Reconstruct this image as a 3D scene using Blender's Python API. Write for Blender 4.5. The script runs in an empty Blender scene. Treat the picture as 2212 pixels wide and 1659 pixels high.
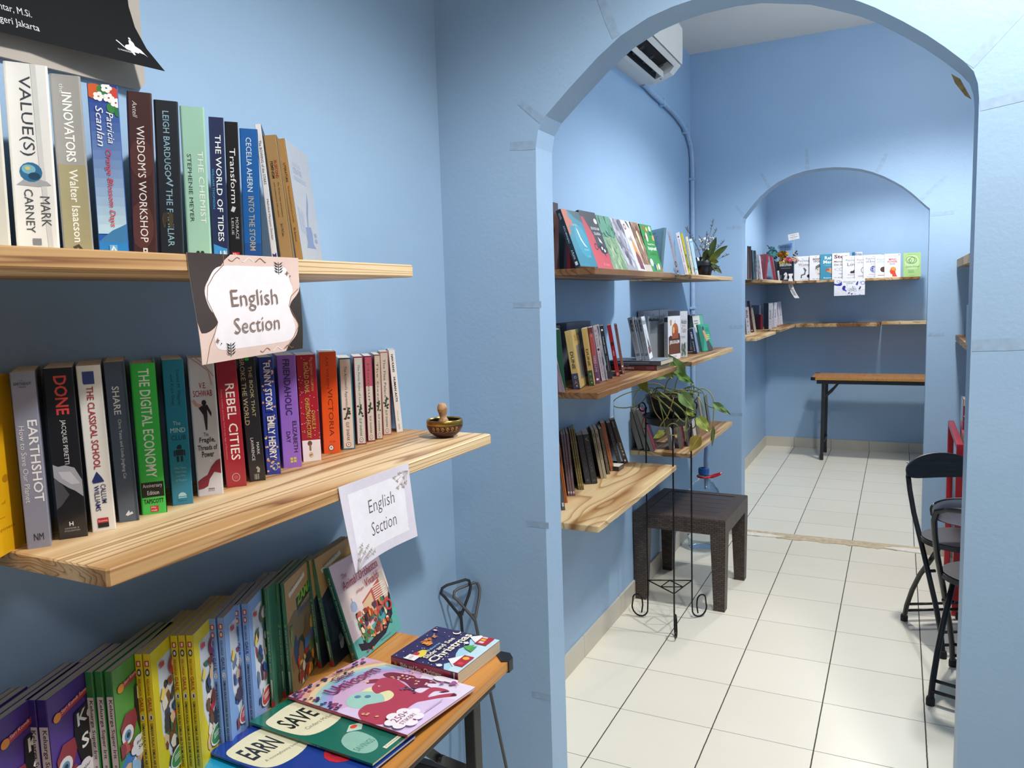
import bpy, bmesh, math, random
from mathutils import Vector, Matrix
from math import sin, cos, tan, pi, radians, sqrt, atan2, hypot

S = bpy.context.scene
COL = S.collection
PI = math.pi

# ------------------------------------------------------------------ camera, world, lights, exposure
YAW, PITCH, ROLL = radians(-26.695), radians(6.156), radians(1.753)
fw = Vector((sin(YAW)*cos(PITCH), cos(YAW)*cos(PITCH), -sin(PITCH)))
r0 = Vector((cos(YAW), -sin(YAW), 0)); d0 = fw.cross(r0)
rt = r0*cos(ROLL) + d0*sin(ROLL); dn = -r0*sin(ROLL) + d0*cos(ROLL)
cam_d = bpy.data.cameras.new('camera'); cam = bpy.data.objects.new('camera', cam_d); COL.objects.link(cam)
cam_d.sensor_width = 36.0; cam_d.lens = 1669.6/2212*36.0; cam_d.clip_start = 0.02
m3 = Matrix((rt, -dn, -fw)).transposed()
cam.matrix_world = Matrix.Translation((0, 0, 1.5)) @ m3.to_4x4()
S.camera = cam

S.view_settings.view_transform = 'Standard'; S.view_settings.look = 'None'
S.view_settings.gamma = 1.0; S.view_settings.use_curve_mapping = False
S.view_settings.exposure = 0.42

W = bpy.data.worlds.new('room_air'); S.world = W; W.use_nodes = True
W.node_tree.nodes['Background'].inputs[0].default_value = (0.75, 0.86, 1.0, 1)
W.node_tree.nodes['Background'].inputs[1].default_value = 0.02

def bulb(name, loc, watt, cone=144, blend=.35, rad=.07, leak=.10, col=(1, .975, .94)):
    """an LED bulb hanging base up: a wide downward cone plus the little that leaks past its base"""
    for kind, w in (('SPOT', watt), ('POINT', watt*leak)):
        l = bpy.data.lights.new(name, kind); o = bpy.data.objects.new(name, l); COL.objects.link(o)
        l.energy = w; l.shadow_soft_size = rad; l.color = col; o.location = loc
        if kind == 'SPOT': l.spot_size = radians(cone); l.spot_blend = blend
bulb('ceiling_bulb_front_room', (0.36, 1.02, 2.86), 112, cone=142, blend=.40, rad=.08, leak=.06)
bulb('ceiling_bulb_front_room_rear', (0.85, -0.8, 2.86), 40, cone=146, blend=.4, rad=.25, leak=.06)
bulb('ceiling_bulb_middle_room', (0.16, 3.52, 2.84), 106, cone=142, blend=.42, rad=.07, leak=.07)
bulb('ceiling_bulb_back_room', (-0.05, 6.60, 2.84), 84, cone=142, blend=.42, rad=.09, leak=.10)

# ------------------------------------------------------------------ materials
def lin(h):
    h = h.lstrip('#')
    if len(h) == 3: h = ''.join(c*2 for c in h)
    o = []
    for i in (0, 2, 4):
        c = int(h[i:i+2], 16)/255
        o.append(c/12.92 if c <= .04045 else ((c+.055)/1.055)**2.4)
    return tuple(o) + (1,)

MC = {}
def nodes_of(m):
    m.use_nodes = True
    nt = m.node_tree; return nt, nt.nodes, nt.links, nt.nodes['Principled BSDF']

def mat(hexc, rough=.5, metal=0.0, coat=0.0, var=.06, scale=35.0, bump=0.0, bscale=200.0, spec=.5):
    k = (hexc, rough, metal, coat, var, scale, bump, bscale, spec)
    if k in MC: return MC[k]
    m = bpy.data.materials.new('tone_' + hexc.lstrip('#')); nt, N, L, P = nodes_of(m)
    c = lin(hexc)
    tc = N.new('ShaderNodeTexCoord'); nz = N.new('ShaderNodeTexNoise')
    nz.inputs['Scale'].default_value = scale; nz.inputs['Detail'].default_value = 3
    L.new(tc.outputs['Object'], nz.inputs['Vector'])
    mp = N.new('ShaderNodeMapRange'); mp.inputs[1].default_value = .3; mp.inputs[2].default_value = .7
    mp.inputs[3].default_value = 1-var; mp.inputs[4].default_value = 1+var
    L.new(nz.outputs['Fac'], mp.inputs[0])
    mx = N.new('ShaderNodeVectorMath'); mx.operation = 'SCALE'; mx.inputs[0].default_value = c[:3]
    L.new(mp.outputs[0], mx.inputs['Scale']); L.new(mx.outputs[0], P.inputs['Base Color'])
    P.inputs['Roughness'].default_value = rough; P.inputs['Metallic'].default_value = metal
    P.inputs['Coat Weight'].default_value = coat; P.inputs['Coat Roughness'].default_value = .12
    P.inputs['Specular IOR Level'].default_value = spec
    if bump:
        n2 = N.new('ShaderNodeTexNoise'); n2.inputs['Scale'].default_value = bscale; n2.inputs['Detail'].default_value = 4
        L.new(tc.outputs['Object'], n2.inputs['Vector'])
        b = N.new('ShaderNodeBump'); b.inputs['Strength'].default_value = bump; b.inputs['Distance'].default_value = .004
        L.new(n2.outputs['Fac'], b.inputs['Height']); L.new(b.outputs[0], P.inputs['Normal'])
    MC[k] = m; return m

def ink(h): return mat(h, .38, 0, 0, .03, 60)          # printed ink on paper or card
def ramp(N, stops):
    r = N.new('ShaderNodeValToRGB'); e = r.color_ramp.elements
    e[0].position, e[0].color = stops[0][0], lin(stops[0][1]); e[1].position, e[1].color = stops[-1][0], lin(stops[-1][1])
    for p, c in stops[1:-1]:
        x = e.new(p); x.color = lin(c)
    return r

def wood(name, light, mid, dark, axis='Y', rings=13.0, wide=9.0, flat=.55, long=.55, rough=.5, streak=None, fine=.07, seed=0.0):
    """growth rings as the contour lines of a stretched noise, so faces, edges and ends of a board agree"""
    m = bpy.data.materials.new(name); nt, N, L, P = nodes_of(m)
    tc = N.new('ShaderNodeTexCoord'); mp = N.new('ShaderNodeMapping'); mp.inputs['Location'].default_value = (seed, seed*1.7, seed*.6)
    mp.inputs['Scale'].default_value = (wide, long, wide/flat) if axis == 'Y' else (long, wide, wide/flat)
    L.new(tc.outputs['Object'], mp.inputs['Vector'])
    w = N.new('ShaderNodeTexNoise'); w.inputs['Scale'].default_value = 1; w.inputs['Detail'].default_value = 1.6; w.inputs['Roughness'].default_value = .42; w.inputs['Distortion'].default_value = .35
    L.new(mp.outputs[0], w.inputs['Vector'])
    k = N.new('ShaderNodeMath'); k.operation = 'MULTIPLY'; k.inputs[1].default_value = rings; L.new(w.outputs['Fac'], k.inputs[0])
    fr = N.new('ShaderNodeMath'); fr.operation = 'FRACT'; L.new(k.outputs[0], fr.inputs[0])
    r = ramp(N, [(0, light), (.5, light), (.74, mid), (.90, dark), (1, light)]); L.new(fr.outputs[0], r.inputs[0])
    n = N.new('ShaderNodeTexNoise'); n.inputs['Scale'].default_value = 150; n.inputs['Detail'].default_value = 3
    mp2 = N.new('ShaderNodeMapping'); mp2.inputs['Scale'].default_value = {'Y': (1, .03, 1), 'X': (.03, 1, 1)}[axis]
    L.new(tc.outputs['Object'], mp2.inputs['Vector']); L.new(mp2.outputs[0], n.inputs['Vector'])
    mr = N.new('ShaderNodeMapRange'); mr.inputs[1].default_value = .3; mr.inputs[2].default_value = .7
    mr.inputs[3].default_value = 1-fine; mr.inputs[4].default_value = 1+fine; L.new(n.outputs['Fac'], mr.inputs[0])
    last = r.outputs[0]
    if streak:
        n3 = N.new('ShaderNodeTexNoise'); n3.inputs['Scale'].default_value = 1.3; n3.inputs['Detail'].default_value = 2
        mp3 = N.new('ShaderNodeMapping'); mp3.inputs['Location'].default_value = (seed*3, seed, 0); mp3.inputs['Scale'].default_value = (6, .5, 2) if axis == 'Y' else (.5, 6, 2)
        L.new(tc.outputs['Object'], mp3.inputs['Vector']); L.new(mp3.outputs[0], n3.inputs['Vector'])
        r3 = ramp(N, [(.44, 'ffffff'), (.56, streak)]); L.new(n3.outputs['Fac'], r3.inputs[0])
        mm = N.new('ShaderNodeMix'); mm.data_type = 'RGBA'; mm.blend_type = 'MULTIPLY'; mm.inputs[0].default_value = 1
        L.new(last, mm.inputs[6]); L.new(r3.outputs[0], mm.inputs[7]); last = mm.outputs[2]
    v = N.new('ShaderNodeVectorMath'); v.operation = 'SCALE'; L.new(last, v.inputs[0]); L.new(mr.outputs[0], v.inputs['Scale'])
    L.new(v.outputs[0], P.inputs['Base Color']); P.inputs['Roughness'].default_value = rough
    b = N.new('ShaderNodeBump'); b.inputs['Strength'].default_value = .12; b.inputs['Distance'].default_value = .002
    L.new(n.outputs['Fac'], b.inputs['Height']); L.new(b.outputs[0], P.inputs['Normal'])
    return m

def wall_paint(name, hexc):
    m = bpy.data.materials.new(name); nt, N, L, P = nodes_of(m)
    g = N.new('ShaderNodeNewGeometry')
    n1 = N.new('ShaderNodeTexNoise'); n1.inputs['Scale'].default_value = 2.2; n1.inputs['Detail'].default_value = 4
    L.new(g.outputs['Position'], n1.inputs['Vector'])
    mr = N.new('ShaderNodeMapRange'); mr.inputs[1].default_value = .3; mr.inputs[2].default_value = .7
    mr.inputs[3].default_value = .965; mr.inputs[4].default_value = 1.035; L.new(n1.outputs['Fac'], mr.inputs[0])
    v = N.new('ShaderNodeVectorMath'); v.operation = 'SCALE'; v.inputs[0].default_value = lin(hexc)[:3]
    L.new(mr.outputs[0], v.inputs['Scale']); L.new(v.outputs[0], P.inputs['Base Color'])
    P.inputs['Roughness'].default_value = .42; P.inputs['Specular IOR Level'].default_value = .35
    n2 = N.new('ShaderNodeTexNoise'); n2.inputs['Scale'].default_value = 85; n2.inputs['Detail'].default_value = 5
    L.new(g.outputs['Position'], n2.inputs['Vector'])
    n3 = N.new('ShaderNodeTexNoise'); n3.inputs['Scale'].default_value = 6; n3.inputs['Detail'].default_value = 2
    L.new(g.outputs['Position'], n3.inputs['Vector'])
    ad = N.new('ShaderNodeMath'); ad.operation = 'MULTIPLY_ADD'; ad.inputs[1].default_value = 4
    L.new(n3.outputs['Fac'], ad.inputs[0]); L.new(n2.outputs['Fac'], ad.inputs[2])
    b = N.new('ShaderNodeBump'); b.inputs['Strength'].default_value = .16; b.inputs['Distance'].default_value = .004
    L.new(ad.outputs[0], b.inputs['Height']); L.new(b.outputs[0], P.inputs['Normal'])
    return m

def tile_floor(name, x0, y0, T=.3318):
    m = bpy.data.materials.new(name); nt, N, L, P = nodes_of(m)
    g = N.new('ShaderNodeNewGeometry'); sp = N.new('ShaderNodeSeparateXYZ'); L.new(g.outputs['Position'], sp.inputs[0])
    def M(op, a, b=None, c=None):
        n = N.new('ShaderNodeMath'); n.operation = op
        for i, q in enumerate((a, b, c)):
            if q is None: continue
            if isinstance(q, (int, float)): n.inputs[i].default_value = q
            else: L.new(q, n.inputs[i])
        return n.outputs[0]
    nz = N.new('ShaderNodeTexNoise'); nz.inputs['Scale'].default_value = 30; L.new(g.outputs['Position'], nz.inputs['Vector'])
    wob = M('MULTIPLY', M('SUBTRACT', nz.outputs['Fac'], .5), .0018)
    def line(c, o, w):
        q = M('DIVIDE', M('SUBTRACT', M('ADD', c, wob), o), T); f = M('SUBTRACT', q, M('FLOOR', M('ADD', q, .5)))
        d = M('MULTIPLY', M('ABSOLUTE', f), T)
        mr = N.new('ShaderNodeMapRange'); mr.interpolation_type = 'SMOOTHSTEP'
        mr.inputs[1].default_value = w*.62; mr.inputs[2].default_value = w*1.2; mr.inputs[3].default_value = 1; mr.inputs[4].default_value = 0
        L.new(d, mr.inputs[0]); return mr.outputs[0], M('FLOOR', q)
    lx, ix = line(sp.outputs[0], x0, .0022); ly, iy = line(sp.outputs[1], y0, .0015)
    cb = N.new('ShaderNodeCombineXYZ'); L.new(ix, cb.inputs[0]); L.new(iy, cb.inputs[1])
    wn = N.new('ShaderNodeTexWhiteNoise'); wn.noise_dimensions = '2D'; L.new(cb.outputs[0], wn.inputs['Vector'])
    n2 = N.new('ShaderNodeTexNoise'); n2.inputs['Scale'].default_value = 3.2; n2.inputs['Detail'].default_value = 5; L.new(g.outputs['Position'], n2.inputs['Vector'])
    k = M('ADD', M('MULTIPLY', wn.outputs['Value'], .05), M('MULTIPLY', n2.outputs['Fac'], .09))
    tr = ramp(N, [(0, 'e6e1d0'), (.14, 'f2eddd')]); L.new(k, tr.inputs[0])
    m1 = N.new('ShaderNodeMix'); m1.data_type = 'RGBA'; L.new(M('MULTIPLY', ly, .78), m1.inputs[0]); L.new(tr.outputs[0], m1.inputs[6]); m1.inputs[7].default_value = lin('6a6154')
    m2 = N.new('ShaderNodeMix'); m2.data_type = 'RGBA'; L.new(lx, m2.inputs[0]); L.new(m1.outputs[2], m2.inputs[6]); m2.inputs[7].default_value = lin('453f37')
    L.new(m2.outputs[2], P.inputs['Base Color'])
    gr = M('MAXIMUM', lx, ly)
    rr = N.new('ShaderNodeMapRange'); rr.inputs[3].default_value = .33; rr.inputs[4].default_value = .85; L.new(gr, rr.inputs[0]); L.new(rr.outputs[0], P.inputs['Roughness'])
    P.inputs['Specular IOR Level'].default_value = .4
    b = N.new('ShaderNodeBump'); b.inputs['Strength'].default_value = .5; b.inputs['Distance'].default_value = .002; b.invert = True
    L.new(gr, b.inputs['Height']); L.new(b.outputs[0], P.inputs['Normal'])
    return m

def weave(name, hexc, hi):
    m = bpy.data.materials.new(name); nt, N, L, P = nodes_of(m)
    tc = N.new('ShaderNodeTexCoord'); sp = N.new('ShaderNodeSeparateXYZ'); L.new(tc.outputs['Object'], sp.inputs[0])
    ad = N.new('ShaderNodeMath'); ad.operation = 'ADD'; L.new(sp.outputs[0], ad.inputs[0]); L.new(sp.outputs[1], ad.inputs[1])
    df = N.new('ShaderNodeMath'); df.operation = 'SUBTRACT'; L.new(sp.outputs[0], df.inputs[0]); L.new(sp.outputs[1], df.inputs[1])
    g = N.new('ShaderNodeNewGeometry'); sn = N.new('ShaderNodeSeparateXYZ'); L.new(g.outputs['Normal'], sn.inputs[0])
    up = N.new('ShaderNodeMath'); up.operation = 'GREATER_THAN'; up.inputs[1].default_value = .7; L.new(sn.outputs[2], up.inputs[0])
    mixv = N.new('ShaderNodeMix'); mixv.data_type = 'FLOAT'; L.new(up.outputs[0], mixv.inputs[0]); L.new(sp.outputs[2], mixv.inputs[2]); L.new(df.outputs[0], mixv.inputs[3])
    cb = N.new('ShaderNodeCombineXYZ'); L.new(ad.outputs[0], cb.inputs[0]); L.new(mixv.outputs[0], cb.inputs[1])
    bk = N.new('ShaderNodeTexBrick'); bk.inputs['Scale'].default_value = 1
    bk.inputs['Brick Width'].default_value = .024; bk.inputs['Row Height'].default_value = .0095; bk.inputs['Mortar Size'].default_value = .0017; bk.inputs['Mortar Smooth'].default_value = 1
    bk.inputs['Color1'].default_value = lin(hexc); bk.inputs['Color2'].default_value = lin(hi); bk.inputs['Mortar'].default_value = lin('120e0c')
    L.new(cb.outputs[0], bk.inputs['Vector']); L.new(bk.outputs['Color'], P.inputs['Base Color'])
    P.inputs['Roughness'].default_value = .42
    b = N.new('ShaderNodeBump'); b.invert = True; b.inputs['Strength'].default_value = .8; b.inputs['Distance'].default_value = .003
    L.new(bk.outputs['Fac'], b.inputs['Height']); L.new(b.outputs[0], P.inputs['Normal'])
    return m

def page_edges(name, hexc, dark):
    m = bpy.data.materials.new(name); nt, N, L, P = nodes_of(m)
    tc = N.new('ShaderNodeTexCoord'); sp = N.new('ShaderNodeSeparateXYZ'); L.new(tc.outputs['Object'], sp.inputs[0])
    n = N.new('ShaderNodeTexNoise'); n.noise_dimensions = '1D'; n.inputs['Scale'].default_value = 1600; n.inputs['Detail'].default_value = 1
    L.new(sp.outputs[0], n.inputs['W'])
    r = ramp(N, [(.3, dark), (.6, hexc)]); L.new(n.outputs['Fac'], r.inputs[0]); L.new(r.outputs[0], P.inputs['Base Color'])
    P.inputs['Roughness'].default_value = .85; P.inputs['Specular IOR Level'].default_value = .2
    return m

def clear_plastic(name):
    m = bpy.data.materials.new(name); nt, N, L, P = nodes_of(m)
    P.inputs['Base Color'].default_value = lin('e6f0f8'); P.inputs['Roughness'].default_value = .06
    P.inputs['Transmission Weight'].default_value = 1; P.inputs['IOR'].default_value = 1.12
    n = N.new('ShaderNodeTexNoise'); n.inputs['Scale'].default_value = 22; tc = N.new('ShaderNodeTexCoord'); L.new(tc.outputs['Object'], n.inputs['Vector'])
    b = N.new('ShaderNodeBump'); b.inputs['Strength'].default_value = .15; b.inputs['Distance'].default_value = .004
    L.new(n.outputs['Fac'], b.inputs['Height']); L.new(b.outputs[0], P.inputs['Normal'])
    return m

WALL = wall_paint('pale_blue_wall_paint', '9cbad8')
CEIL = wall_paint('off_white_ceiling_paint', 'ece4d8')
TAPE = mat('97b1cc', .5, 0, 0, .10, 60)
PINE = wood('pine_board', 'e6cba0', 'd4b284', '9c764f', rings=16, wide=10, long=.35, flat=.32, streak='d6c0a6', seed=3.1)
LAMIN = wood('orange_laminate', 'cc8f49', 'c4853f', 'b8792f', rings=12, wide=8, long=.4, rough=.33, fine=.04, seed=5)
STEEL = mat('2c2c2e', .42, .3)
BLACK = mat('141518', .38)
PAGEW = page_edges('white_page_edges', 'dedad2', 'b7b2a8')
PAGEC = page_edges('cream_page_edges', 'd8cbb0', 'a99a7e')
PAGEG = page_edges('grey_page_edges', 'a8a49c', '7d7a74')
SKIRT = mat('c9c3b4', .35, 0, 0, .04, 8)

# ------------------------------------------------------------------ mesh builder
class MB:
    def __init__(s): s.bm = bmesh.new(); s.mats = []
    def mi(s, m):
        if m not in s.mats: s.mats.append(m)
        return s.mats.index(m)
    def face(s, pts, m, smooth=False):
        try:
            f = s.bm.faces.new([s.bm.verts.new(p) for p in pts]); f.material_index = s.mi(m); f.smooth = smooth; return f
        except ValueError: return None
    def box(s, a, b, m, bev=0.0, M=None, seg=2):
        x0, y0, z0 = a; x1, y1, z1 = b
        v = [s.bm.verts.new(p) for p in ((x0,y0,z0),(x1,y0,z0),(x1,y1,z0),(x0,y1,z0),(x0,y0,z1),(x1,y0,z1),(x1,y1,z1),(x0,y1,z1))]
        k = s.mi(m); fs = []
        for q in ((3,2,1,0),(4,5,6,7),(0,1,5,4),(1,2,6,5),(2,3,7,6),(3,0,4,7)):
            f = s.bm.faces.new([v[i] for i in q]); f.material_index = k; fs.append(f)
        if bev:
            es = {e for f in fs for e in f.edges}
            r = bmesh.ops.bevel(s.bm, geom=list(es), offset=bev, segments=seg, profile=.5, affect='EDGES', clamp_overlap=True)
            v = list({w for f in r['faces'] for w in f.verts} | {w for f in fs if f.is_valid for w in f.verts})
            for f in r['faces']: f.material_index = k
        if M is not None:
            for w in v: w.co = M @ w.co
        return v
    def beam(s, p, q, w, h, m, up=(0,0,1), bev=0.0):
        p, q = Vector(p), Vector(q); d = q-p; L = d.length; z = d.normalized()
        u = Vector(up); x = u.cross(z)
        if x.length < 1e-4: x = Vector((1,0,0)).cross(z)
        x.normalize(); y = z.cross(x)
        M = Matrix((x, y, z)).transposed().to_4x4(); M.translation = p
        s.box((-w/2,-h/2,0),(w/2,h/2,L), m, bev, M)
    def prism(s, poly, lo, hi, m, f=lambda a,b,c:(a,b,c), caps=True, smooth=False):
        n = len(poly); A = [s.bm.verts.new(f(p[0],p[1],lo)) for p in poly]; B = [s.bm.verts.new(f(p[0],p[1],hi)) for p in poly]
        k = s.mi(m)
        for i in range(n):
            j = (i+1) % n; q = s.bm.faces.new((A[i],A[j],B[j],B[i])); q.material_index = k; q.smooth = smooth
        if caps:
            for c in (A[::-1], B):
                q = s.bm.faces.new(c); q.material_index = k
    def tube(s, pts, r, m, n=8, cap=True, closed=False):
        pts = [Vector(p) for p in pts]; N_ = len(pts); k = s.mi(m); R = r if isinstance(r, (list, tuple)) else [r]*N_
        prev = None; rings = []
        for i, p in enumerate(pts):
            if closed: t = pts[(i+1) % N_]-pts[i-1]
            else: t = pts[min(i+1, N_-1)]-pts[max(i-1, 0)]
            t.normalize()
            if prev is None:
                x = t.orthogonal().normalized()
            else:
                x = prev - t*prev.dot(t)
                if x.length < 1e-6: x = t.orthogonal()
                x.normalize()
            prev = x; y = t.cross(x)
            rings.append([s.bm.verts.new(p + (x*cos(2*PI*j/n)+y*sin(2*PI*j/n))*R[i]) for j in range(n)])
        rg = range(N_ if closed else N_-1)
        for i in rg:
            a, b = rings[i], rings[(i+1) % N_]
            off = 0
            if closed and i == N_-1:
                off = min(range(n), key=lambda o: sum((a[j].co-b[(j+o) % n].co).length for j in range(n)))
            for j in range(n):
                q = s.bm.faces.new((a[j], a[(j+1) % n], b[(j+1+off) % n], b[(j+off) % n])); q.material_index = k; q.smooth = True
        if cap and not closed:
            for c in (rings[0][::-1], rings[-1]):
                q = s.bm.faces.new(c); q.material_index = k
    def lathe(s, prof, m, n=32, c=(0,0,0), mats=None):
        k = s.mi(m); rings = []
        for r, z in prof:
            if r < 1e-6: rings.append([s.bm.verts.new((c[0],c[1],c[2]+z))])
            else: rings.append([s.bm.verts.new((c[0]+r*cos(2*PI*j/n), c[1]+r*sin(2*PI*j/n), c[2]+z)) for j in range(n)])
        for i in range(len(rings)-1):
            a, b = rings[i], rings[i+1]; kk = s.mi(mats[i]) if mats and mats[i] else k
            for j in range(n):
                vs = ([a[0]] if len(a) == 1 else [a[j], a[(j+1) % n]]) + ([b[0]] if len(b) == 1 else [b[(j+1) % n], b[j]])
                if len(vs) < 3: continue
                q = s.bm.faces.new(vs); q.material_index = kk; q.smooth = True
    def sphere(s, c, r, m, n=12, sc=(1,1,1)):
        prof = [(sin(PI*i/n)*1.0, -cos(PI*i/n)) for i in range(n+1)]
        k0 = len(s.bm.verts); s.lathe([(max(0, p*r), z*r) for p, z in prof], m, n*2)
        s.bm.verts.ensure_lookup_table()
        for v in s.bm.verts[k0:]: v.co = Vector((v.co.x*sc[0]+c[0], v.co.y*sc[1]+c[1], v.co.z*sc[2]+c[2]))
    def build(s, name, parent=None, M=None, sharp=.6):
        bmesh.ops.recalc_face_normals(s.bm, faces=[f for f in s.bm.faces if any(len(e.link_faces) > 1 for e in f.edges)])
        for e in s.bm.edges:
            if len(e.link_faces) == 2 and e.calc_face_angle(0) > sharp: e.smooth = False
        me = bpy.data.meshes.new(name); s.bm.to_mesh(me); s.bm.free()
        for m in s.mats: me.materials.append(m)
        o = bpy.data.objects.new(name, me); COL.objects.link(o)
        if M is not None: o.matrix_world = M
        if parent is not None: o.parent = parent
        return o

def tag(o, label, cat, group=None):
    o['label'] = label; o['category'] = cat
    if group: o['group'] = group
    return o
def thing(name, label, cat, loc=(0,0,0), rot=(0,0,0), group=None):
    o = bpy.data.objects.new(name, None); COL.objects.link(o); o.empty_display_size = .05
    o.location = loc; o.rotation_euler = rot; return tag(o, label, cat, group)
def struct(o): o['kind'] = 'structure'; return o

# ------------------------------------------------------------------ lettering and print
GC = {}
def glyphs(txt, bold=0.0, shear=0.0):
    k = (txt, bold, shear)
    if k in GC: return GC[k]
    cu = bpy.data.curves.new('lettering', 'FONT'); cu.body = txt; cu.resolution_u = 2; cu.offset = bold; cu.shear = shear; cu.fill_mode = 'FRONT'
    ob = bpy.data.objects.new('lettering', cu); me = ob.to_mesh()
    V = [(v.co.x, v.co.y) for v in me.vertices]; F = [tuple(p.vertices) for p in me.polygons]
    ob.to_mesh_clear(); bpy.data.objects.remove(ob); bpy.data.curves.remove(cu)
    x0 = min(v[0] for v in V); x1 = max(v[0] for v in V); y0 = min(v[1] for v in V); y1 = max(v[1] for v in V)
    V = [((x-x0)/(x1-x0 or 1), (y-y0)/(y1-y0 or 1)) for x, y in V]
    GC[k] = (V, F); return GC[k]

class Print:
    """flat print laid on a face: face(u, w, e) maps 0..1 across, 0..1 downward and a tiny lift to a point"""
    def __init__(s, mb, face, e0=.00025, de=.00003, asp=1.0): s.mb, s.f, s.e, s.de, s.asp = mb, face, e0, de, asp
    def lift(s): s.e += s.de; return s.e
    grid = 0
    def poly(s, pts, m):
        e = s.lift()
        if s.grid:                                    # on bent paper the print is cut along the paper's own grid
            t = bmesh.new(); t.faces.new([t.verts.new((min(1, max(0, u)), min(1, max(0, w)), 0)) for u, w in pts])
            for i in range(1, s.grid):
                for no in ((1, 0, 0), (0, 1, 0)):
                    bmesh.ops.bisect_plane(t, geom=t.verts[:]+t.edges[:]+t.faces[:], plane_co=(i/s.grid, i/s.grid, 0), plane_no=no, dist=1e-6)
            for f in t.faces: s.mb.face([s.f(v.co.x, v.co.y, e) for v in f.verts], m)
            t.free(); return
        s.mb.face([s.f(min(1, max(0, u)), min(1, max(0, w)), e) for u, w in pts], m)
    def blob(s, pts, m, n=4):                         # the same, with a smooth outline through the points
        N_ = len(pts); out = []
        for i in range(N_):
            p0, p1, p2, p3 = (pts[(i+k) % N_] for k in (-1, 0, 1, 2))
            for j in range(n):
                t = j/n; out.append(tuple(min(1, max(0, .5*((2*p1[c])+(p2[c]-p0[c])*t+(2*p0[c]-5*p1[c]+4*p2[c]-p3[c])*t*t+(3*p1[c]-p0[c]-3*p2[c]+p3[c])*t**3))) for c in (0, 1)))
        q = [out[0]]
        for p in out[1:]:
            if abs(p[0]-q[-1][0])+abs(p[1]-q[-1][1]) > 1e-5: q.append(p)
        if abs(q[0][0]-q[-1][0])+abs(q[0][1]-q[-1][1]) < 1e-5: q.pop()
        s.poly(q, m)
    def rect(s, u0, w0, u1, w1, m, n=1, k=1):
        e = s.lift()
        for i in range(n):
            for j in range(k):
                a, b = u0+(u1-u0)*i/n, u0+(u1-u0)*(i+1)/n; c, d = w0+(w1-w0)*j/k, w0+(w1-w0)*(j+1)/k
                s.mb.face([s.f(a,d,e), s.f(b,d,e), s.f(b,c,e), s.f(a,c,e)], m)
    def ell(s, u, w, ru, rw, m, n=14, a0=0, a1=2*PI):
        e = s.lift(); s.mb.face([s.f(min(1,max(0,u+ru*cos(a0+(a1-a0)*i/n))), min(1,max(0,w+rw*sin(a0+(a1-a0)*i/n))), e) for i in range(n)], m)
    def ring(s, u, w, ru, rw, t, m, n=20, a0=0, a1=2*PI):
        e = s.lift()
        for i in range(n):
            a, b = a0+(a1-a0)*i/n, a0+(a1-a0)*(i+1)/n
            s.mb.face([s.f(u+ru*cos(a),w+rw*sin(a),e), s.f(u+ru*cos(b),w+rw*sin(b),e), s.f(u+ru*(1-t)*cos(b),w+rw*(1-t)*sin(b),e), s.f(u+ru*(1-t)*cos(a),w+rw*(1-t)*sin(a),e)], m)
    def line(s, pts, t, m):
        e = s.lift(); n = len(pts); q = []
        for i, (u, w) in enumerate(pts):
            a = pts[max(0, i-1)]; b = pts[min(n-1, i+1)]; dx, dy = (b[0]-a[0])*s.asp, b[1]-a[1]; L = hypot(dx, dy) or 1
            q.append(((u-dy/L*t/s.asp, w+dx/L*t), (u+dy/L*t/s.asp, w-dx/L*t)))
        for i in range(n-1):
            s.mb.face([s.f(*q[i][0],e), s.f(*q[i][1],e), s.f(*q[i+1][1],e), s.f(*q[i+1][0],e)], m)
    def text(s, txt, u0, w0, u1, w1, m, rot='h', bold=0.0, shear=0.0, tilt=0.0):
        V, F = glyphs(txt, bold, shear); e = s.lift(); k = s.mb.mi(m); vs = []
        for x, y in V:
            if rot == 'h': u, w = u0+x*(u1-u0), w1-y*(w1-w0) + tilt*x
            else: u, w = u0+y*(u1-u0) + tilt*x, w0+x*(w1-w0)
            vs.append(s.mb.bm.verts.new(s.f(u, w, e)))
        for f in F:
            try:
                q = s.mb.bm.faces.new([vs[i] for i in f]); q.material_index = k
            except ValueError: pass
    def art(s, u0, w0, u1, w1, pal, n, seed, size=.16):
        R = random.Random(seed)
        for i in range(n):
            cu, cw = R.uniform(u0, u1), R.uniform(w0, w1); a = R.uniform(.35, 1)*size; b = R.uniform(.35, 1)*size; ph = R.uniform(0, PI); k = R.randint(5, 9)
            rr = [R.uniform(.6, 1.1) for _ in range(k)]
            P = []
            for j in range(k):
                t = 2*PI*j/k; x, y = a*cos(t)*rr[j], b*sin(t)*rr[j]
                P.append((min(u1, max(u0, cu+x*cos(ph)-y*sin(ph))), min(w1, max(w0, cw+x*sin(ph)+y*cos(ph)))))
            s.poly(P, ink(R.choice(pal)))
    def run(s, items):
        for it in items:
            k = it[0]
            if k == 'T': s.text(it[1], *it[2:6], ink(it[6]), *(it[7:]))
            elif k == 'R': s.rect(*it[1:5], ink(it[5]))
            elif k == 'E': s.ell(*it[1:5], ink(it[5]))
            elif k == 'O': s.ring(*it[1:6], ink(it[6]))
            elif k == 'P': s.poly(it[1], ink(it[2]))
            elif k == 'C': s.blob(it[1], ink(it[2]))
            elif k == 'L': s.line(it[1], it[2], ink(it[3]))
            elif k == 'A': s.art(*it[1:])
            elif k == 'X':                       # lines of small print: u0,w0,u1,w1,rows,colour
                u0, w0, u1, w1, n, c = it[1:7]; R = random.Random(n)
                for i in range(n):
                    a = w0+(w1-w0)*i/n; s.rect(u0, a, u1-(u1-u0)*R.uniform(0, .25), a+(w1-w0)/n*.45, ink(c))

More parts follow.
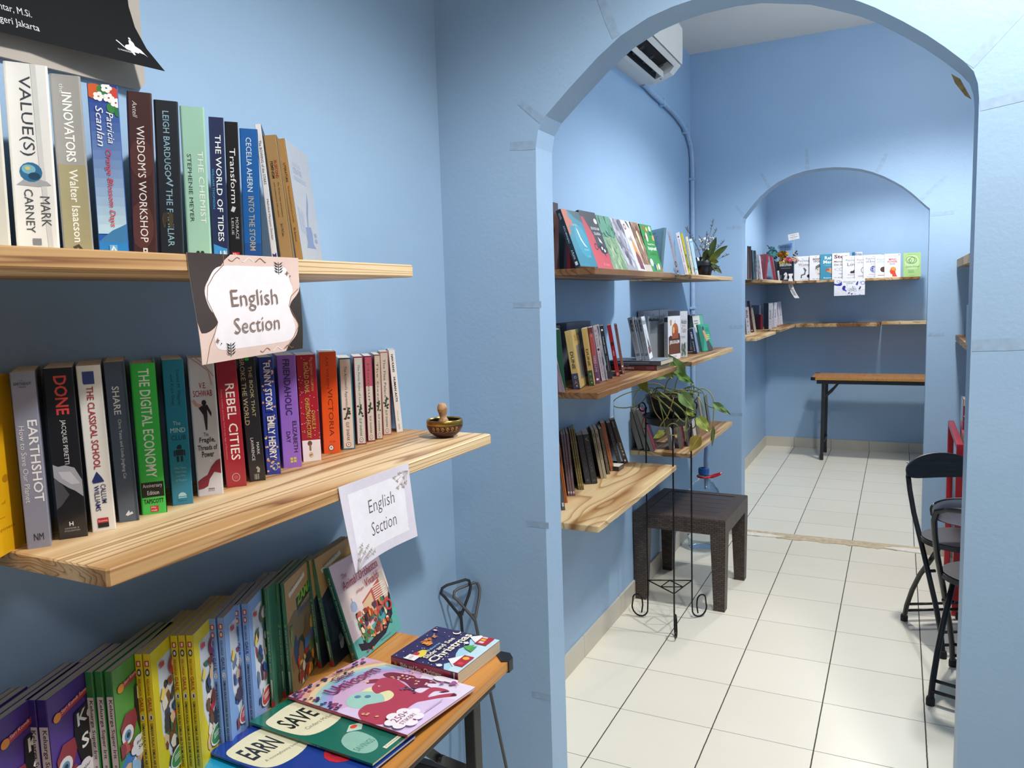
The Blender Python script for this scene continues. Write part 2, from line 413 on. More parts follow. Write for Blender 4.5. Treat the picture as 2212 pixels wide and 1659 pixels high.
# ------------------------------------------------------------------ books
def book(name, label, group, pos, yaw, lean, t, H, D, col, spine=(), front=(), back=(), hard=False, pages=None, rough=.3, coat=.25, cat='book', flat=None):
    """local frame: x across the spine, y away from the spine towards the fore-edge, z up; the front cover is the face at x = t"""
    root = thing(name, label, cat, pos, (0, -radians(lean), radians(yaw)) if flat is None else flat, group)
    if flat is None and lean < 0:                     # tipped the other way it stands on its other lower edge
        root.location = Vector(pos) + Vector((cos(radians(yaw)), sin(radians(yaw)), 0))*t*(1-cos(radians(lean))) + Vector((0, 0, t*sin(radians(-lean))))
    mb = MB(); cm = mat(col, rough, 0, coat, .03, 25)
    c = .0025 if hard else .0007
    cb = min(c, t*.2); r = min(.0026 if hard else .0014, t*.14)
    prof = [(0, D), (0, r), (r*.3, r*.3), (r, 0), (t-r, 0), (t-r*.3, r*.3), (t, r), (t, D), (t-cb, D), (t-cb, cb+.0004), (cb, cb+.0004), (cb, D)]
    mb.prism(prof, 0, H, cm)
    k0 = r*.75/t; sp_ = lambda u: min(1-k0, max(k0, u))
    if spine: Print(mb, lambda u, w, e: (sp_(u)*t, -e, (1-w)*H), asp=t/H).run(spine)
    if front: Print(mb, lambda u, w, e: (t+e, u*D, (1-w)*H), asp=D/H).run(front)
    if back: Print(mb, lambda u, w, e: (-e, (1-u)*D, (1-w)*H), asp=D/H).run(back)
    mb.build('cover', root)
    g = .003 if hard else .0004
    pb = MB(); pb.box((cb+.0001, cb+.0006, g), (t-cb-.0001, D-g-.0003, H-g), pages or PAGEW); pb.build('pages', root)
    return root

# ------------------------------------------------------------------ the rooms
XL, XR, XR1 = -1.1625, .56, 1.75          # left wall, right wall of the two far rooms, right wall of the front room
Y0, YA, YAb, YB, YBb, YE = -2.6, 1.904, 2.012, 4.83, 4.945, 7.86
ZC = 2.94

def wall_box(name, a, b, m=None):
    mb = MB(); mb.box(a, b, m or WALL); return struct(mb.build(name))
wall_box('wall_left', (XL-.12, Y0, 0), (XL, YE, ZC))
wall_box('wall_end', (XL-.12, YE, 0), (XR+.12, YE+.12, ZC))
wall_box('wall_right', (XR, YAb, 0), (XR+.12, YE, ZC))
DIM = wall_paint('bounce_cutting_slate', '62666a')       # unseen front room walls, slate grey chosen dark to cut bounced light
wall_box('wall_right_front', (XR1, Y0, 0), (XR1+.12, YA, ZC), DIM)
wall_box('wall_behind', (XL-.12, Y0-.12, 0), (XR1+.12, Y0, ZC), DIM)
wall_box('ceiling', (XL-.12, Y0-.12, ZC), (XR1+.12, YE+.12, ZC+.1), CEIL)
FL = tile_floor('cream_floor_tiles', -1.2184, 3.230); FL2 = tile_floor('cream_floor_tiles_far', -1.222, 5.237)
wall_box('floor', (XL-.12, Y0-.12, -.1), (XR1+.12, YB+.03, 0), FL)
wall_box('floor_far', (XL-.12, YB+.115, -.1), (XR+.12, YE+.12, 0), FL2)
def threshold():
    mb = MB(); R = random.Random(4)
    m = mat('cbb99a', .8, 0, 0, .22, 28, .5, 90); n = 40
    front = [(-.862+i*1.0/n, YB+.012+R.uniform(-.012, .012)) for i in range(n+1)]
    mb.prism(front + [(.137, YBb), (-.862, YBb)], -.02, .0035, m)
    m2 = mat('ece6da', .8, 0, 0, .1, 60, .4, 120)
    mb.prism([(.137, YB-.005), (.02, YB+.01), (-.06, YB+.03), (.0, YB+.06), (.137, YB+.07)], -.02, .006, m2)
    mb.prism([(-.86, YB+.0), (-.66, YB+.012), (-.60, YB+.04), (-.7, YB+.065), (-.86, YB+.06)], -.02, .006, m2)
    mb.box((XL-.1, YB+.03, -.1), (XR+.1, YB+.115, -.0005), m)
    return struct(mb.build('trim_1'))
threshold()

def arch_outline(xl, xr, pts):
    return [(xl, 0)] + pts + [(xr, 0)]
A1 = [(-.868, 1.80), (-.866, 1.90), (-.858, 1.944), (-.836, 1.976), (-.767, 2.036), (-.691, 2.098), (-.629, 2.140), (-.559, 2.170), (-.500, 2.184),
      (-.447, 2.191), (-.370, 2.194), (-.310, 2.190), (-.202, 2.166), (-.135, 2.138), (-.093, 2.119), (-.061, 2.100), (-.007, 2.062), (.037, 2.028), (.072, 1.997), (.108, 1.962), (.126, 1.939), (.134, 1.914), (.137, 1.885)]
A2 = [(-.856, 1.924), (-.850, 1.951), (-.80, 2.013), (-.756, 2.062), (-.705, 2.105), (-.652, 2.140), (-.575, 2.172), (-.501, 2.190), (-.43, 2.196), (-.353, 2.195), (-.28, 2.186), (-.209, 2.170), (-.15, 2.148), (-.092, 2.119), (-.04, 2.086), (.001, 2.057), (.045, 2.018), (.081, 1.981), (.115, 1.945), (.135, 1.926)]

def arched_wall(name, pts, xl, xr, ya, yb, x0, x1, strips, chips=()):
    mb = MB(); out = [(x0, 0)] + arch_outline(xl, xr, pts) + [(x1, 0), (x1, ZC), (x0, ZC)]
    mb.prism(out, ya, yb, WALL, lambda a, b, c: (a, c, b))
    e = .0006
    for (x, z, ang, L, w) in strips:                  # scraps of old masking tape left around the opening, on the front face
        R = random.Random(x*77+z); a = radians(ang); dx, dz = cos(a), sin(a); nx, nz = -dz, dx
        P = [(0, -w), (L*.5, -w*R.uniform(.85, 1.1)), (L, -w*R.uniform(.6, 1)), (L*R.uniform(.93, .99), 0), (L, w*R.uniform(.6, 1)), (L*.4, w*R.uniform(.85, 1.1)), (0, w)]
        mb.face([(x+dx*p+nx*q, ya-e, z+dz*p+nz*q) for p, q in P], TAPE)
    for P, c in chips:
        mb.face([(p[0], p[1], p[2]) for p in P], c)
    return struct(mb.build(name))
chip = mat('c9ab76', .9, 0, 0, .3, 60); chw = mat('e9e4da', .9)
arched_wall('wall_front_arch', A1, -.864, .137, YA, YAb, XL-.02, XR1+.1,
    [(-.866, 1.905, 176, .075, .011), (-.845, 1.965, 140, .085, .010), (-.64, 2.14, 112, .11, .011), (-.862, 1.487, 180, .085, .009), (-.857, .877, 180, .07, .009),
     (.118, 1.952, 47, .15, .010), (.139, 1.868, 8, .16, .010), (.139, 1.375, 2, .13, .012), (-.865, .372, 180, .06, .009)],
    [([(.108, YAb+.0005, 1.952), (.131, YAb+.0005, 1.905), (.118, YAb+.0005, 1.915), (.098, YAb+.0005, 1.945), (.09, YAb+.0005, 1.966)], chip)])
arched_wall('wall_rear_arch', A2, -.856, .137, YB, YBb, XL-.02, XR+.02,
    [(-.858, 1.895, 178, .09, .011), (-.845, 1.962, 128, .075, .010), (-.70, 2.112, 118, .10, .010), (-.49, 2.196, 93, .12, .011), (-.13, 2.145, 62, .11, .011), (.09, 1.98, 42, .16, .010),
     (.140, 1.893, 2, .11, .010), (.142, 1.245, 0, .08, .009), (.137, .585, 0, .075, .009), (-.852, 1.30, 180, .08, .010), (-.852, .76, 180, .09, .010)])

def skirting(name, p, q, nrm, T=.3318, o=0.0):
    mb = MB(); p, q = Vector(p), Vector(q); d = (q-p); L = d.length; d.normalize(); n = Vector(nrm); h, th = .094, .010
    cuts = [0.0]; x = o
    while x < L-.01:
        if x > .01: cuts.append(x)
        x += T
    cuts.append(L)
    for a, b in zip(cuts, cuts[1:]):
        A, B = p+d*(a+.0012), p+d*(b-.0012)
        M = Matrix((d, n, Vector((0,0,1)))).transposed().to_4x4(); M.translation = A
        mb.box((0, 0, 0), ((B-A).length, th, h), SKIRT, .0012, M)
    g = mat('6b6356', .9)
    M = Matrix((d, n, Vector((0,0,1)))).transposed().to_4x4(); M.translation = p
    mb.box((0, -.001, 0), (L, th*.6, h-.001), g, 0, M)
    struct(mb.build(name))
skirting('baseboard_left', (XL, YAb, 0), (XL, YB, 0), (1, 0, 0), o=.22)
skirting('baseboard_left_far', (XL, YBb, 0), (XL, YE, 0), (1, 0, 0), o=.29)
skirting('baseboard_end', (XL, YE, 0), (XR, YE, 0), (0, -1, 0), o=.27)
skirting('baseboard_middle_left', (XL+.01, YB, 0), (-.862, YB, 0), (0, -1, 0), o=.2)
skirting('baseboard_middle_right', (.142, YB, 0), (XR, YB, 0), (0, -1, 0), o=.19)

# ------------------------------------------------------------------ shelf boards
def board(label, x0, x1, y0, y1, zt, th, m, axis='Y', live=0.0, seed=1, group='wooden wall shelves'):
    """a plank; its grain runs along its long side; live > 0 leaves the front edge a little wavy"""
    cx, cy = (x0+x1)/2, (y0+y1)/2; mb = MB(); R = random.Random(seed)
    ax, ay = x0-cx, y0-cy; bx, by = x1-cx, y1-cy; k = .0035
    n = 26 if live else 1
    def outline(ins):
        if axis == 'Y':
            P = [(ax, ay+ins), (bx-ins-k, ay+ins), (bx-ins, ay+ins+k)]
            P += [(bx-ins+live*sin(i*1.7+seed)*sin(i*.43+seed*2), ay+(by-ay)*i/n) for i in range(1, n)]
            P += [(bx-ins, by-ins-k), (bx-ins-k, by-ins), (ax, by-ins)]
        else:
            P = [(ax+ins, by), (ax+ins, ay+ins+k), (ax+ins+k, ay+ins)]
            P += [(ax+(bx-ax)*i/n, ay+ins+live*sin(i*1.7+seed)) for i in range(1, n)]
            P += [(bx-ins-k, ay+ins), (bx-ins, ay+ins+k), (bx-ins, by)]
        return P
    A, B, Cc, Dd = outline(.002), outline(0), outline(0), outline(.002); kk = mb.mi(m)
    Ls = [[mb.bm.verts.new((p[0], p[1], z)) for p in L] for L, z in ((A, -th/2), (B, -th/2+.002), (Cc, th/2-.002), (Dd, th/2))]
    for a, b in zip(Ls, Ls[1:]):
        for i in range(len(a)):
            j = (i+1) % len(a); f = mb.bm.faces.new((a[i], a[j], b[j], b[i])); f.material_index = kk
    for c in (Ls[0][::-1], Ls[-1]): mb.bm.faces.new(c).material_index = kk
    o = mb.build('shelf_board'); o.location = (cx, cy, zt-th/2); o.rotation_euler = (0, 0, 0)
    return tag(o, label, 'shelf', group)
XF = -.8625
board('pale pine shelf, upper one in the front room, pink sign on its edge', XL, XF, .30, 1.297, 1.576, .024, PINE, seed=2)
board('pale pine shelf under the singing bowl, white sign hanging from its edge', XL, XF, .595, 1.597, 1.187, .024, PINE, seed=3)
TK = [wood('honey_teak_board', 'cfb081', 'bb966a', '8a6946', rings=9, wide=7, long=.5, streak='ac9476', seed=1.3), wood('brown_teak_board', 'bf9b6b', 'a98659', '765739', rings=11, wide=8, long=.6, streak='a58c70', seed=7.7),
      wood('swirl_teak_board', 'd8bd8f', 'c9a87a', 'a5825a', rings=9, wide=5, long=1.5, flat=.8, streak='c8ad8a', seed=4.4)]
board('long teak shelf with leaning novels at the top of the middle room', XL, XF, 2.32, 3.301, 1.596, .022, TK[1], live=.0015, seed=4)
board('teak shelf carrying the dark vase at the top of the middle room', XL, XF, 3.600, 4.591, 1.596, .021, TK[0], live=.001, seed=5)
board('teak shelf with a row of spines and two books lying flat', XL, XF, 2.327, 3.316, 1.196, .021, TK[1], live=.003, seed=6)
board('teak shelf behind the potted plant with a dome cover book', XL, XF, 3.600, 4.591, 1.191, .023, TK[0], live=.001, seed=7)
board('lowest teak shelf with swirling grain, above the dark stool', XL, XF, 2.312, 3.298, .760, .022, TK[2], live=.001, seed=8)
board('teak shelf low behind the plant stand with page edges facing out', XL, XF, 3.580, 4.576, .756, .022, TK[0], live=.001, seed=9)
board('short end shelf on the left of the far alcove, top level', XL, XF, 5.660, 6.655, 1.596, .022, TK[0], seed=10)
board('far alcove corner shelf under the bouquet, top level', XL, XF, 6.665, 7.855, 1.596, .022, TK[1], seed=11)
board('far alcove back shelf under the row of white books', XF+.006, .150, 7.56, YE, 1.600, .022, TK[0], 'X', .0015, seed=12)
board('near teak shelf at mid height on the left of the far alcove', XL, XF, 5.405, 6.350, 1.197, .020, TK[2], live=.0, seed=13)
board('far teak shelf at mid height carrying white spined books', XL, XF, 6.572, 7.855, 1.200, .021, TK[0], live=.0, seed=14)
board('darker empty back shelf at mid height in the far alcove', XF+.006, -.150, 7.56, YE, 1.203, .028, TK[1], 'X', .001, seed=15)
board('pale empty back shelf at mid height beside the opening edge', -.142, XR, 7.56, YE, 1.213, .023, TK[2], 'X', .001, seed=16)
board('end of a wooden shelf high behind the right arch edge', .268, XR, 3.85, 4.80, 1.645, .040, TK[2], 'Y', 0, seed=17)
board('wooden shelf under the teal book behind the right arch edge', .272, XR, 3.90, 4.80, 1.245, .030, TK[1], 'Y', 0, seed=18)

# ------------------------------------------------------------------ books: foot of the spine, shelf height, turn, tilt, thickness, height, depth
BK = {
    'values': (-.99, 0.6012, 1.576, 57.6, -1.07, 0.0471, 0.234, 0.15), 'innov': (-.99, 0.6622, 1.576, 56.3, -0.43, 0.0355, 0.234, 0.15),
    'patr': (-.99, 0.7132, 1.576, 54.1, -0.64, 0.0373, 0.2332, 0.15), 'wisdom': (-.99, 0.7657, 1.576, 51.7, -2.08, 0.0329, 0.2348, 0.15),
    'leigh': (-.99, 0.8119, 1.576, 50.1, -1.83, 0.0332, 0.2324, 0.15), 'chem': (-.99, 0.8622, 1.576, 48.3, -1.05, 0.0353, 0.2339, 0.15),
    'tides': (-.99, 0.9132, 1.576, 46.9, -1.81, 0.0224, 0.2275, 0.14), 'transf': (-.99, 0.9468, 1.576, 45.9, -1.6, 0.0205, 0.2266, 0.15),
    'cec': (-.99, 0.9792, 1.576, 44.7, -1.51, 0.0285, 0.2214, 0.13), 'bow': (-.99, 1.0442, 1.576, 40, 3.63, 0.0106, 0.2403, 0.13),
    'fem': (-.99, 1.0659, 1.576, 36, 4.32, 0.0217, 0.2254, 0.16), 'lit': (-.99, 1.1064, 1.576, 28, 5.42, 0.0125, 0.2272, 0.17),
    'earth': (-1.0422, 0.6079, 1.187, 55.5, 0.08, 0.0282, 0.239, 0.1411), 'done': (-1.0423, 0.6521, 1.187, 54.5, 0.13, 0.0357, 0.24, 0.1427),
    'class': (-1.0319, 0.695, 1.187, 53.5, 0.56, 0.0305, 0.2399, 0.15), 'share': (-1.0388, 0.7433, 1.187, 52.5, 0.71, 0.0273, 0.2412, 0.15),
    'digital': (-1.0419, 0.7845, 1.187, 52, 0.01, 0.0358, 0.2351, 0.1479), 'mind': (-1.0437, 0.8427, 1.187, 52, -0.13, 0.0315, 0.2361, 0.1457),
    'schwab': (-1.0535, 0.9021, 1.187, 50, 0.23, 0.0413, 0.2346, 0.137), 'rebel': (-1.0543, 0.9659, 1.187, 50, 1.14, 0.0339, 0.2297, 0.1361),
    'broke': (-1.0491, 1.0151, 1.187, 50, 1.56, 0.028, 0.2259, 0.13), 'funny': (-1.0602, 1.0692, 1.187, 50, 0.56, 0.026, 0.2225, 0.1284),
    'friend': (-1.072, 1.1262, 1.187, 48, 0.13, 0.0352, 0.2214, 0.1164), 'dahl': (-1.0793, 1.1896, 1.187, 46, 0.35, 0.0378, 0.2171, 0.1101),
    'victoria': (-1.0922, 1.2693, 1.187, 44, -0.46, 0.0348, 0.2174, 0.0954), 'arch': (-1.0812, 1.3186, 1.187, 43, -0.2, 0.0272, 0.2009, 0.1133),
    'forty': (-1.088, 1.3771, 1.187, 42, -0.42, 0.0213, 0.1994, 0.1054), 'honour': (-1.0884, 1.4171, 1.187, 42, -0.26, 0.0179, 0.1979, 0.1047),
    'gaze': (-1.0852, 1.4463, 1.187, 42, -0.92, 0.0149, 0.1988, 0.1096), 'flea': (-1.1055, 1.5013, 1.187, 40, -0.07, 0.0201, 0.2015, 0.0824),
    'human': (-1.0998, 1.5487, 1.187, 38, 3.19, 0.015, 0.2023, 0.0954), 'manjali': (-.93, 2.3266, 1.596, -4, 19.92, 0.019, 0.1972, 0.135),
    'bungkam': (-.93, 2.5054, 1.596, -4, 19.43, 0.012, 0.2136, 0.135), 'greenf': (-.93, 2.6702, 1.596, -4, 21.01, 0.012, 0.2145, 0.135),
    'greyf': (-.93, 2.8063, 1.596, -4, 20.79, 0.012, 0.2142, 0.13), 'minaret': (-.93, 2.9419, 1.596, -4, 20.21, 0.012, 0.2164, 0.104),
    'brownf': (-.93, 3.0511, 1.596, -4, 17.8, 0.012, 0.2129, 0.085), 'inspi': (-.93, 3.1422, 1.596, -4, 15.51, 0.014, 0.2082, 0.135),
    'pinkn': (-.93, 3.5934, 1.596, 14, 12.26, 0.0126, 0.2047, 0.13), 'whiten': (-.93, 3.7498, 1.596, 14, 12.25, 0.0163, 0.2084, 0.13),
    'yellown': (-.93, 3.8232, 1.596, 14, 11.23, 0.011, 0.2088, 0.13), 'whiten2': (-.93, 3.8944, 1.596, 14, 9.89, 0.0112, 0.1959, 0.13),
    'bluen': (-.93, 3.968, 1.596, 14, 10.13, 0.0137, 0.1888, 0.13), 'dune1': (-.9794, 2.4102, 1.196, 12, 8.08, 0.0236, 0.1975, 0.13),
    'dune2': (-.9631, 2.5177, 1.196, 18, 7.27, 0.0175, 0.201, 0.13), 'redpurp': (-.9676, 2.5934, 1.196, 20, 7.13, 0.016, 0.2013, 0.13),
    'silver': (-.9743, 2.6727, 1.196, 20, 8.19, 0.0223, 0.2042, 0.13), 'blackm': (-.9773, 2.757, 1.196, 20, 9.09, 0.0149, 0.2011, 0.13),
    'redm': (-.9752, 2.8367, 1.196, 20, 9.23, 0.0152, 0.2008, 0.13), 'brownm': (-.9772, 2.9196, 1.196, 20, 8.37, 0.0104, 0.1999, 0.13),
    'mad1': (-.9774, 3.104, 1.235, 15, 11.03, 0.0224, 0.1806, 0.14), 'mad2': (-.9564, 3.1196, 1.235, 15, 12.43, 0.0116, 0.1819, 0.14),
    'mad3': (-.9439, 3.1207, 1.235, 11, 10.71, 0.0179, 0.1815, 0.14), 'jeru': (-.8457, 3.0495, 1.235, 4, 0.16, 0.0165, 0.1793, 0.15),
    'tafsir': (-.9891, 3.8655, 1.191, 40, -0.44, 0.0419, 0.2302, 0.14), 'heart': (-.9713, 4.0681, 1.191, 8, 9.92, 0.0224, 0.1344, 0.12),
    'greyl': (-1.0491, 2.4491, 0.76, 25, 6.87, 0.0118, 0.1961, 0.13), 'orgl1': (-1.0789, 2.543, 0.76, 25, 6.21, 0.0049, 0.2116, 0.13),
    'orgl2': (-1.0744, 2.5467, 0.76, 25, 6.04, 0.0059, 0.2111, 0.13), 'pur1': (-1.1053, 2.6403, 0.76, 25, 5.34, 0.0084, 0.237, 0.1259),
    'pur2': (-1.0966, 2.6434, 0.76, 25, 5.34, 0.0084, 0.2374, 0.13), 'pur3': (-1.088, 2.6466, 0.76, 25, 4.99, 0.0092, 0.2393, 0.13),
    'oli1': (-1.1026, 2.7403, 0.76, 25, 7.77, 0.007, 0.2407, 0.1324), 'oli2': (-1.0952, 2.743, 0.76, 25, 7.58, 0.0065, 0.241, 0.14),
    'oli3': (-1.0887, 2.7464, 0.76, 25, 7.52, 0.0065, 0.2413, 0.14), 'nav1': (-1.1099, 2.8343, 0.76, 25, 9.13, 0.0237, 0.2014, 0.1151),
    'nav2': (-1.0883, 2.848, 0.76, 25, 9.11, 0.0237, 0.203, 0.13), 'tan1': (-1.0852, 2.945, 0.76, 25, 10.02, 0.0115, 0.2076, 0.13),
    'tan2': (-1.0752, 2.955, 0.76, 25, 9.66, 0.0123, 0.2076, 0.13), 'gbr': (-1.0872, 3.029, 0.76, 25, 9.38, 0.0126, 0.1974, 0.13),
    'orgl': (-1.0959, 3.0962, 0.76, 25, 10.78, 0.0173, 0.2115, 0.14), 'blk1': (-1.0866, 3.1751, 0.76, 22, 14.22, 0.0167, 0.2024, 0.13),
    'jfk': (-1.0914, 3.2572, 0.76, 22, 16.2, 0.0217, 0.205, 0.14), 'fe1': (-1.1299, 3.5924, 0.756, 10, 15.25, 0.0261, 0.2124, 0.13),
    'fe2': (-1.0939, 3.5845, 0.756, 10, 16.22, 0.021, 0.2107, 0.13), 'fe3': (-1.0571, 3.5617, 0.756, 10, 18.04, 0.0192, 0.214, 0.13),
    'fe4': (-.9862, 3.6381, 0.756, 8, 8.82, 0.0209, 0.1979, 0.12), 'fe5': (-.9506, 3.6847, 0.756, 8, 8.55, 0.0209, 0.1957, 0.12),
    'fe6': (-.9228, 3.7457, 0.756, 8, 7.22, 0.0097, 0.1842, 0.12), 'fe7': (-.9207, 3.813, 0.756, 8, 7.68, 0.0181, 0.1886, 0.12),
    'fe8': (-.9472, 4.0261, 0.756, 8, 9.24, 0.0104, 0.1875, 0.12), 'fe9': (-.982, 4.3029, 0.756, 8, 9.53, 0.011, 0.1727, 0.12),
    'fe10': (-.9609, 4.3684, 0.756, 8, 7.83, 0.0074, 0.172, 0.12), 'r1': (-.93, 5.4517, 1.596, 10, 0.12, 0.0077, 0.2225, 0.13),
    'r2': (-.93, 5.5138, 1.596, 10, 0.6, 0.0169, 0.2229, 0.13), 'r3': (-.93, 5.6305, 1.596, 10, 2.47, 0.0138, 0.203, 0.13),
    'r4': (-.93, 5.7249, 1.596, 10, 1.9, 0.0162, 0.2042, 0.13), 'r5': (-.93, 5.8362, 1.596, 8, 3.97, 0.011, 0.207, 0.13),
    'r6': (-.93, 5.9606, 1.596, 5, 6.39, 0.0168, 0.1815, 0.13), 'r7': (-.93, 6.7093, 1.596, 12, 10.45, 0.0202, 0.208, 0.13),
    'r8': (-.93, 6.8593, 1.596, 12, 7.87, 0.0127, 0.2, 0.13), 's1': (-1.0115, 5.9191, 1.197, 12, 4.52, 0.0273, 0.2013, 0.13),
    's2': (-1.0326, 6.2356, 1.197, 12, 7.75, 0.02, 0.2451, 0.13), 's3': (-1.0131, 6.2478, 1.197, 12, 8.38, 0.0175, 0.1921, 0.13),
    't1': (-.9708, 6.7029, 1.2, 25, 0.44, 0.0292, 0.2141, 0.13), 't2': (-.9786, 6.9724, 1.2, 25, 1.85, 0.0129, 0.2144, 0.13),
    't3': (-.9831, 7.105, 1.2, 25, 0.73, 0.0262, 0.2136, 0.13), 't4': (-.9994, 7.4231, 1.2, 25, 6.07, 0.0121, 0.2129, 0.13),
    't5': (-.9979, 7.5107, 1.2, 25, 4.9, 0.0138, 0.2134, 0.13), 't6': (-1.0011, 7.6475, 1.2, 25, 5.79, 0.024, 0.215, 0.13),
}
BK['cream'] = (-.99, .548, 1.576, 59, -1, .040, .236, .15)
BK['yellow'] = (-1.0236, .484, 1.187, 31.5, 0, .030, .236, .148)
def bk(key, name, label, group, col, **kw):
    x, y, z, a, lean, t, H, D = BK[key]
    return book(name, label, group, (x, y, z), a, lean, t, H, D, col, **kw)
def oval(u, w, ru, rw, c='f0ece2', d='7a2030'): return [('E', u, w, ru, rw, d), ('E', u, w, ru*.78, rw*.8, c), ('E', u, w+rw*.1, ru*.3, rw*.5, '222222'), ('E', u, w+rw*.2, ru*.16, rw*.3, 'ffffff')]

G = 'hardbacks and paperbacks on the upper pine shelf'
H_, P_ = 'hardcover_book', 'paperback_book'
bk('cream', H_, 'cream spine cut off at the frame edge, left of the thick white book', G, 'e4e3d8', hard=True)
bk('values', H_, 'thick white book with a small globe on its spine, upper pine shelf', G, 'f0f0ee', hard=True, coat=.6, spine=[
    ('T', 'VALUE(S)', .24, .065, .58, .48, '3a424c', 'd'), ('L', [(.66, 0), (.70, .5), (.80, 1)], .012, 'd6d6d6'), ('P', [(.1, .635), (.3, .6), (.5, .595), (.8, .61), (.9, .63), (.6, .64)], 'a7abb0'),
    ('E', .45, .565, .26, .052, '2f6f9c'), ('E', .40, .55, .16, .025, '7db6c9'), ('E', .52, .585, .14, .02, '1e4460'), ('E', .38, .545, .06, .01, 'd8c27a'),
    ('T', 'MARK', .62, .69, .84, .85, '4a4f56', 'd'), ('T', 'CARNEY', .26, .655, .46, .885, '4a4f56', 'd'), ('R', .38, .915, .58, .95, '8a8d92'), ('R', .28, .962, .78, .985, '3a3c42'), ('T', 'PublicAffairs', .32, .966, .74, .981, 'dddddd')])
bk('innov', H_, 'grey and khaki book with white lettering between the white book and the blue flowered one', G, 'a3a29e', hard=True, coat=.6, spine=[
    ('R', 0, .49, 1, 1, 'a29b78'), ('T', 'the', .28, .05, .42, .10, 'e8e8e4', 'd'), ('T', 'INNOVATORS', .34, .095, .66, .475, 'f4f4f0', 'd', .02), ('T', 'Walter Isaacson', .38, .515, .66, .92, 'f0efe6', 'd', .01),
    ('L', [(.35, .955), (.5, .94), (.62, .965), (.45, .975)], .01, '4a4636')])
bk('patr', P_, 'bright blue book with white and orange flowers at the top of its spine', G, '2c63b4', coat=.5, spine=[
    *[('R', 0, .86*i/16, 1, .86*(i+1)/16, '%02x%02x%02x' % tuple(int(p+(q-p)*(i/15)) for p, q in zip((34, 64, 150), (190, 220, 236)))) for i in range(16)],
    ('R', 0, .90, 1, 1, '2d86cd'), ('P', [(0, .91), (.2, .88), (.5, .84), (.75, .82), (1, .80), (1, .91)], '3f7fb4'),
    ('E', .2, .04, .3, .045, 'd8622e'), ('E', .82, .06, .24, .05, 'd84a3a'), ('E', .5, .03, .2, .03, '3f8a4a'), ('E', .75, .13, .16, .03, '3f8a4a'), ('E', .95, .15, .12, .03, '2f7a44')] +
    [('E', u+.11*cos(k*1.257), w+.016*sin(k*1.257), .08, .012, 'ffffff') for u, w in ((.35, .07), (.68, .075), (.9, .1), (.62, .02)) for k in range(5)] + [
    ('T', 'Patricia', .56, .155, .78, .335, 'f4f6fa', 'd', 0, .25), ('T', 'Scanlan', .22, .125, .46, .355, 'f4f6fa', 'd', 0, .25), ('T', 'Orange Blossom Days', .40, .37, .64, .82, 'd83a48', 'd', .004, .25),
    ('R', .36, .925, .62, .97, '6fb2e4'), ('L', [(.42, .965), (.5, .935), (.56, .96)], .006, 'e8f2fa')])
bk('wisdom', H_, 'dark maroon book with cream capitals, right of the blue flowered one', G, '472a29', hard=True, coat=.6, spine=[
    ('E', .5, .4, .5, .12, '552f2a'), ('E', .4, .8, .5, .14, '5a3430'), ('T', 'Axtell', .22, .055, .40, .155, 'd8cfc6', 'd', 0, .3), ('T', "WISDOM'S WORKSHOP", .34, .20, .66, .90, 'f0eae2', 'd'), ('R', .42, .935, .6, .97, 'e8e2d8'), ('R', .47, .945, .55, .955, '472a29'), ('R', .3, .978, .72, .983, 'c8bfb6')])
bk('leigh', H_, 'near-black book with pale blue capitals left of the mint green one', G, '22272f', hard=True, coat=.7, spine=[
    ('T', 'LEIGH BARDUGO', .34, .065, .60, .475, '8fb6c8', 'd', .006), ('L', [(.44, .48), (.62, .50), (.4, .515), (.66, .53)], .006, '8fb6c8'), ('T', 'THE FAMILIAR', .36, .55, .62, .915, '8fb6c8', 'd', .006),
    ('T', 'PENGUIN', .25, .968, .72, .978, 'b8bcc0'), ('T', 'VIKING', .3, .983, .68, .992, 'b8bcc0'), ('A', 0, .7, 1, .8, ['3a342a', '4a4230'], 6, 3, .12)])
bk('chem', H_, 'mint green book with white and grey lettering on the upper pine shelf', G, 'a5d3bf', hard=True, coat=.6, spine=[
    ('T', 'THE CHEMIST', .62, .285, .84, .755, 'f2faf5', 'd'), ('T', 'STEPHENIE MEYER', .20, .305, .36, .745, '3c4a46', 'd'), ('E', .44, .945, .075, .012, '2a3330'), ('E', .62, .945, .075, .012, '2a3330'), ('T', 'LITTLE,', .38, .963, .7, .971, '4a5a54'), ('T', 'BROWN', .38, .977, .7, .985, '4a5a54')])
bk('tides', P_, 'navy book with white capitals and a sea blue foot, right of the mint green one', G, '272f55', coat=.6, spine=[
    ('P', [(0, .875), (.3, .885), (.7, .90), (1, .905), (1, 1), (0, 1)], '3a8fd0'), ('A', .3, .92, .9, .97, ['d8e8f0', '7fb8de', '2f78b8'], 9, 5, .1), ('T', 'THE WORLD OF TIDES', .38, .12, .76, .855, 'f4f6fa', 'd', .006), ('T', 'WILLIAM THOMSON', .10, .355, .24, .63, '4aa6e0', 'd'), ('T', 'Quercus', .1, .975, .8, .99, 'e4f0f8')])
bk('transf', P_, 'slim black book with a red square low on its spine', G, '1b1b20', coat=.8, spine=[
    ('T', 'Transform', .30, .185, .72, .575, 'f4f4f4', 'd'), ('L', [(.5, .6), (.35, .635)], .012, 'd0d0d0'), ('T', 'MORACE', .55, .675, .78, .83, 'c8c8c8', 'd'), ('T', 'LESLIE', .25, .68, .42, .80, 'c8c8c8', 'd'), ('R', .22, .925, .76, .978, 'cf2f3a'), ('T', 'Mc', .28, .932, .6, .945, 'ffffff'), ('T', 'Graw', .28, .948, .62, .958, 'ffffff'), ('T', 'Hill', .28, .962, .55, .973, 'ffffff')])
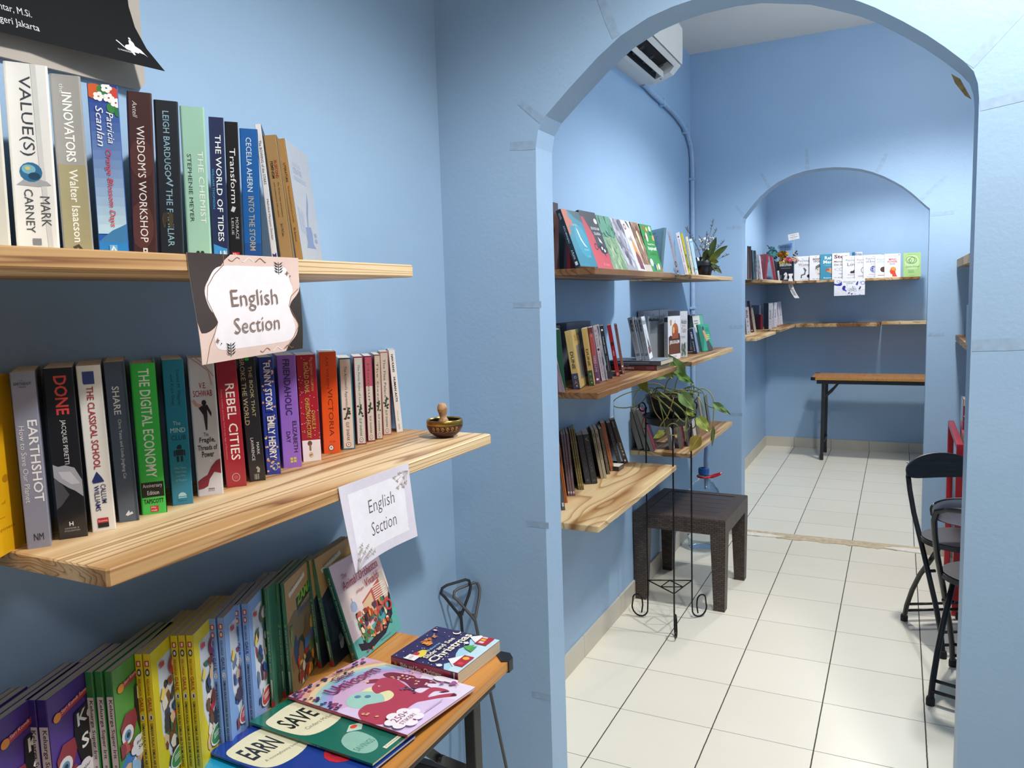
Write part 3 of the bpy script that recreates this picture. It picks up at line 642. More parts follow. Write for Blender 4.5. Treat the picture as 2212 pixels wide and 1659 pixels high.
bk('cec', P_, 'royal blue book with white and grey capitals beside the leaning white one', G, '1f62ad', coat=.6, spine=[
    ('R', 0, .85, 1, 1, '1a4f96'), ('T', 'CECELIA AHERN', .32, .065, .62, .465, 'dce8f2', 'd', .004), ('T', 'INTO THE STORM', .34, .50, .66, .905, 'b5ad98', 'd', .01), ('R', .45, .95, .75, .968, 'f0f4f8'), ('R', .45, .974, .75, .99, 'f0f4f8')],
    front=[('R', 0, 0, 1, 1, '10182e')])
bk('bow', P_, 'thin white book leaning left on the upper pine shelf', G, 'e6e7ec', coat=.7, spine=[
    ('T', 'The BOWING of the STARS', .30, .115, .70, .425, '5a5d66', 'd'), ('T', 'Mehded Maryam Sinclair', .32, .53, .70, .825, '5a5d66', 'd'), ('P', [(.25, .92), (.55, .93), (.85, .915), (.85, .945), (.55, .96), (.25, .945)], '2a3a78')],
    front=[('R', 0, 0, 1, 1, '11162a')])
bk('fem', P_, 'tan shrink-wrapped book with red and black small capitals', G, 'b18f60', coat=.9, spine=[
    ('T', '30-SECOND', .55, .19, .78, .33, 'a02f2f', 'd', .01), ('T', 'FEMINISM', .25, .20, .48, .33, '4a3420', 'd', .01), ('T', 'The 50 key ideas and thinkers', .58, .36, .72, .63, '5a442c', 'd'), ('T', 'each explained in half a minute', .28, .36, .42, .63, '5a442c', 'd'), ('T', 'Jess McCabe', .35, .68, .6, .78, '5a442c', 'd'), ('P', [(.3, .97), (.5, .955), (.62, .975), (.5, .985)], '3a2a1a')],
    front=[('R', 0, 0, 1, 1, '8a7350')])
bk('lit', P_, 'grey front cover with an ink pot and quill, last book on the upper pine shelf', G, 'b7905a', coat=.7, spine=[
    ('T', 'LITERATURE', .30, .19, .62, .34, '4a3420', 'd', .01), ('T', 'The 50 most important forms, genres and styles', .35, .37, .62, .66, '5a442c', 'd'), ('T', 'Ella Berthoud', .35, .70, .62, .81, '5a442c', 'd'), ('P', [(.3, .97), (.5, .955), (.7, .98)], '3a2a1a')],
    front=[('R', 0, 0, 1, 1, 'b4b8bf'), ('T', '30-SECOND', .16, .16, .52, .19, '8894b0'), ('T', 'LITERATURE', .16, .20, .55, .25, '7f8db0'), ('X', .16, .27, .75, .31, 3, '98a2b8'),
     ('P', [(.30, .68), (.62, .66), (.66, .71), (.64, .80), (.74, .84), (.30, .85), (.36, .80), (.34, .71)], '7c8cb2'), ('P', [(.46, .68), (.50, .55), (.62, .42), (.66, .36), (.66, .47), (.56, .57), (.50, .68)], '8191b4'),
     ('P', [(.12, .52), (.34, .56), (.36, .74), (.14, .72)], 'a8aebb'), ('L', [(.2, .58), (.3, .62), (.2, .66), (.3, .68)], .005, '8c98b4'), ('E', .80, .72, .07, .02, '8b98b8'), ('E', .80, .77, .07, .02, '8b98b8'), ('T', '1', .42, .95, .46, .965, '8894b0')])

G = 'books on the long pine shelf'
bk('yellow', P_, 'yellow cover at the frame edge, first on the long pine shelf', G, 'e0a912', front=[
    ('T', 'quiet', .38, .39, .72, .47, 'a86f08', 'h', .01), ('E', .78, .58, .05, .022, 'b07c10'), ('T', 'The power of', .3, .7, .75, .725, 'b07c10'), ('R', .55, .79, .72, .793, 'b07c10'), ('T', 'happiness', .5, .845, .85, .87, 'b07c10'), ('X', .4, .02, .8, .08, 2, 'c8940e')])
bk('earth', P_, 'speckled grey book with wide white capitals next to the yellow cover', G, '8b8da0', spine=[
    ('T', 'THE', .34, .045, .5, .052, '4a4c5a'), ('T', 'EARTHSHOT', .12, .057, .82, .073, '3e404e', 'h', .02), ('T', 'PRIZE', .32, .079, .6, .088, '4a4c5a'), ('T', 'EARTHSHOT', .50, .27, .90, .735, 'ececf2', 'd', .012), ('T', 'How to Save Our Planet', .14, .30, .36, .735, 'd8d8e0', 'd'), ('T', 'NM', .32, .915, .72, .955, '2e3038')])
bk('done', P_, 'black book with red capitals and a pale rock shape low on the spine', G, '1a1a1f', coat=.6, spine=[
    ('P', [(.0, .555), (.2, .57), (.45, .565), (.75, .585), (1, .66), (1, .76), (.7, .72), (.5, .70), (.2, .66), (0, .63)], 'a2a2aa'), ('P', [(.2, .60), (.6, .605), (.9, .68), (.6, .68), (.3, .64)], 'c0c0c6'), ('P', [(.0, .63), (.3, .68), (.5, .74), (.2, .80), (0, .82)], '4a4a52'),
    ('T', 'DONE', .32, .045, .76, .27, 'd2453f', 'd', .02), ('T', 'JACQUES PERETTI', .40, .30, .60, .56, 'd8d8d8', 'd', .004), ('T', 'H', .40, .90, .54, .925, 'f0f0f0', 'h', .02), ('T', 'HODDER &', .24, .934, .72, .943, 'b8b8b8'), ('T', 'STOUGHTON', .22, .949, .74, .958, 'b8b8b8')])
bk('class', P_, 'white book with red capitals and navy drawings, right of the black one', G, 'e9e6e1', spine=[
    ('A', .22, .035, .70, .11, ['26306a', '3a4684', 'c8c4c0'], 14, 8, .16), ('T', 'THE CLASSICAL SCHOOL', .33, .125, .62, .62, 'a82f3c', 'd', .012), ('P', [(.2, .69), (.42, .635), (.62, .675), (.7, .70), (.25, .705)], '27356e'), ('T', 'CALLUM', .52, .715, .74, .83, '27356e', 'd', .008), ('T', 'WILLIAMS', .24, .72, .46, .875, '27356e', 'd', .008),
    ('R', .26, .92, .72, .95, 'c02634'), ('R', .26, .95, .72, .978, '1c1c22'), ('T', 'Economist', .3, .93, .68, .943, 'f0dada')])
bk('share', P_, 'slate grey book with pale narrow capitals, left of the bright green one', G, '4a5768', coat=.6, spine=[
    ('R', .85, 0, 1, 1, '3c4858'), ('T', 'SHARE', .28, .15, .62, .325, 'dcdcd8', 'd', .01), ('T', 'Chris Yates and Linda Jingfang Cai', .38, .355, .58, .725, 'd0d2d4', 'd'), ('L', [(.4, .96), (.55, .935), (.5, .955), (.7, .945)], .008, 'd8dade')])
bk('digital', H_, 'bright green book with white capitals and a black band low on the spine', G, '3cc24c', hard=True, coat=.5, spine=[
    ('R', 0, .785, 1, .885, '1a1a1a'), ('T', 'THE DIGITAL ECONOMY', .30, .035, .72, .755, 'e6f3e4', 'd', .014), ('T', 'Anniversary', .12, .795, .88, .828, 'd8d8d8'), ('T', 'Edition', .28, .842, .74, .87, 'd8d8d8'), ('T', 'TAPSCOTT', .12, .898, .90, .928, '122412', 'h', .02), ('R', .36, .945, .68, .985, 'c8323c'), ('T', 'Mc', .4, .95, .58, .96, 'ffffff'), ('T', 'Hill', .4, .97, .6, .98, 'ffffff')],
    front=[('R', 0, 0, 1, 1, '24843a')])
bk('mind', P_, 'teal book with a small robot figure on the spine', G, '1a7c9a', coat=.5, spine=[
    ('T', 'Daniel M. Wegner', .58, .07, .76, .32, '0d4052', 'd'), ('T', 'and Kurt Gray', .30, .10, .46, .31, '0d4052', 'd'), ('T', 'The', .30, .42, .66, .447, 'a8c8d2'), ('T', 'MIND', .16, .465, .86, .497, 'c2dae0'), ('T', 'CLUB', .18, .517, .86, .549, '0d3a4a'),
    ('R', .40, .595, .62, .612, '0b2530'), ('R', .32, .617, .70, .655, '0b2530'), ('R', .24, .62, .30, .66, '0b2530'), ('R', .72, .62, .78, .66, '0b2530'), ('R', .36, .66, .47, .70, '0b2530'), ('R', .55, .66, .66, .70, '0b2530'), ('E', .53, .594, .1, .012, '0b2530'),
    ('T', 'Who Thinks,', .22, .735, .78, .752, '7fb2c2'), ('T', 'What Feels,', .24, .762, .78, .779, '7fb2c2'), ('T', 'and Why', .30, .79, .72, .807, '7fb2c2'), ('T', 'It Matters', .26, .818, .76, .835, '7fb2c2'), ('E', .5, .94, .2, .028, 'a8ccd6'), ('R', .3, .94, .7, .97, '1a7c9a'), ('R', .3, .945, .7, .952, 'a8ccd6')])
bk('schwab', H_, 'thick pale grey book with red capitals and a dark dancing figure', G, 'd4d1d5', hard=True, spine=[
    ('L', [(.1, .0), (.4, .04), (.75, .1), (.85, .2)], .004, 'b89a94'), ('L', [(.3, .0), (.6, .05), (.95, .14)], .004, 'b89a94'), ('T', 'V.E.', .36, .18, .62, .222, '9c1f36', 'h', .01), ('T', 'SCHWAB', .12, .235, .84, .28, '9c1f36', 'h', .01),
    ('L', [(.08, .30), (.2, .335), (.4, .35)], .012, 'c89a90'), ('E', .50, .325, .09, .02, '20181c'), ('P', [(.42, .345), (.62, .34), (.76, .40), (.74, .43), (.66, .40), (.60, .375), (.60, .42), (.56, .52), (.50, .525), (.47, .42), (.28, .36)], '241c20'), ('P', [(.44, .40), (.60, .40), (.56, .52), (.5, .525)], '2e2024'),
    ('T', 'The', .40, .54, .58, .568, '1c181a'), ('T', 'Fragile,', .22, .574, .82, .622, '1c181a', 'h', .016), ('T', 'Threads of', .14, .630, .88, .668, '1c181a', 'h', .016), ('T', 'Power', .28, .676, .74, .72, '1c181a', 'h', .016), ('E', .6, .745, .06, .012, 'e8e0da'),
    ('P', [(1, .74), (.8, .75), (.6, .79), (.42, .85), (.3, .86), (.12, .88), (0, .89), (0, .95), (.25, .945), (.42, .93), (.5, .88), (.7, .83), (1, .845)], '8a2336'), ('T', 'titan', .42, .945, .66, .956, '4a4448', 'h', .02), ('T', 'BOOKS', .42, .962, .66, .97, '4a4448')])
bk('rebel', P_, 'dark red book with tall cream capitals under the corner of the pink sign', G, 'a02030', coat=.5, spine=[
    ('T', 'REBEL CITIES', .36, .20, .80, .79, 'f2e6dc', 'd', .006), ('T', 'Poetry, London and New York in the Age of Revolution', .10, .24, .20, .78, 'd88a8a', 'd'), ('O', .5, .925, .2, .032, .15, 'd8a8a8'), ('E', .5, .925, .12, .018, 'b84a50')])
bk('broke', P_, 'black book with gold capitals between the dark red and the royal blue ones', G, '25252a', spine=[
    ('T', 'BROKE THE WORLD', .06, .0, .34, .54, 'b3a77e', 'd', .004), ('T', 'THE BOOK THAT', .54, .07, .76, .475, 'b3a77e', 'd', .004), ('E', .52, .012, .14, .014, '2cc83c'), ('T', 'MARK', .62, .685, .78, .785, 'd8d8d8', 'd'), ('T', 'LAWRENCE', .28, .645, .46, .83, 'd8d8d8', 'd'), ('L', [(.5, .885), (.62, .90), (.58, .93)], .01, 'a8a48e'), ('A', .3, .94, .6, .985, ['6a6a66', '9a968a'], 8, 2, .1)])
R9 = random.Random(9)
bk('funny', P_, 'royal blue book patterned with peach peanut shapes', G, '2a3d9c', coat=.5, spine=[('E', R9.uniform(.05, .95), R9.uniform(.01, .99), .09, .009, R9.choice(['e8b28a', 'd89a70', 'f0c8a0'])) for _ in range(46)] + [
    ('R', .26, .045, .80, .46, '2a3d9c'), ('R', .26, .49, .80, .87, '2a3d9c'), ('T', 'FUNNY STORY', .28, .048, .76, .455, 'f6ecdc', 'd', .022), ('T', 'EMILY HENRY', .30, .50, .78, .865, 'f6ecdc', 'd', .022), ('O', .6, .935, .2, .03, .2, 'a8c0e8')])
bk('friend', P_, 'lilac book with dark violet capitals and a yellow square at the foot', G, '9a6bc9', spine=[
    ('T', 'FRIENDAHOLIC', .30, .035, .66, .53, '3d2a62', 'd', .022), ('T', 'ELIZABETH', .62, .585, .84, .865, '32234f', 'd', .014), ('T', 'DAY', .26, .675, .48, .775, '32234f', 'd', .014), ('R', .40, .91, .54, .93, 'd9cb55'), ('R', .58, .908, .72, .928, 'd9cb55'), ('R', .40, .935, .54, .955, 'd9cb55'), ('R', .58, .933, .72, .953, 'd9cb55')])
R9 = random.Random(12)
bk('dahl', P_, 'red book dotted with snow, white panel at the foot of its spine', G, 'aa1f2f', spine=[('E', R9.uniform(.04, .96), R9.uniform(.02, .78), .022, .0035, 'f0dcd8') for _ in range(50)] + [
    ('R', 0, .80, 1, 1, 'ece6e1'), ('T', 'ROALD DAHL', .34, .07, .58, .36, 'c9a24c', 'd', .02), ('T', 'THE CENTENARY COLLECTION', .68, .02, .80, .34, 'c9a24c', 'd'), ('T', 'CHRISTMAS FACTORY', .30, .40, .54, .78, 'c9a24c', 'd', .016), ('T', 'CHARLIE &', .60, .52, .80, .70, 'c9a24c', 'd', .01), ('E', .42, .83, .12, .025, '6a4a3a'), ('R', .38, .84, .48, .90, '8a6a4a'), ('O', .45, .94, .11, .024, .25, 'c9a838'), ('L', [(.38, .945), (.5, .935)], .008, '9a8030')])
bk('victoria', P_, 'plain orange book left of the narrow white row', G, 'e5561b', coat=.4, spine=[
    ('T', 'A.N. WILSON', .36, .05, .52, .36, '9c3812', 'd'), ('T', 'VICTORIA', .40, .365, .68, .83, '6e2812', 'd'), ('T', 'A Life', .38, .875, .72, .893, '9c3812')] + oval(.46, .945, .16, .03, 'f4efe4', '3a2a20'))
def slim(key, lab, edge, top, title, auth='ELIF SHAFAK', pat='3a4438', s=1):
    R = random.Random(s)
    leaf = [('E', .5+R.uniform(-.25, .25), .60+R.uniform(-.05, .08), .12, .012, pat) for _ in range(7)] + [('L', [(.35, .66), (.5, .60), (.6, .54)], .008, pat)]
    bk(key, P_, lab, G, edge, coat=.5, spine=[('R', .1, .015, .9, .985, 'd9d2c8'), ('R', .1, .015, .9, .35, top)] + leaf + [('T', title, .34, .09, .62, .545, '6a5a50', 'd'), ('T', auth, .36, .70, .60, .905, '5a4a44', 'd')] + oval(.48, .945, .2, .028, 'efe9de', '7a2a30'))
slim('arch', 'slim book with a teal border around a pale spine, right of the orange one', '2b7088', 'cfcac2', "The Architect's Apprentice", s=1)
slim('forty', 'slim pale book with a burgundy border, second of the narrow row', '8a2a38', 'cbc6c0', 'The Forty Rules of Love', s=2)
slim('honour', 'slim pale book with a pink top and a navy foot, third of the narrow row', '7a2f4a', 'b8566a', 'Honour', s=3)
slim('gaze', 'thinnest brown bordered book, fourth of the narrow row', '8a5a48', 'c9bba8', 'The Gaze', s=4)
slim('flea', 'slim pale book with a burgundy top edge, left of the leaning white one', 'b06a60', 'd0c6ba', 'The Flea Palace', s=5)
bk('human', P_, 'white book with bold black capitals at the end of the long pine shelf', G, 'f1f1ef', coat=.3, spine=[
    ('T', 'HAN KANG', .34, .05, .68, .265, '141414', 'd', .03), ('T', 'HUMAN ACTS', .34, .325, .68, .63, '141414', 'd', .03), ('T', 'novel', .36, .74, .6, .86, '6fc0a0', 'd'), ('T', 'GRANTA', .4, .9, .56, .965, '3a3a3a', 'd')])

# ------------------------------------------------------------------ comics fanned along the folding table
G = 'comics fanned along the orange table'
ZT = .740
def comic_kid(base, seed):          # cover of the science comics
    return [('R', 0, 0, 1, 1, base), ('P', [(0, .66), (.12, .60), (.3, .64), (.5, .56), (1, .60), (1, 1), (0, 1)], '3a78b8'), ('P', [(.02, .80), (.2, .68), (.4, .76), (.6, .64), (.9, .70), (.9, 1), (.02, 1)], '6aa8d8'), ('P', [(.1, .72), (.3, .62), (.36, .70), (.2, .84)], 'd0e0ec'),
        ('A', .04, .66, .98, .98, ['2a3a78', 'd8b088', '3f6fb8', 'c85a4a', 'e8d8c0', '28304a', '8fb8d8', '1f2a5a', 'c89870'], 46, seed, .10),
        ('P', [(.08, .125), (.46, .095), (.47, .13), (.09, .165)], 'b8323a'), ('T', 'Seri Komik Sains', .14, .118, .45, .142, 'f0d8c8', 'h', 0, 0, -.03), ('E', .09, .145, .045, .028, 'e8902a'),
        ('P', [(.28, .20), (.98, .14), (.98, .54), (.34, .58), (.26, .36)], '17171c'), ('T', 'Keluarga', .31, .215, .97, .325, 'e4e4e0', 'h', .02, 0, -.045), ('T', 'Super', .34, .37, .84, .485, 'e4e4e0', 'h', .02, 0, -.04), ('T', 'Irit', .56, .49, .84, .56, 'e4e4e0', 'h', .02),
        ('P', [(.04, .40), (.12, .33), (.26, .34), (.28, .42), (.2, .52), (.06, .54)], '8a2f3a'), ('E', .13, .47, .085, .06, 'dcd8d8'), ('E', .13, .475, .05, .036, '5a8ab0'), ('E', .135, .475, .025, .018, '22303a'), ('A', .02, .50, .26, .60, ['8a2f3a', 'b84a4a', '3a2a50'], 7, seed, .08)] + [('E', .33+.11*cos(k), .60+.045*sin(k), .07, .035, 'dcdce0') for k in range(7)] + [('E', .33, .60, .13, .05, 'dcdce0'), ('T', 'Belajar', .24, .57, .42, .597, '2a2a34', 'h', .01, 0, -.012), ('T', 'Sains', .26, .605, .40, .632, '2a2a34', 'h', .01, 0, -.012)]
def sp_kid(base): return [('R', 0, .165, 1, 1, 'd3d0d8'), ('T', 'Keluarga Super Irit', .22, .185, .80, .575, '3a3440', 'd', .014), ('T', 'Belajar Sains', .30, .62, .66, .84, '4a4450', 'd', .01)]
def comic_gaul(base, banner, pal, seed):
    return [('R', 0, 0, 1, 1, base), ('P', [(.12, .10), (.95, .07), (.95, .93), (.3, .93), (.12, .6)], 'cdd4dc'), ('A', .14, .26, .95, .92, pal, 80, seed, .085), ('E', .50, .20, .2, .085, banner), ('E', .46, .19, .1, .05, 'e0d0d0'), ('E', .52, .195, .06, .03, banner), ('R', .66, .10, .92, .19, banner), ('R', .72, .125, .86, .16, 'e8e0dc'), ('R', .14, .115, .22, .15, 'c83a40'),
        ('P', [(.10, .35), (.16, .28), (.2, .34), (.14, .38)], 'e8d060'), ('E', .36, .86, .17, .075, 'dfe6da'), ('E', .36, .86, .15, .063, '3f8a50' if base == 'd6c526' else 'c04a50'), ('X', .27, .835, .46, .88, 3, 'dfe6da')]
def sp_gaul(ink_, title, sub):
    return [('R', .2, .045, .8, .085, 'b8323a'), ('R', .36, .052, .66, .078, 'e8d8c8'), ('E', .5, .125, .3, .026, '3a3a40' if ink_ == 'a03a2a' else 'b04a48'), ('E', .5, .125, .17, .014, 'd8d0c0'), ('T', 'KELUARGA', .28, .17, .62, .285, ink_, 'd', .01), ('T', 'GAUL', .22, .295, .74, .40, ink_, 'd', .02), ('E', .5, .435, .26, .022, 'd4d4d8'), ('T', title, .4, .423, .62, .449, '2a2a34'), ('T', sub, .30, .475, .68, .955, '2a2a30', 'd', .012)]
def comic(label, x, y, a, t, H, D, col, spine, front=(), lean=0):
    return book('comic_book', label, G, (x, y, ZT), a, lean, t, H, D, col, spine=spine, front=front, pages=PAGEG, coat=.3, cat='comic')
PU, GN, YE_, BL = '33287a', '2f7d45', 'd6c526', '7ea2d6'
rows_ = [('purple comic, farthest out of frame beside the table edge', -1.053, .444, PU, 0), ('purple comic peeking in at the bottom frame edge', -1.044, .4515, PU, 1), ('rear purple comic of the pair whose cover meets the frame edge', -1.055, .525, PU, 0), ('purple comic with its front cover cut by the frame edge', -1.0445, .5325, PU, 1),
         ('rear purple comic with a white spine label, left of its twin', -1.0615, .5955, PU, 0), ('purple comic with its whole cover in view, left of the green trio', -1.0465, .6015, PU, 1),
         ('rear green comic of the trio with white spine labels', -1.061, .682, GN, 0), ('middle green comic of the trio with white spine labels', -1.049, .689, GN, 0), ('front green comic of the trio, its cover in view', -1.0355, .695, GN, 1)]
for i, (lab, x, y, c, fr) in enumerate(rows_):
    comic(lab, x, y, 21.5, .0118 if i < 4 or c == GN else .0148, .236, .178, c, sp_kid(c), comic_kid('4a2f80' if c == PU else '4f8f3a', 20+i) if fr else ())
PY = ['b8323a', '6a4a30', '3f6a50', 'd8b890', '7a3a2a', '2f4a6a', 'e0d8cc', '3a3a40']
PB_ = ['2f4a8a', '6a7a98', '4a3a50', 'b8a898', '30406a', 'd0d4dc', '8a4a5a', '3f5f58']
for lab, x, y, col, bn, fr, n in (('rear yellow comic of the pair, right of the green trio', -1.044, .752, YE_, 'b8323a', 0, 1), ('front yellow comic of the pair, round red title on its cover', -1.032, .7575, YE_, 'b8323a', 1, 1),
        ('first yellow comic of the trio beside the blue ones', -1.0485, .8215, YE_, '9a2f50', 0, 1), ('middle yellow comic of the trio beside the blue ones', -1.0375, .8275, YE_, '9a2f50', 0, 1), ('last yellow comic of the trio, its cover facing the blue ones', -1.0255, .833, YE_, '9a2f50', 1, 1),
        ('first blue comic of the left pair', -1.0445, .8965, BL, '3f4f8a', 0, 2), ('second blue comic of the left pair, cover in view', -1.0335, .9045, BL, '3f4f8a', 1, 2), ('first blue comic of the right pair', -1.0515, .9580, BL, '5a6a58', 0, 2), ('second blue comic of the right pair, beside the thin green ones', -1.0415, .9670, BL, '5a6a58', 1, 2)):
    comic(lab, x, y, 26, .0112, .236, .172 if y < .93 else .168, col, sp_gaul('a03a2a' if col == YE_ else '3a4a86', '1' if n == 1 else '2', 'GIMANA KALAU SEMUA AIR DI BUMI HILANG?' if n == 1 else 'GIMANA KALAU DI DUNIA INI NGGAK ADA UANG?'), comic_gaul(col, bn, PY if n == 1 else PB_, int(y*1000)) if fr else ())
TE = '3f7d62'
def sp_dino(): return [('A', .05, .02, .95, .16, ['2f6a3a', '6a9a58', '2f5a50'], 6, 3, .2), ('T', 'the land of the giants', .3, .40, .66, .70, 'd8e0d0', 'd'), ('T', 'No. 3', .25, .35, .7, .375, 'e8d860'), ('R', 0, .94, 1, 1, 'b03038'), ('A', .1, .76, .9, .92, ['c8d0c8', '8aa898', '3f6a58'], 7, 4, .2)]
def cv_dino(seed, dark):
    base = '24303a' if dark else '7a6a48'
    return [('R', 0, 0, 1, 1, base), ('P', [(0, 0), (1, 0), (1, .30), (.6, .34), (.2, .30), (0, .36)], 'b08a52'), ('P', [(.1, .12), (.62, .06), (.64, .10), (.12, .16)], 'd8d0b8'), ('T', 'COMIC ADVENTURES NO.3', .16, .095, .58, .12, '4a4030', 'h', 0, 0, -.04), ('P', [(.3, .22), (.95, .14), (.97, .25), (.32, .33)], '2a3a22'), ('T', 'ZAMAN', .34, .20, .93, .29, '8ab83a', 'h', .03, 0, -.05),
            ('T', 'DINOSAURUS', .34, .33, .93, .39, '3a5a8a', 'h', .02, 0, -.04), ('A', .05, .40, .95, .80, ['3f6a9a', '2a3a30', 'c8a040', '5a7a4a', '28405a', '7a5a38'] if not dark else ['1c2630', '2a3c48', '31424a', '3a3a30'], 30, seed, .15), ('A', .2, .72, .95, .97, ['c83a2a', 'e8a030', '2a2a30', 'c8c0b0', '8a2a28'] if not dark else ['c8ccc8', '46545a', '7a8a88', '1c2630'], 24, seed+1, .10), ('R', .86, .86, .96, .93, 'd8d838')]
for lab, x, y, a, t, H, D, ln, fr in (('first thin green spined comic, right of the blue pair', -1.068, 1.0335, 22, .0078, .235, .17, .2, 0), ('second thin green spined comic, right of the blue pair', -1.0585, 1.0395, 22, .0085, .236, .17, .2, 0), ('third thin green spined comic, just left of the dinosaur cover', -1.066, 1.0775, 22, .0078, .231, .17, .3, 0), ('green spined comic with a colourful dinosaur cover in view', -1.0500, 1.080, 22, .0080, .233, .17, 1.2, 1),
        ('dark covered comic tilting left between the dinosaur cover and its twin', -1.0845, 1.203, 13, .0095, .234, .17, 3.9, 2), ('dark covered comic tilting left just behind the leaning orchestra book', -1.0640, 1.219, 11, .0102, .234, .17, 8.5, 2)):
    comic(lab, x, y, a, t, H, D, TE, sp_dino(), cv_dino(int(x*-1000), fr == 2) if fr else (), ln)
book('picture_book', 'picture book with a boatful of animal musicians, leaning back beside the hanging white sign', None, (-1.026, 1.247, ZT), 5.5, 17.5, .0135, .213, .188, '1f6a58', coat=.5, cat='book', spine=[
    ('T', 'The Animal Orchestra plays Vivaldi', .28, .10, .68, .80, 'c8d8d0', 'd', .004), ('E', .5, .90, .2, .015, 'c86a3a'), ('R', 0, .945, 1, .985, '27405e'), ('R', 0, .955, 1, .962, 'c8a858')],
    front=[('R', .02, 0, 1, 1, 'd9c3cb'), ('R', .02, .30, 1, .60, 'e2cfc8'), ('P', [(.02, .80), (.3, .78), (.7, .74), (1, .66), (1, 1), (.02, 1)], '5fa8a0'), ('P', [(.62, .66), (1, .52), (1, .74), (.66, .8)], '4f9aa0'), ('R', .16, .50, .30, .74, 'c9c2c4'), ('E', .23, .49, .065, .055, '9aa6c0'), ('R', .222, .40, .238, .45, '8a96b0'), ('R', .14, .60, .34, .76, 'd8d0cc'),
           ('P', [(.40, .50), (.96, .34), (.98, .62), (.42, .74)], 'b8584a'), ('P', [(.40, .52), (.62, .46), (.62, .66), (.42, .72)], 'd8b890'), ('R', .84, .32, .96, .60, 'c8bcae'), ('X', .66, .42, .94, .58, 7, 'e8d8c8'),
           ('P', [(.10, .84), (.3, .90), (.6, .86), (.86, .72), (.95, .56), (.97, .60), (.90, .80), (.66, .93), (.30, .97), (.12, .92)], '2a2430'), ('A', .20, .56, .84, .88, ['b8402e', 'd89a40', '8a3a28', 'e8d0a8', '3a5a6a', 'c86a50', '5a3a4a', '4a7a50', '2a2a34'], 90, 7, .055), ('O', .86, .68, .075, .06, .35, 'c83a34'),
           ('T', 'Usborne', .42, .055, .60, .078, '8a3a5a', 'h', 0, .2), ('T', 'The', .16, .13, .26, .18, '9a3040', 'h', 0, .15, -.01), ('T', 'Animal Orchestra', .12, .20, .90, .29, '9a3040', 'h', .006, .15, -.035), ('T', 'plays', .34, .345, .50, .39, '9a3040', 'h', 0, .15), ('T', 'Vivaldi', .54, .30, .86, .385, '9a3040', 'h', .006, .15, -.02), ('T', 'Illustrated by', .5, .945, .74, .965, '2a4a50', 'h', 0, .2), ('E', .22, .955, .02, .014, '8a5a8a'), ('E', .32, .965, .02, .014, 'c88a3a')])

# flat books: (spine top corner, direction to the fore-edge, direction of the top)
def flat_book(name, label, o, right, top, t, H, D, col, **kw):
    y = Vector(right).normalized(); z = Vector(top); z = (z-y*z.dot(y)).normalized(); x = y.cross(z)
    M = Matrix((x, y, z)).transposed()
    return book(name, label, kw.pop('group', 'picture books lying on the orange table'), Vector(o)-z*H, 0, 0, t, H, D, col, flat=M.to_euler(), **kw)
WAVE = [('C', [(.04, .12), (.16, .08), (.4, .07), (.56, .13), (.62, .26), (.58, .40), (.42, .49), (.2, .50), (.06, .44), (.02, .28)], 'e6e2c2')]
flat_book('picture_book', 'bright cyan cover half out of frame at the bottom of the table', (-1.035, .742, ZT), (.02, 1, 0), (-1, .02, 0), .0045, .28, .20, '189fd8', coat=.6, front=[('T', 'SPEND', .1, .2, .6, .36, '14324a', 'h', .02)])
flat_book('picture_book', 'blue money picture book lying under the green one', (-1.034, .868, ZT+.0095), (.05, 1, -.024), (-1, .05, 0), .0045, .282, .205, '1d3f9a', coat=.9, spine=[('T', 'Earn It!', .3, .5, .7, .6, 'd8dce8', 'd')], front=WAVE + [('T', 'EARN', .08, .15, .40, .32, '2a3238', 'h', .02, .1, .02), ('T', 'A moneybunny book', .12, .37, .46, .405, '6a6a58', 'h', 0, 0, .02), ('E', .52, .72, .16, .11, 'c02a3a'), ('E', .5, .70, .07, .05, '8a1f30')])
flat_book('picture_book', 'green money picture book with a savings bag, half under the unicorn cover', (-1.034, .960, ZT+.0150), (.05, 1, -.024), (-1, .05, 0), .0048, .284, .205, '17705f', coat=.9, spine=[('T', 'Save It!', .3, .5, .7, .6, 'e0e8e0', 'd')], front=WAVE + [('T', 'SAVE', .08, .155, .40, .32, '1f2a2a', 'h', .02, .1, .02), ('T', 'Cinders McLeod', .14, .37, .48, .405, '6a6a58', 'h', 0, 0, .02), ('C', [(.06, .80), (.12, .69), (.24, .65), (.32, .70), (.30, .84), (.2, .92), (.09, .90)], '8fbfb0'), ('T', 'SAVINGS', .08, .80, .28, .85, '4f8a7c', 'h', .01, 0, .01), ('P', [(.26, .64), (.36, .60), (.46, .65), (.36, .70)], 'b8d8c8'), ('E', .36, .635, .035, .02, 'd8502e'), ('E', .48, .80, .045, .025, 'd84a34'), ('E', .53, .78, .03, .02, 'e8b030'), ('R', .22, .945, .52, .975, 'e6e2c8'), ('T', 'A moneybunny book', .24, .95, .50, .968, '3a4a44')])
R9 = random.Random(31)
UNI = [('R', 0, 0, 1, 1, 'd3aed4'), ('P', [(.0, .40), (.3, .52), (.6, .66), (1, .60), (1, 1), (0, 1)], 'dcc8ea'), ('P', [(.62, .66), (1, .56), (1, 1), (.7, 1)], 'e4daf0')]
for k, c in enumerate(('d8a68c', 'e6cda6', 'a4cbc8', '93b6dc', 'b7a0da')):
    UNI.append(('P', [(.47+(.78-.055*k)*cos(a), .58+(.58-.041*k)*sin(a)) for a in [PI*1.07+PI*.83*i/18 for i in range(19)]] + [(.47+(.725-.055*k)*cos(a), .58+(.539-.041*k)*sin(a)) for a in [PI*1.07+PI*.83*i/18 for i in range(18, -1, -1)]], c))
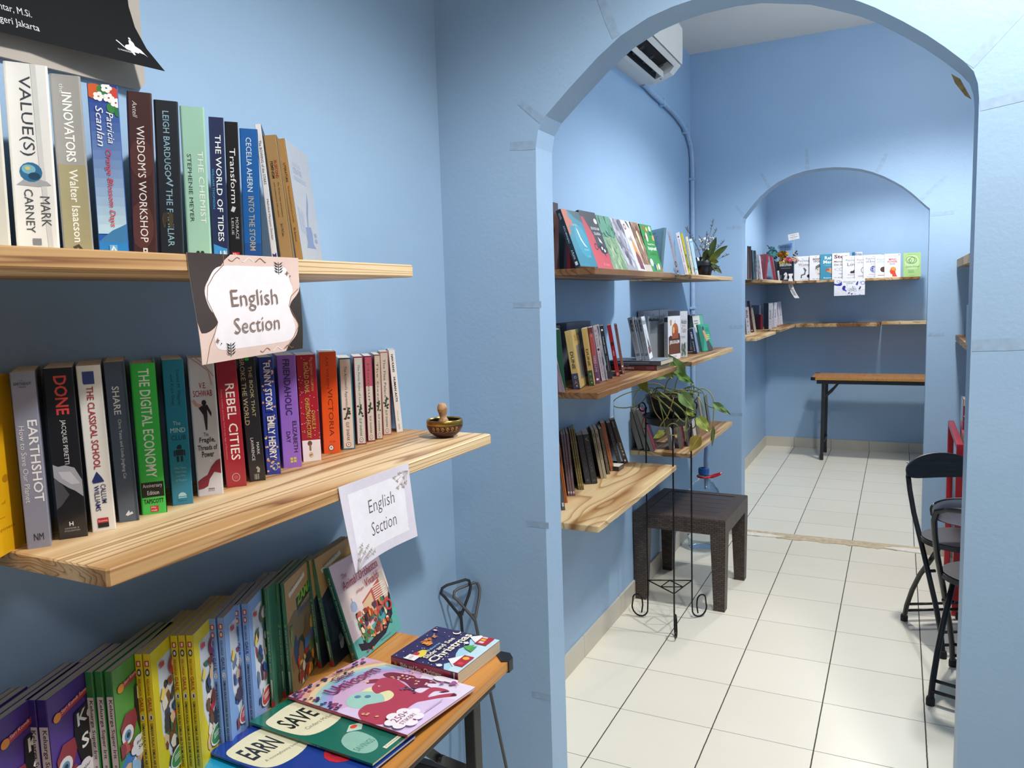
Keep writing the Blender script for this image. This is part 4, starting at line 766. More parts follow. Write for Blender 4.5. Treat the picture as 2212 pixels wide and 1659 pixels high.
UNI += [('E', .43, .56, .25, .19, 'e6e3b0'), ('C', [(.12, .46), (.24, .36), (.40, .38), (.46, .50), (.36, .60), (.22, .62)], '9fcfc4'), ('E', .302, .406, .030, .022, '4a86a8'), ('E', .352, .461, .030, .022, '4a86a8'),
    ('C', [(.467, .428), (.52, .39), (.60, .372), (.679, .351), (.744, .383), (.765, .445), (.698, .588), (.647, .694), (.66, .736), (.79, .747), (.825, .841), (.793, .888), (.743, .80), (.616, .812), (.707, .859), (.797, .927), (.759, .962), (.659, .887), (.539, .819), (.479, .792), (.349, .794), (.192, .822), (.066, .808), (.0, .747), (.0, .641), (.093, .551), (.215, .531), (.281, .564), (.386, .613), (.495, .597), (.545, .53), (.491, .501), (.436, .485)], 'b23c54'),
    ('C', [(.78, .325), (.855, .355), (.887, .446), (.90, .53), (.875, .57), (.91, .65), (.879, .738), (.84, .69), (.796, .706), (.78, .745), (.729, .682), (.671, .654), (.748, .545), (.761, .448), (.744, .383)], '7d2742'), ('P', [(.542, .322), (.617, .299), (.667, .331), (.679, .351), (.6, .372)], '8a2c48'), ('P', [(.545, .258), (.605, .31), (.572, .325)], 'e6c9a8'), ('E', .566, .426, .012, .010, 'f0e8e8'), ('E', .568, .428, .007, .007, '241820'),
    ('P', [(.74, .83), (.80, .86), (.80, .89), (.75, .86)], '4a1a2a'), ('P', [(.73, .93), (.80, .925), (.765, .965)], '4a1a2a')]
UNI += [('E', R9.uniform(.76, .88), R9.uniform(.40, .70), .012, .009, R9.choice(['e8c8d8', 'd8a060', 'f0e0e0'])) for _ in range(22)] + [('E', R9.uniform(.60, .70), R9.uniform(.56, .70), .014, .011, R9.choice(['4a3a6a', '7a5a9a', '3a4a5a'])) for _ in range(12)] + [('E', R9.uniform(.06, .12), R9.uniform(.60, .70), .014, .011, 'd8a080') for _ in range(6)]
UNI += [('E', R9.uniform(.02, .98)**1.6, R9.uniform(.01, .09), .018, .012, R9.choice(['8a3a6a', '4a3a6a', 'b0506a', '3a4a5a'])) for _ in range(34)] + [('E', R9.uniform(.01, .10), R9.uniform(.05, .42), .016, .012, R9.choice(['8a3a6a', '4a3a6a', 'b0506a'])) for _ in range(26)] + [('E', R9.uniform(.86, .99), R9.uniform(.40, .98), .008, .006, R9.choice(['d8a050', 'b86a9a', 'e8d070'])) for _ in range(16)]
UNI += [('E', .95, .74, .05, .06, 'eee6f2'), ('E', .97, .80, .05, .07, 'eee6f2')]
for u, w, s in ((.932, .847, 1), (.882, .781, .6)): UNI += [('E', u-.018*s, w, .022*s, .017*s, 'a8609a'), ('E', u+.018*s, w, .022*s, .017*s, 'a8609a'), ('P', [(u-.038*s, w+.006), (u+.038*s, w+.006), (u, w+.045*s)], 'a8609a')]
UNI += [('E', .18+.13*cos(k*.9), .87+.075*sin(k*.9), .06, .04, 'f2ecf4') for k in range(7)] + [('E', .18, .87, .14, .075, 'f2ecf4'), ('T', '250+', .08, .815, .28, .870, '8a3a5a', 'h', .006, 0, -.008), ('T', 'STIKER!', .08, .885, .28, .918, '8a3a5a', 'h', .012, 0, -.008), ('E', .20, .94, .012, .014, '8a3a7a'), ('X', .36, .93, .62, .945, 1, 'b89ac0'),
    ('T', 'Buku Stiker', .50, .035, .74, .07, '7a2f5a', 'h', .01, 0, .02), ('T', 'Glitter', .40, .082, .66, .145, '8a2f5e', 'h', .016, 0, .02), ('T', 'Unicorn', .20, .165, .82, .27, '8a2f5e', 'h', .022, 0, .02)]
flat_book('picture_book', 'pink and lilac unicorn cover lying at the front of the table', (-1.024, 1.050, ZT+.0205), (.07, 1, -.060), (-1, .07, 0), .005, .285, .213, 'b23a56', coat=.4, front=UNI)
R9 = random.Random(5)
XM = [('R', 0, 0, 1, 1, '332b5c'), ('P', [(.0, .80), (.12, .72), (.24, .80), (.42, .70), (.55, .66), (.70, .72), (.84, .64), (1, .68), (1, 1), (0, 1)], 'a9d6ea'), ('P', [(0, .86), (.3, .80), (.6, .86), (1, .78), (1, 1), (0, 1)], 'c6e2f0'), ('O', .42, .235, .36, .20, .03, '221c44')] + [('E', R9.uniform(.03, .97), R9.uniform(.03, .68), .008, .008, 'e8e8f4') for _ in range(46)]
XM += [('P', [(.10, .86), (.24, .70), (.42, .84)], 'f0f2f4'), ('R', .14, .83, .42, .975, 'b02436'), ('E', .35, .895, .04, .045, 'e8b83a'), ('R', .18, .87, .24, .94, 'd8404a'), ('P', [(.78, .76), (.90, .60), (1, .72), (.97, .78)], 'f0f2f4'), ('R', .76, .76, .99, .93, 'b02436'), ('R', .80, .79, .85, .86, 'ead0c8'), ('R', .87, .78, .92, .85, 'e8b83a'), ('R', .94, .77, .98, .84, 'ead0c8'), ('P', [(.52, .86), (.58, .72), (.70, .84)], '4f9a4a'), ('P', [(.55, .80), (.62, .68), (.72, .79)], '5fae52'), ('E', .72, .66, .03, .04, 'eaf0f4'), ('E', .05, .70, .035, .04, 'eaf0f4'),
       ('E', .93, .38, .055, .055, 'f0ead8'), ('E', .95, .365, .045, .045, '332b5c'), ('P', [(.08, .30), (.22, .25), (.30, .27), (.32, .34), (.20, .39), (.12, .38)], 'e8d24a'), ('E', .17, .27, .05, .04, 'c82a34'), ('A', .42, .12, .72, .28, ['d8862e', 'c86a24', 'e8a04a'], 16, 4, .05), ('R', 0, .20, .13, .36, 'eef0f2'), ('T', 'NEW', .02, .25, .11, .29, 'b03038'), ('E', .86, .08, .03, .045, '6a3a5a'), ('E', .86, .08, .018, .028, 'e8e0e8'),
       ('T', 'Usborne', .28, .335, .56, .375, '8fd0e8', 'h', .01), ('T', 'Slide and See', .12, .395, .76, .47, 'f4efdc', 'h', .018), ('T', 'Christmas', .07, .49, .95, .62, 'f4efdc', 'h', .022)]
flat_book('board_book', 'thick navy christmas board book lying near the far end of the table', (-.938, 1.262, ZT), (.055, 1, 0), (-1, .055, 0), .028, .168, .165, 'a02438', coat=.4, pages=PAGEC, spine=[('T', 'Slide and See', .34, .14, .70, .46, 'f4e8dc', 'd', .02), ('T', 'Christmas', .34, .50, .72, .76, 'f4e8dc', 'd', .02), ('E', .5, .86, .22, .028, '8a3050'), ('E', .5, .07, .2, .02, 'c8863a'), ('R', 0, .90, 1, .93, '3a2f5c'), ('R', 0, .94, 1, .955, 'e8d8b0'), ('R', 0, .965, 1, .985, '3a2f5c')], front=XM)

# ------------------------------------------------------------------ middle room books
G = 'novels on the top shelf of the middle room'
def lit(s, c='c8d8dc', n=6): return ('X', .2, .55, .8, .62, n, c)
bk('manjali', P_, 'novel with a black spine and a blue-green cover, first of the leaning row', G, '15202a', coat=.8, spine=[('T', 'NOVEL', .3, .06, .66, .17, 'b8c0c4', 'd'), ('T', 'AYU MANJALI', .28, .28, .66, .58, 'c0cacc', 'd', .008), ('T', 'A PLAYA', .3, .70, .66, .86, 'd0d8da', 'd', .01), ('R', .25, .90, .72, .96, 'd8dcde')],
    front=[('R', 0, 0, 1, 1, '2b7f98'), ('P', [(0, 0), (.3, 0), (.26, .12), (.4, .2), (.3, .3), (.16, .26), (.12, .42), (0, .46)], 'b5644e'), ('P', [(.3, 0), (1, 0), (1, .2), (.6, .12)], '3b5a66'), ('E', .62, .55, .34, .3, '3290ac'), ('P', [(.5, .30), (.56, .38), (.58, .48), (.66, .58), (.78, .66), (.64, .62), (.54, .52), (.5, .40)], 'e8eef0'), ('T', 'KARTIKA', .34, .24, .62, .28, 'a8c8d0'), ('T', 'MALINDA', .56, .68, .82, .715, 'a8c8d0'), ('T', 'NOVEL', .64, .80, .84, .83, '9cc0ca')])
bk('bungkam', P_, 'red and charcoal cover with a spotted cat like shape in the leaning row', G, '3c3f4a', coat=.8, front=[('R', 0, 0, 1, 1, '43464f'), ('P', [(0, .10), (.16, .12), (.42, .42), (.46, .64), (.9, .70), (1, .72), (1, 1), (0, 1)], 'c4505a'), ('T', 'BUNGKAM', .42, .27, .92, .32, 'e8e4e0', 'h', .01), ('T', 'SUARA', .50, .36, .90, .41, 'e8e4e0', 'h', .01), ('E', .84, .16, .10, .05, 'e4e0d8'), ('P', [(.66, .44), (.78, .50), (.84, .56), (.68, .53)], 'e8e8e4'), ('P', [(.5, .62), (.62, .58), (.9, .62), (.94, .72), (.8, .74), (.78, .80), (.72, .74), (.6, .72)], '22232a'), ('E', .70, .64, .05, .03, 'f0f0ee'), ('E', .82, .68, .05, .03, 'f0f0ee'), ('O', .36, .62, .1, .06, .3, '2a2226'), ('T', 'B. Suara', .46, .90, .84, .945, 'e4a0a0')])
bk('greenf', P_, 'green leafy cover, third of the leaning row', G, '2f5a48', coat=.8, front=[('R', 0, 0, 1, 1, '5f967c'), ('P', [(0, .42), (1, .36), (1, 1), (0, 1)], '8fae86'), ('A', .0, .4, 1, 1, ['9cba8e', '7ea27a', 'b4c8a0', '86a888'], 40, 5, .14), ('A', 0, 0, 1, .4, ['568c74', '6aa086'], 14, 6, .2)])
bk('greyf', P_, 'grey sketchy illustrated cover, fourth of the leaning row', G, '6a6670', coat=.8, front=[('R', 0, 0, 1, 1, 'a4a2ac'), ('A', 0, 0, 1, 1, ['8a8792', 'b8b8c2', '75707a', 'c8ccd4', '6a6a78'], 46, 9, .16), ('X', .42, .70, .70, .76, 2, '5a5a68')])
bk('minaret', P_, 'white cover with an orange beam over a plum field, black spine', G, '3a3842', coat=.8, front=[('R', 0, 0, 1, 1, 'd9dade'), ('P', [(.56, .3), (.66, .3), (.95, .68), (.98, .84), (.44, .84), (.52, .6)], 'd89a5a'), ('P', [(.50, .95), (.50, .70), (.64, .60), (.86, .72), (.92, .97)], '7a4a5a'), ('O', .36, .13, .12, .06, .45, '8a4450'), ('P', [(.55, 0), (.75, .02), (.85, .16), (.7, .12)], '4a5a60'), ('T', 'TUMBUR', .30, .34, .7, .41, '7f9ab4', 'h', .01)])
bk('brownf', P_, 'brown mottled cover with a cream figure, left of the green lettered one', G, '7a5d52', coat=.8, front=[('R', 0, 0, 1, 1, '97735f'), ('A', 0, 0, 1, .86, ['8a6454', 'a88872', '6e4e42', 'bda68a'], 40, 3, .1), ('P', [(.36, .2), (.54, .16), (.66, .3), (.6, .4), (.74, .5), (.6, .62), (.5, .5), (.42, .36)], 'd8cfa8'), ('R', 0, .86, 1, 1, 'c8bcae')])
bk('inspi', P_, 'grass green cover with white lettering and coloured dots', G, '256a34', coat=.5, front=[('R', 0, 0, 1, 1, '3d8f47'), ('E', .28, .07, .10, .04, 'b0562f'), ('E', .52, .10, .06, .05, 'e0cf5a'), ('E', .44, .16, .10, .05, '8a6a5a'), ('E', .80, .08, .09, .06, 'eef0ee'), ('E', .75, .17, .09, .05, '2a5f74'), ('E', .92, .27, .09, .06, 'e0aa6a'), ('E', .36, .27, .07, .10, 'eef0ee'), ('E', .2, .28, .10, .04, '7a4a30'), ('T', 'Tempat Cerita', .24, .39, .88, .44, 'eef2ee', 'h', .012), ('T', 'Inspiratif', .22, .46, .95, .56, 'f4f6f4', 'h', .02), ('X', .3, .6, .9, .65, 2, '2c6a38'), ('E', .2, .80, .12, .08, 'eef0ee'), ('E', .42, .90, .10, .07, '2a5f8a'), ('E', .56, .90, .06, .06, 'e0c850'), ('E', .74, .88, .08, .07, 'eef0ee'), ('E', .9, .93, .08, .06, '9a6a44')])
book(P_, 'slate blue back cover tilted right, between the green cover and the pale spines', G, (-.922, 3.272, 1.596), 40, -6, .014, .193, .14, '6e8c9c', back=[('R', 0, .0, .88, .78, '7fa0b0'), ('X', .12, .07, .55, .13, 2, '3a4650'), ('X', .08, .16, .7, .56, 13, '5a7484'), ('R', 0, .80, 1, 1, '5f6f78'), ('R', .22, .88, .66, .98, 'c8cccc'), ('R', .28, .92, .6, .96, '4a5258')])
bk('pinkn', P_, 'pale pink spine tilted left, first of the five over the vase shelf', G, 'cfc4ca', spine=[('T', 'small stories', .3, .10, .6, .38, '6a5a60', 'd'), ('O', .5, .76, .3, .07, .3, '3a3034'), ('R', .35, .90, .7, .95, '4a4448')], front=[('R', 0, 0, 1, 1, 'd9c3c8')])
bk('whiten', P_, 'white spine with violet lettering, second of the five over the vase shelf', G, 'e6e2e8', spine=[('E', .5, .10, .22, .02, '5a5058'), ('T', 'Kumpulan cerita', .32, .16, .66, .70, '7a5a8a', 'd', .012), ('T', 'A. Maulana', .34, .76, .62, .95, '6a5a70', 'd')])
bk('yellown', P_, 'yellow-green spine, third of the five over the vase shelf', G, 'b9b52e', spine=[('A', .1, .1, .9, .5, ['7a9a2a', 'd8a030', 'e0c838'], 12, 3, .2), ('O', .5, .66, .3, .18, .3, '3a5a2a'), ('E', .5, .92, .24, .02, 'e8d8a0')])
bk('whiten2', P_, 'white spine with faint rust lettering, fourth of the five over the vase shelf', G, 'dfd9d6', spine=[('T', 'Rahasia', .3, .12, .7, .50, 'a87a6a', 'd'), ('T', 'penulis muda', .34, .62, .62, .86, '6a5a60', 'd')])
bk('bluen', P_, 'pale blue streaked spine, last of the five over the vase shelf', G, 'd7e6ee', spine=[('L', [(.3, .05), (.4, .5), (.35, .85)], .05, '7ab4d2'), ('L', [(.7, .1), (.62, .5), (.7, .8)], .04, 'a8cfe0'), ('T', 'Laut', .3, .88, .7, .95, '3a5a8a', 'd')])
for i, (lab, y, H, D, c) in enumerate((('dark book end standing behind the first leaning novel', 2.33, .225, .12, '5a3830'), ('dark navy book standing behind the blue-green novel', 2.40, .215, .19, '1c2434'), ('wine red book top showing behind the green leafy cover', 2.62, .215, .21, '8a2636'), ('charcoal book standing behind the grey sketchy cover', 2.85, .205, .2, '33363e'))):
    book(P_, lab, G, (-1.09 if i else -1.06, y, 1.596), 0, 0, .022, H, D, c, spine=[('R', .2, .82, .8, .97, 'c8c4bc'), ('R', .3, .86, .7, .93, '2a2a2a')] if i == 0 else ())

G = 'books at mid height in the middle room'
def dune(foot): return [('T', 'DUNE', .30, .36, .76, .66, '54391f', 'd', .03), ('T', 'a classic novel', .42, .08, .54, .30, 'a08858', 'd'), ('R', 0, .735, 1, 1, foot), ('O', .5, .80, .18, .02, .3, 'b8a878'), ('P', [(.2, .93), (.5, .85), (.8, .93), (.5, .90)], '8a6a4a'), ('E', .55, .95, .1, .014, 'c8b888')]
bk('dune1', P_, 'thick sand coloured book with a navy foot and grey cover picture', G, 'bda264', spine=dune('3a3a5c'), front=[('T', 'DUNE', .25, .09, .95, .20, '8a6f3c', 'h', .02), ('P', [(.35, .28), (1, .25), (1, .86), (.35, .86)], '6f6a68'), ('P', [(.4, .4), (.7, .3), (.9, .5), (.8, .8), (.5, .82)], '5a5654'), ('R', .62, 0, 1, .1, '5a5a32')])
bk('dune2', P_, 'sand coloured book with a dark green foot, second from the thick one', G, 'b89c5e', spine=dune('244a34'))
bk('redpurp', P_, 'dusty red spine fading to violet, right of the sand coloured pair', G, '9c4c52', spine=[('R', 0, 0, 1, .12, '5e3236'), ('R', 0, .5, 1, .66, '84506c'), ('R', 0, .66, 1, 1, '5c416e'), ('T', 'TERE LIYE', .3, .5, .72, .80, 'b89aa4', 'd', .01), ('T', 'OR', .3, .1, .7, .17, 'c89a9a', 'd'), ('E', .5, .93, .28, .02, 'e4dce4')])
bk('silver', P_, 'silvery white spine between the violet and black ones, mid height', G, 'b9bcc8', coat=.8, spine=[('O', .3, .09, .16, .02, .3, '3a3c44'), ('T', 'A. Kurnia', .18, .16, .44, .38, '4a4c56', 'd'), ('E', .3, .43, .18, .022, '2a2a30'), ('T', 'Seni Berpikir yang Tak Sunyi', .2, .50, .48, .94, '4a4c56', 'd'), ('R', .6, 0, 1, 1, '8a8c96'), ('A', .6, .02, 1, .98, ['4a4c52', 'b8bac2', '6a6c74'], 12, 4, .14)])
bk('blackm', P_, 'glossy black spine with thin white lettering, mid height', G, '202428', coat=.9, spine=[('E', .5, .08, .24, .02, 'd8d8d8'), ('T', 'Sebuah Usaha', .32, .20, .62, .52, 'c8ccd0', 'd'), ('T', 'Melupakan', .34, .58, .6, .86, 'a8acb0', 'd')])
bk('redm', P_, 'crimson spine with a dark cross mark, mid height', G, '9c1c28', coat=.6, spine=[('L', [(.2, .34), (.8, .40)], .02, '3a1418'), ('L', [(.8, .34), (.2, .40)], .02, '3a1418'), ('T', 'MERAH', .3, .50, .6, .60, 'e0c8c8', 'd'), ('T', 'persimpangan', .4, .62, .7, .86, '5a1418', 'd'), ('O', .5, .955, .26, .024, .4, 'd8b8b0')], front=[('R', 0, 0, 1, 1, 'b8a8a8')])
bk('brownm', P_, 'cocoa brown spine leaning at the end of the mid row', G, '7c524a', spine=[('T', 'Rumah', .3, .08, .7, .6, '5a3830', 'd'), ('E', .5, .84, .25, .02, 'e0d4cc'), ('E', .5, .95, .25, .012, 'c8b0a8')])
book(P_, 'dark green cover behind the left arch edge, mid height', G, (-1.0, 2.34, 1.196), 28, 4, .02, .205, .13, '1f4a38')
def pamphlet():
    mb = MB(); m = mat('a08486', .45); m2 = mat('7c5a60', .45); n = 14; th = Vector((.0015, 0, 0))
    def P(i, j):
        u, w = i/n, j/n; return Vector((-1.055+.085*u*(1-.45*(1-w)*u), 2.332-.022*w+.012*sin(u*3), 1.197+.165*(1-w)*(1-.35*u*u)))
    for q in (Vector((0, 0, 0)), th):
        for i in range(n):
            for j in range(n):
                f = mb.face([P(a, b)+q for a, b in ((i,j),(i+1,j),(i+1,j+1),(i,j+1))], m2 if i in (4, 5, 9) and j > 3 else m)
                if f: f.smooth = True
    for i in range(n):
        for j in (0, n): mb.face([P(i,j), P(i+1,j), P(i+1,j)+th, P(i,j)+th], m)
        for k in (0, n): mb.face([P(k,i), P(k,i+1), P(k,i+1)+th, P(k,i)+th], m)
    tag(mb.build('magazine'), 'curled pinkish magazine behind the left arch edge at mid height', 'magazine')
pamphlet()
for lab, y, L, dx in (('flat grey stack end lying behind the sand coloured books', 2.40, .24, 0), ('flat grey book end lying behind the crimson spine', 2.68, .25, .01)):
    book(P_, lab, G, (XL+.006, y, 1.196), 0, 0, .035+dx, .214 if dx else .208, L, '6a6e7c', pages=PAGEG)

G = 'books around the flat pair at mid height'
def flat2(label, o, right, top, t, H, D, col, **kw): return flat_book(P_, label, o, right, top, t, H, D, col, group=G, **kw)
# two lie flat on the shelf end, spines towards the room
def lying(label, x0, y0, x1, y1, z, t, col, sp, cover):
    o = thing(P_, label, 'book', ((x0+x1)/2, (y0+y1)/2, z), (0, 0, 0), G); w, d = x1-x0, y1-y0
    mb = MB(); c = mat(col, .4, 0, .3); mb.box((-w/2, -d/2, 0), (w/2, d/2, .0012), c); mb.box((-w/2, -d/2, t-.0012), (w/2, d/2, t), c); mb.box((-w/2, -d/2, 0), (w/2, -d/2+.0012, t), c)
    Print(mb, lambda u, v, e: (-w/2+u*w, -d/2-e, (1-v)*t)).run(sp); Print(mb, lambda u, v, e: (-w/2+u*w, d/2-v*d, t+e)).run(cover)
    mb.build('cover', o); pb = MB(); pb.box((-w/2+.0005, -d/2+.0014, .0013), (w/2-.0005, d/2-.001, t-.0013), PAGEC); pb.build('pages', o)
lying('lower of two books lying flat, dark red spine to the front', -1.105, 3.085, -.885, 3.290, 1.196, .021, '5a2a2c', [('T', 'ASA SEMMAYA', .36, .3, .56, .75, 'c8b0a8', 'h', .02), ('R', .8, .2, .95, .8, '7a3a50')], [('A', 0, 0, 1, 1, ['9aa4b4', '6a7484', 'c8d0d8', '4a5462'], 40, 6, .16)])
lying('upper of two books lying flat, slate cover under the slanting pale spines', -1.10, 3.092, -.870, 3.285, 1.217, .018, '4a5260', [('X', .2, .3, .8, .7, 1, '8a94a2')], [('R', 0, 0, 1, 1, '8a93a2'), ('A', 0, 0, 1, 1, ['7a8494', '9aa4b2'], 16, 2, .2)])
mad = lambda: [('T', 'Madinah', .26, .06, .74, .33, '1c1e24', 'd', .03), ('X', .3, .40, .7, .78, 1, 'a8b4bc'), ('T', 'kota suci', .38, .40, .62, .76, '7a8890', 'd'), ('L', [(.2, .86), (.8, .855)], .008, '3a3e48'), ('L', [(.2, .89), (.8, .885)], .008, '3a3e48')]
bk('mad1', P_, 'leftmost of three pale grey spines slanting above the flat books', G, 'aab8c2', spine=mad())
bk('mad2', P_, 'middle of three pale grey spines slanting above the flat books', G, 'a4b2bd', spine=mad())
bk('mad3', P_, 'right of three pale spines, its white cover showing a minaret', G, 'a8b6c0', spine=mad(), front=[('R', 0, 0, 1, 1, 'e4e6e8'), ('R', 0, .0, 1, .72, 'd4dade'), ('T', 'Madinah', .06, .06, .96, .19, '16181e', 'h', .02), ('P', [(.28, .30), (.34, .30), (.50, .72), (.40, .74)], '3a3234'), ('P', [(.5, .62), (.62, .52), (.74, .62), (.74, .74), (.5, .74)], '2a2628'), ('P', [(.2, .72), (.9, .70), (.95, .86), (.2, .88)], '6a4636'), ('R', 0, .88, 1, 1, 'f0f0ee')])
book(P_, 'grey cover with cropped black lettering, behind the golden dome book', G, (-1.085, 3.606, 1.191), -20, 0, .012, .215, .14, '878b90', front=[('X', .1, .14, .8, .4, 8, '6f7378'), ('T', 'Madinah', .04, .045, .62, .12, '16181e', 'h', .03)])
book(P_, 'white cover with a golden dome, standing right of the slanting pale spines', G, (-1.0146, 3.668, 1.191), -12, 0, .020, .210, .13, 'cfcdd2', spine=[('R', 0, .02, 1, .13, '2a2028'), ('R', .1, .14, .9, .98, 'b8b2b0'), ('T', 'Sejarah Kota Suci', .3, .4, .6, .9, '4a4448', 'd', .01)],
    front=[('R', 0, 0, 1, 1, 'dcdee2'), ('E', .24, .12, .09, .045, 'c89a6a'), ('P', [(.2, .13), (.28, .13), (.3, .23), (.24, .2), (.18, .23)], 'b08050'), ('P', [(.06, .48), (.22, .44), (.30, .46), (.94, .40), (1, .50), (1, .90), (.06, .90)], '4a2a20'), ('E', .58, .32, .26, .16, 'b5622e'), ('R', .33, .32, .84, .52, '9a4e26'), ('E', .46, .32, .08, .08, 'e8b070'), ('L', [(.58, .16), (.58, .10)], .01, '8a4a26'), ('P', [(.1, .62), (.9, .58), (.9, .86), (.1, .88)], '6a3a1e'), ('T', 'JERUSALEM', .12, .56, .92, .66, 'f0e8e0', 'h', .02), ('R', 0, .88, 1, 1, 'e6e2e4'), ('X', .2, .92, .85, .97, 2, '8a8088')])
bk('tafsir', P_, 'tall white spine with grey script and a pencil dome drawing', G, 'd2d2d8', coat=.6, spine=[('T', 'Akidah', .14, .18, .86, .28, '4a4a52', 'h', .01), ('T', 'sesuai', .30, .30, .72, .335, '6a6a72'), ('T', 'Tafsir', .18, .36, .84, .47, 'a08a7a', 'h', .01), ('X', .12, .55, .9, .6, 2, '8a8a92'), ('A', .14, .68, .86, .98, ['8a9a88', 'b8c0b8', '6a7a70', '5a6258'], 22, 8, .12), ('O', .5, .78, .26, .05, .15, '4a4a50'), ('O', .5, .9, .2, .04, .2, '4a4a50')])
book(P_, 'lilac-grey cover standing at the wall behind the golden dome book', G, (-1.156, 3.705, 1.191), 0, 0, .03, .238, .272, 'a9a4b0', front=[('O', .6, .12, .06, .05, .4, '7a7684')], pages=PAGEG)
book(P_, 'grey cover standing at the wall behind the tall white spine', G, (-1.156, 3.985, 1.191), 0, 0, .03, .238, .272, '9d9aa6', front=[('O', .3, .14, .06, .05, .4, '6f6c78')], pages=PAGEG)
bk('heart', P_, 'navy book leaning left with a pale blue cover, end of the mid row', G, '1b2440', coat=.4, spine=[('T', 'A HEART', .3, .14, .7, .42, 'd8dce8', 'd', .02), ('T', 'poems', .3, .52, .66, .9, 'a8b0c4', 'd', .01)], front=[('R', 0, 0, 1, 1, '7f96b8'), ('X', .2, .8, .7, .86, 1, 'a8bcd4')])
book(P_, 'dark navy speckled book upright behind the leaning navy one', G, (-1.060, 4.262, 1.191), 0, 0, .026, .20, .12, '1c2a3a', spine=[('E', .3, .2, .05, .01, 'a8b8c8'), ('E', .6, .4, .05, .01, 'a8b8c8')])
book(P_, 'white and green card cover facing out, left of the teal portrait cover', G, (-1.012, 4.285, 1.191), -10, 8, .012, .195, .135, '4a6a64', front=[('R', 0, 0, .7, .5, 'd6d4cc'), ('R', .7, 0, 1, .6, '5fae92'), ('R', 0, .5, 1, 1, '6a7a78'), ('X', .1, .14, .6, .28, 2, '7a7a7a'), ('E', .4, .44, .06, .06, '3a3a3a'), ('R', .36, .48, .44, .62, '8a6a58')])
book(P_, 'teal cover with a standing portrait figure, end of the mid shelf', G, (-.965, 4.225, 1.191), -18, 12, .010, .150, .115, '2f8a72', front=[('R', 0, 0, 1, 1, '3f9f86'), ('P', [(0, 0), (.3, .1), (.4, .5), (.1, 1), (0, 1)], '2a7a68'), ('E', .42, .16, .08, .08, '4a3430'), ('P', [(.34, .24), (.52, .24), (.72, .62), (.60, .74), (.44, .5)], 'c89a70'), ('P', [(.5, .66), (.72, .6), (.98, .92), (.98, 1), (.5, 1)], '4a4a52'), ('X', .6, .15, .95, .3, 3, '2a6a5a'), ('X', .6, .4, .9, .6, 3, 'd8d070')])
book(P_, 'pale teal glossy cover behind the teal portrait cover', G, (-1.045, 4.425, 1.191), -10, 6, .010, .195, .135, '4fa89a', coat=.9, front=[('R', 0, 0, 1, 1, '62b4a2'), ('R', .6, .3, 1, .6, 'dfe8e4')])

G = 'books on the lowest shelf of the middle room'
def plain(key, lab, col, words='', c='8a8a8a', w=(.3, .25, .68, .75), extra=(), **kw):
    bk(key, P_, lab, G, col, spine=([('T', words, *w, c, 'd', .008)] if words else []) + list(extra), **kw)
plain('greyl', 'slate spine nearest the left arch edge, lowest shelf', '4d535e', 'catatan', '9aa0aa', (.3, .3, .66, .6), [('R', .2, .86, .75, .93, 'c8ccd2')])
plain('orgl1', 'first of two thin orange spines, lowest shelf', 'a85a2c'); plain('orgl2', 'second of two thin orange spines, lowest shelf', 'b5652f')
for k, w in (('pur1', 'first'), ('pur2', 'middle'), ('pur3', 'last')): plain(k, w + ' of three dusty violet spines, lowest shelf', '6d5a66', 'SEJARAH LISAN', 'a08a98', (.25, .2, .7, .7), [('R', .15, .925, .85, .96, 'c4b8c0')], front=[('R', 0, 0, 1, 1, '5c525c')])
for k, w in (('oli1', 'first'), ('oli2', 'middle'), ('oli3', 'last')): plain(k, w + ' of three olive spines, lowest shelf', '77693c', 'kebun', 'a89a60', (.3, .2, .68, .8), [('R', 0, .9, 1, .93, 'a89a58')], front=[('R', 0, 0, 1, 1, '4a4530')])
plain('nav1', 'left of two broad blue-black spines, lowest shelf', '242735', 'MALAM', '4a4e60', extra=[('E', .5, .92, .2, .02, '5a5e6a')]); plain('nav2', 'right of two broad blue-black spines, lowest shelf', '1f232c', 'MALAM', '4a4e58', extra=[('L', [(.3, .1), (.6, .06), (.5, .12), (.8, .13)], .012, '8a7a5a'), ('R', .25, .91, .8, .95, '4a4e56')], front=[('R', 0, 0, 1, 1, '14161c')])
plain('tan1', 'left of two khaki spines with black capitals, lowest shelf', 'a3987e', 'RAHASIA DAPUR', '2a2620', (.3, .28, .66, .62), [('T', 'SERI', .3, .08, .66, .16, '1a1816', 'd', .03)]); plain('tan2', 'right of two khaki spines with black capitals, lowest shelf', 'ada288', 'RAHASIA DAPUR', '2a2620', (.3, .28, .66, .62), [('T', 'SERI', .3, .08, .66, .16, '1a1816', 'd', .03)])
plain('gbr', 'grey-brown spine between the khaki pair and the terracotta one', '5f564a', 'arsip', '8a8274')
plain('orgl', 'terracotta spine tilted left on the lowest shelf', 'b0643f', 'The Black Tulip', '6a2a1c', (.34, .42, .64, .85), [('O', .5, .93, .22, .025, .3, '6a2a1c')])
plain('blk1', 'slim black spine tilted left beside the terracotta one', '26262a', 'kisah', '5a5a60')
plain('jfk', 'thick black spine tilted left with white handwriting, end of the lowest shelf', '1d1d20', coat=.7, extra=[('T', 'Gus', .3, .04, .6, .17, 'd8d8d8', 'd', 0, .3), ('T', 'Jane & E.', .3, .52, .7, .84, 'd8d8d8', 'd', 0, .3), ('R', .35, .92, .62, .965, 'd8d8d8')])
book(P_, 'dark book lying flat behind the slim black spine, lowest shelf', G, (-1.15, 3.10, .760), 0, 0, .09, .020, .07, '24262c')

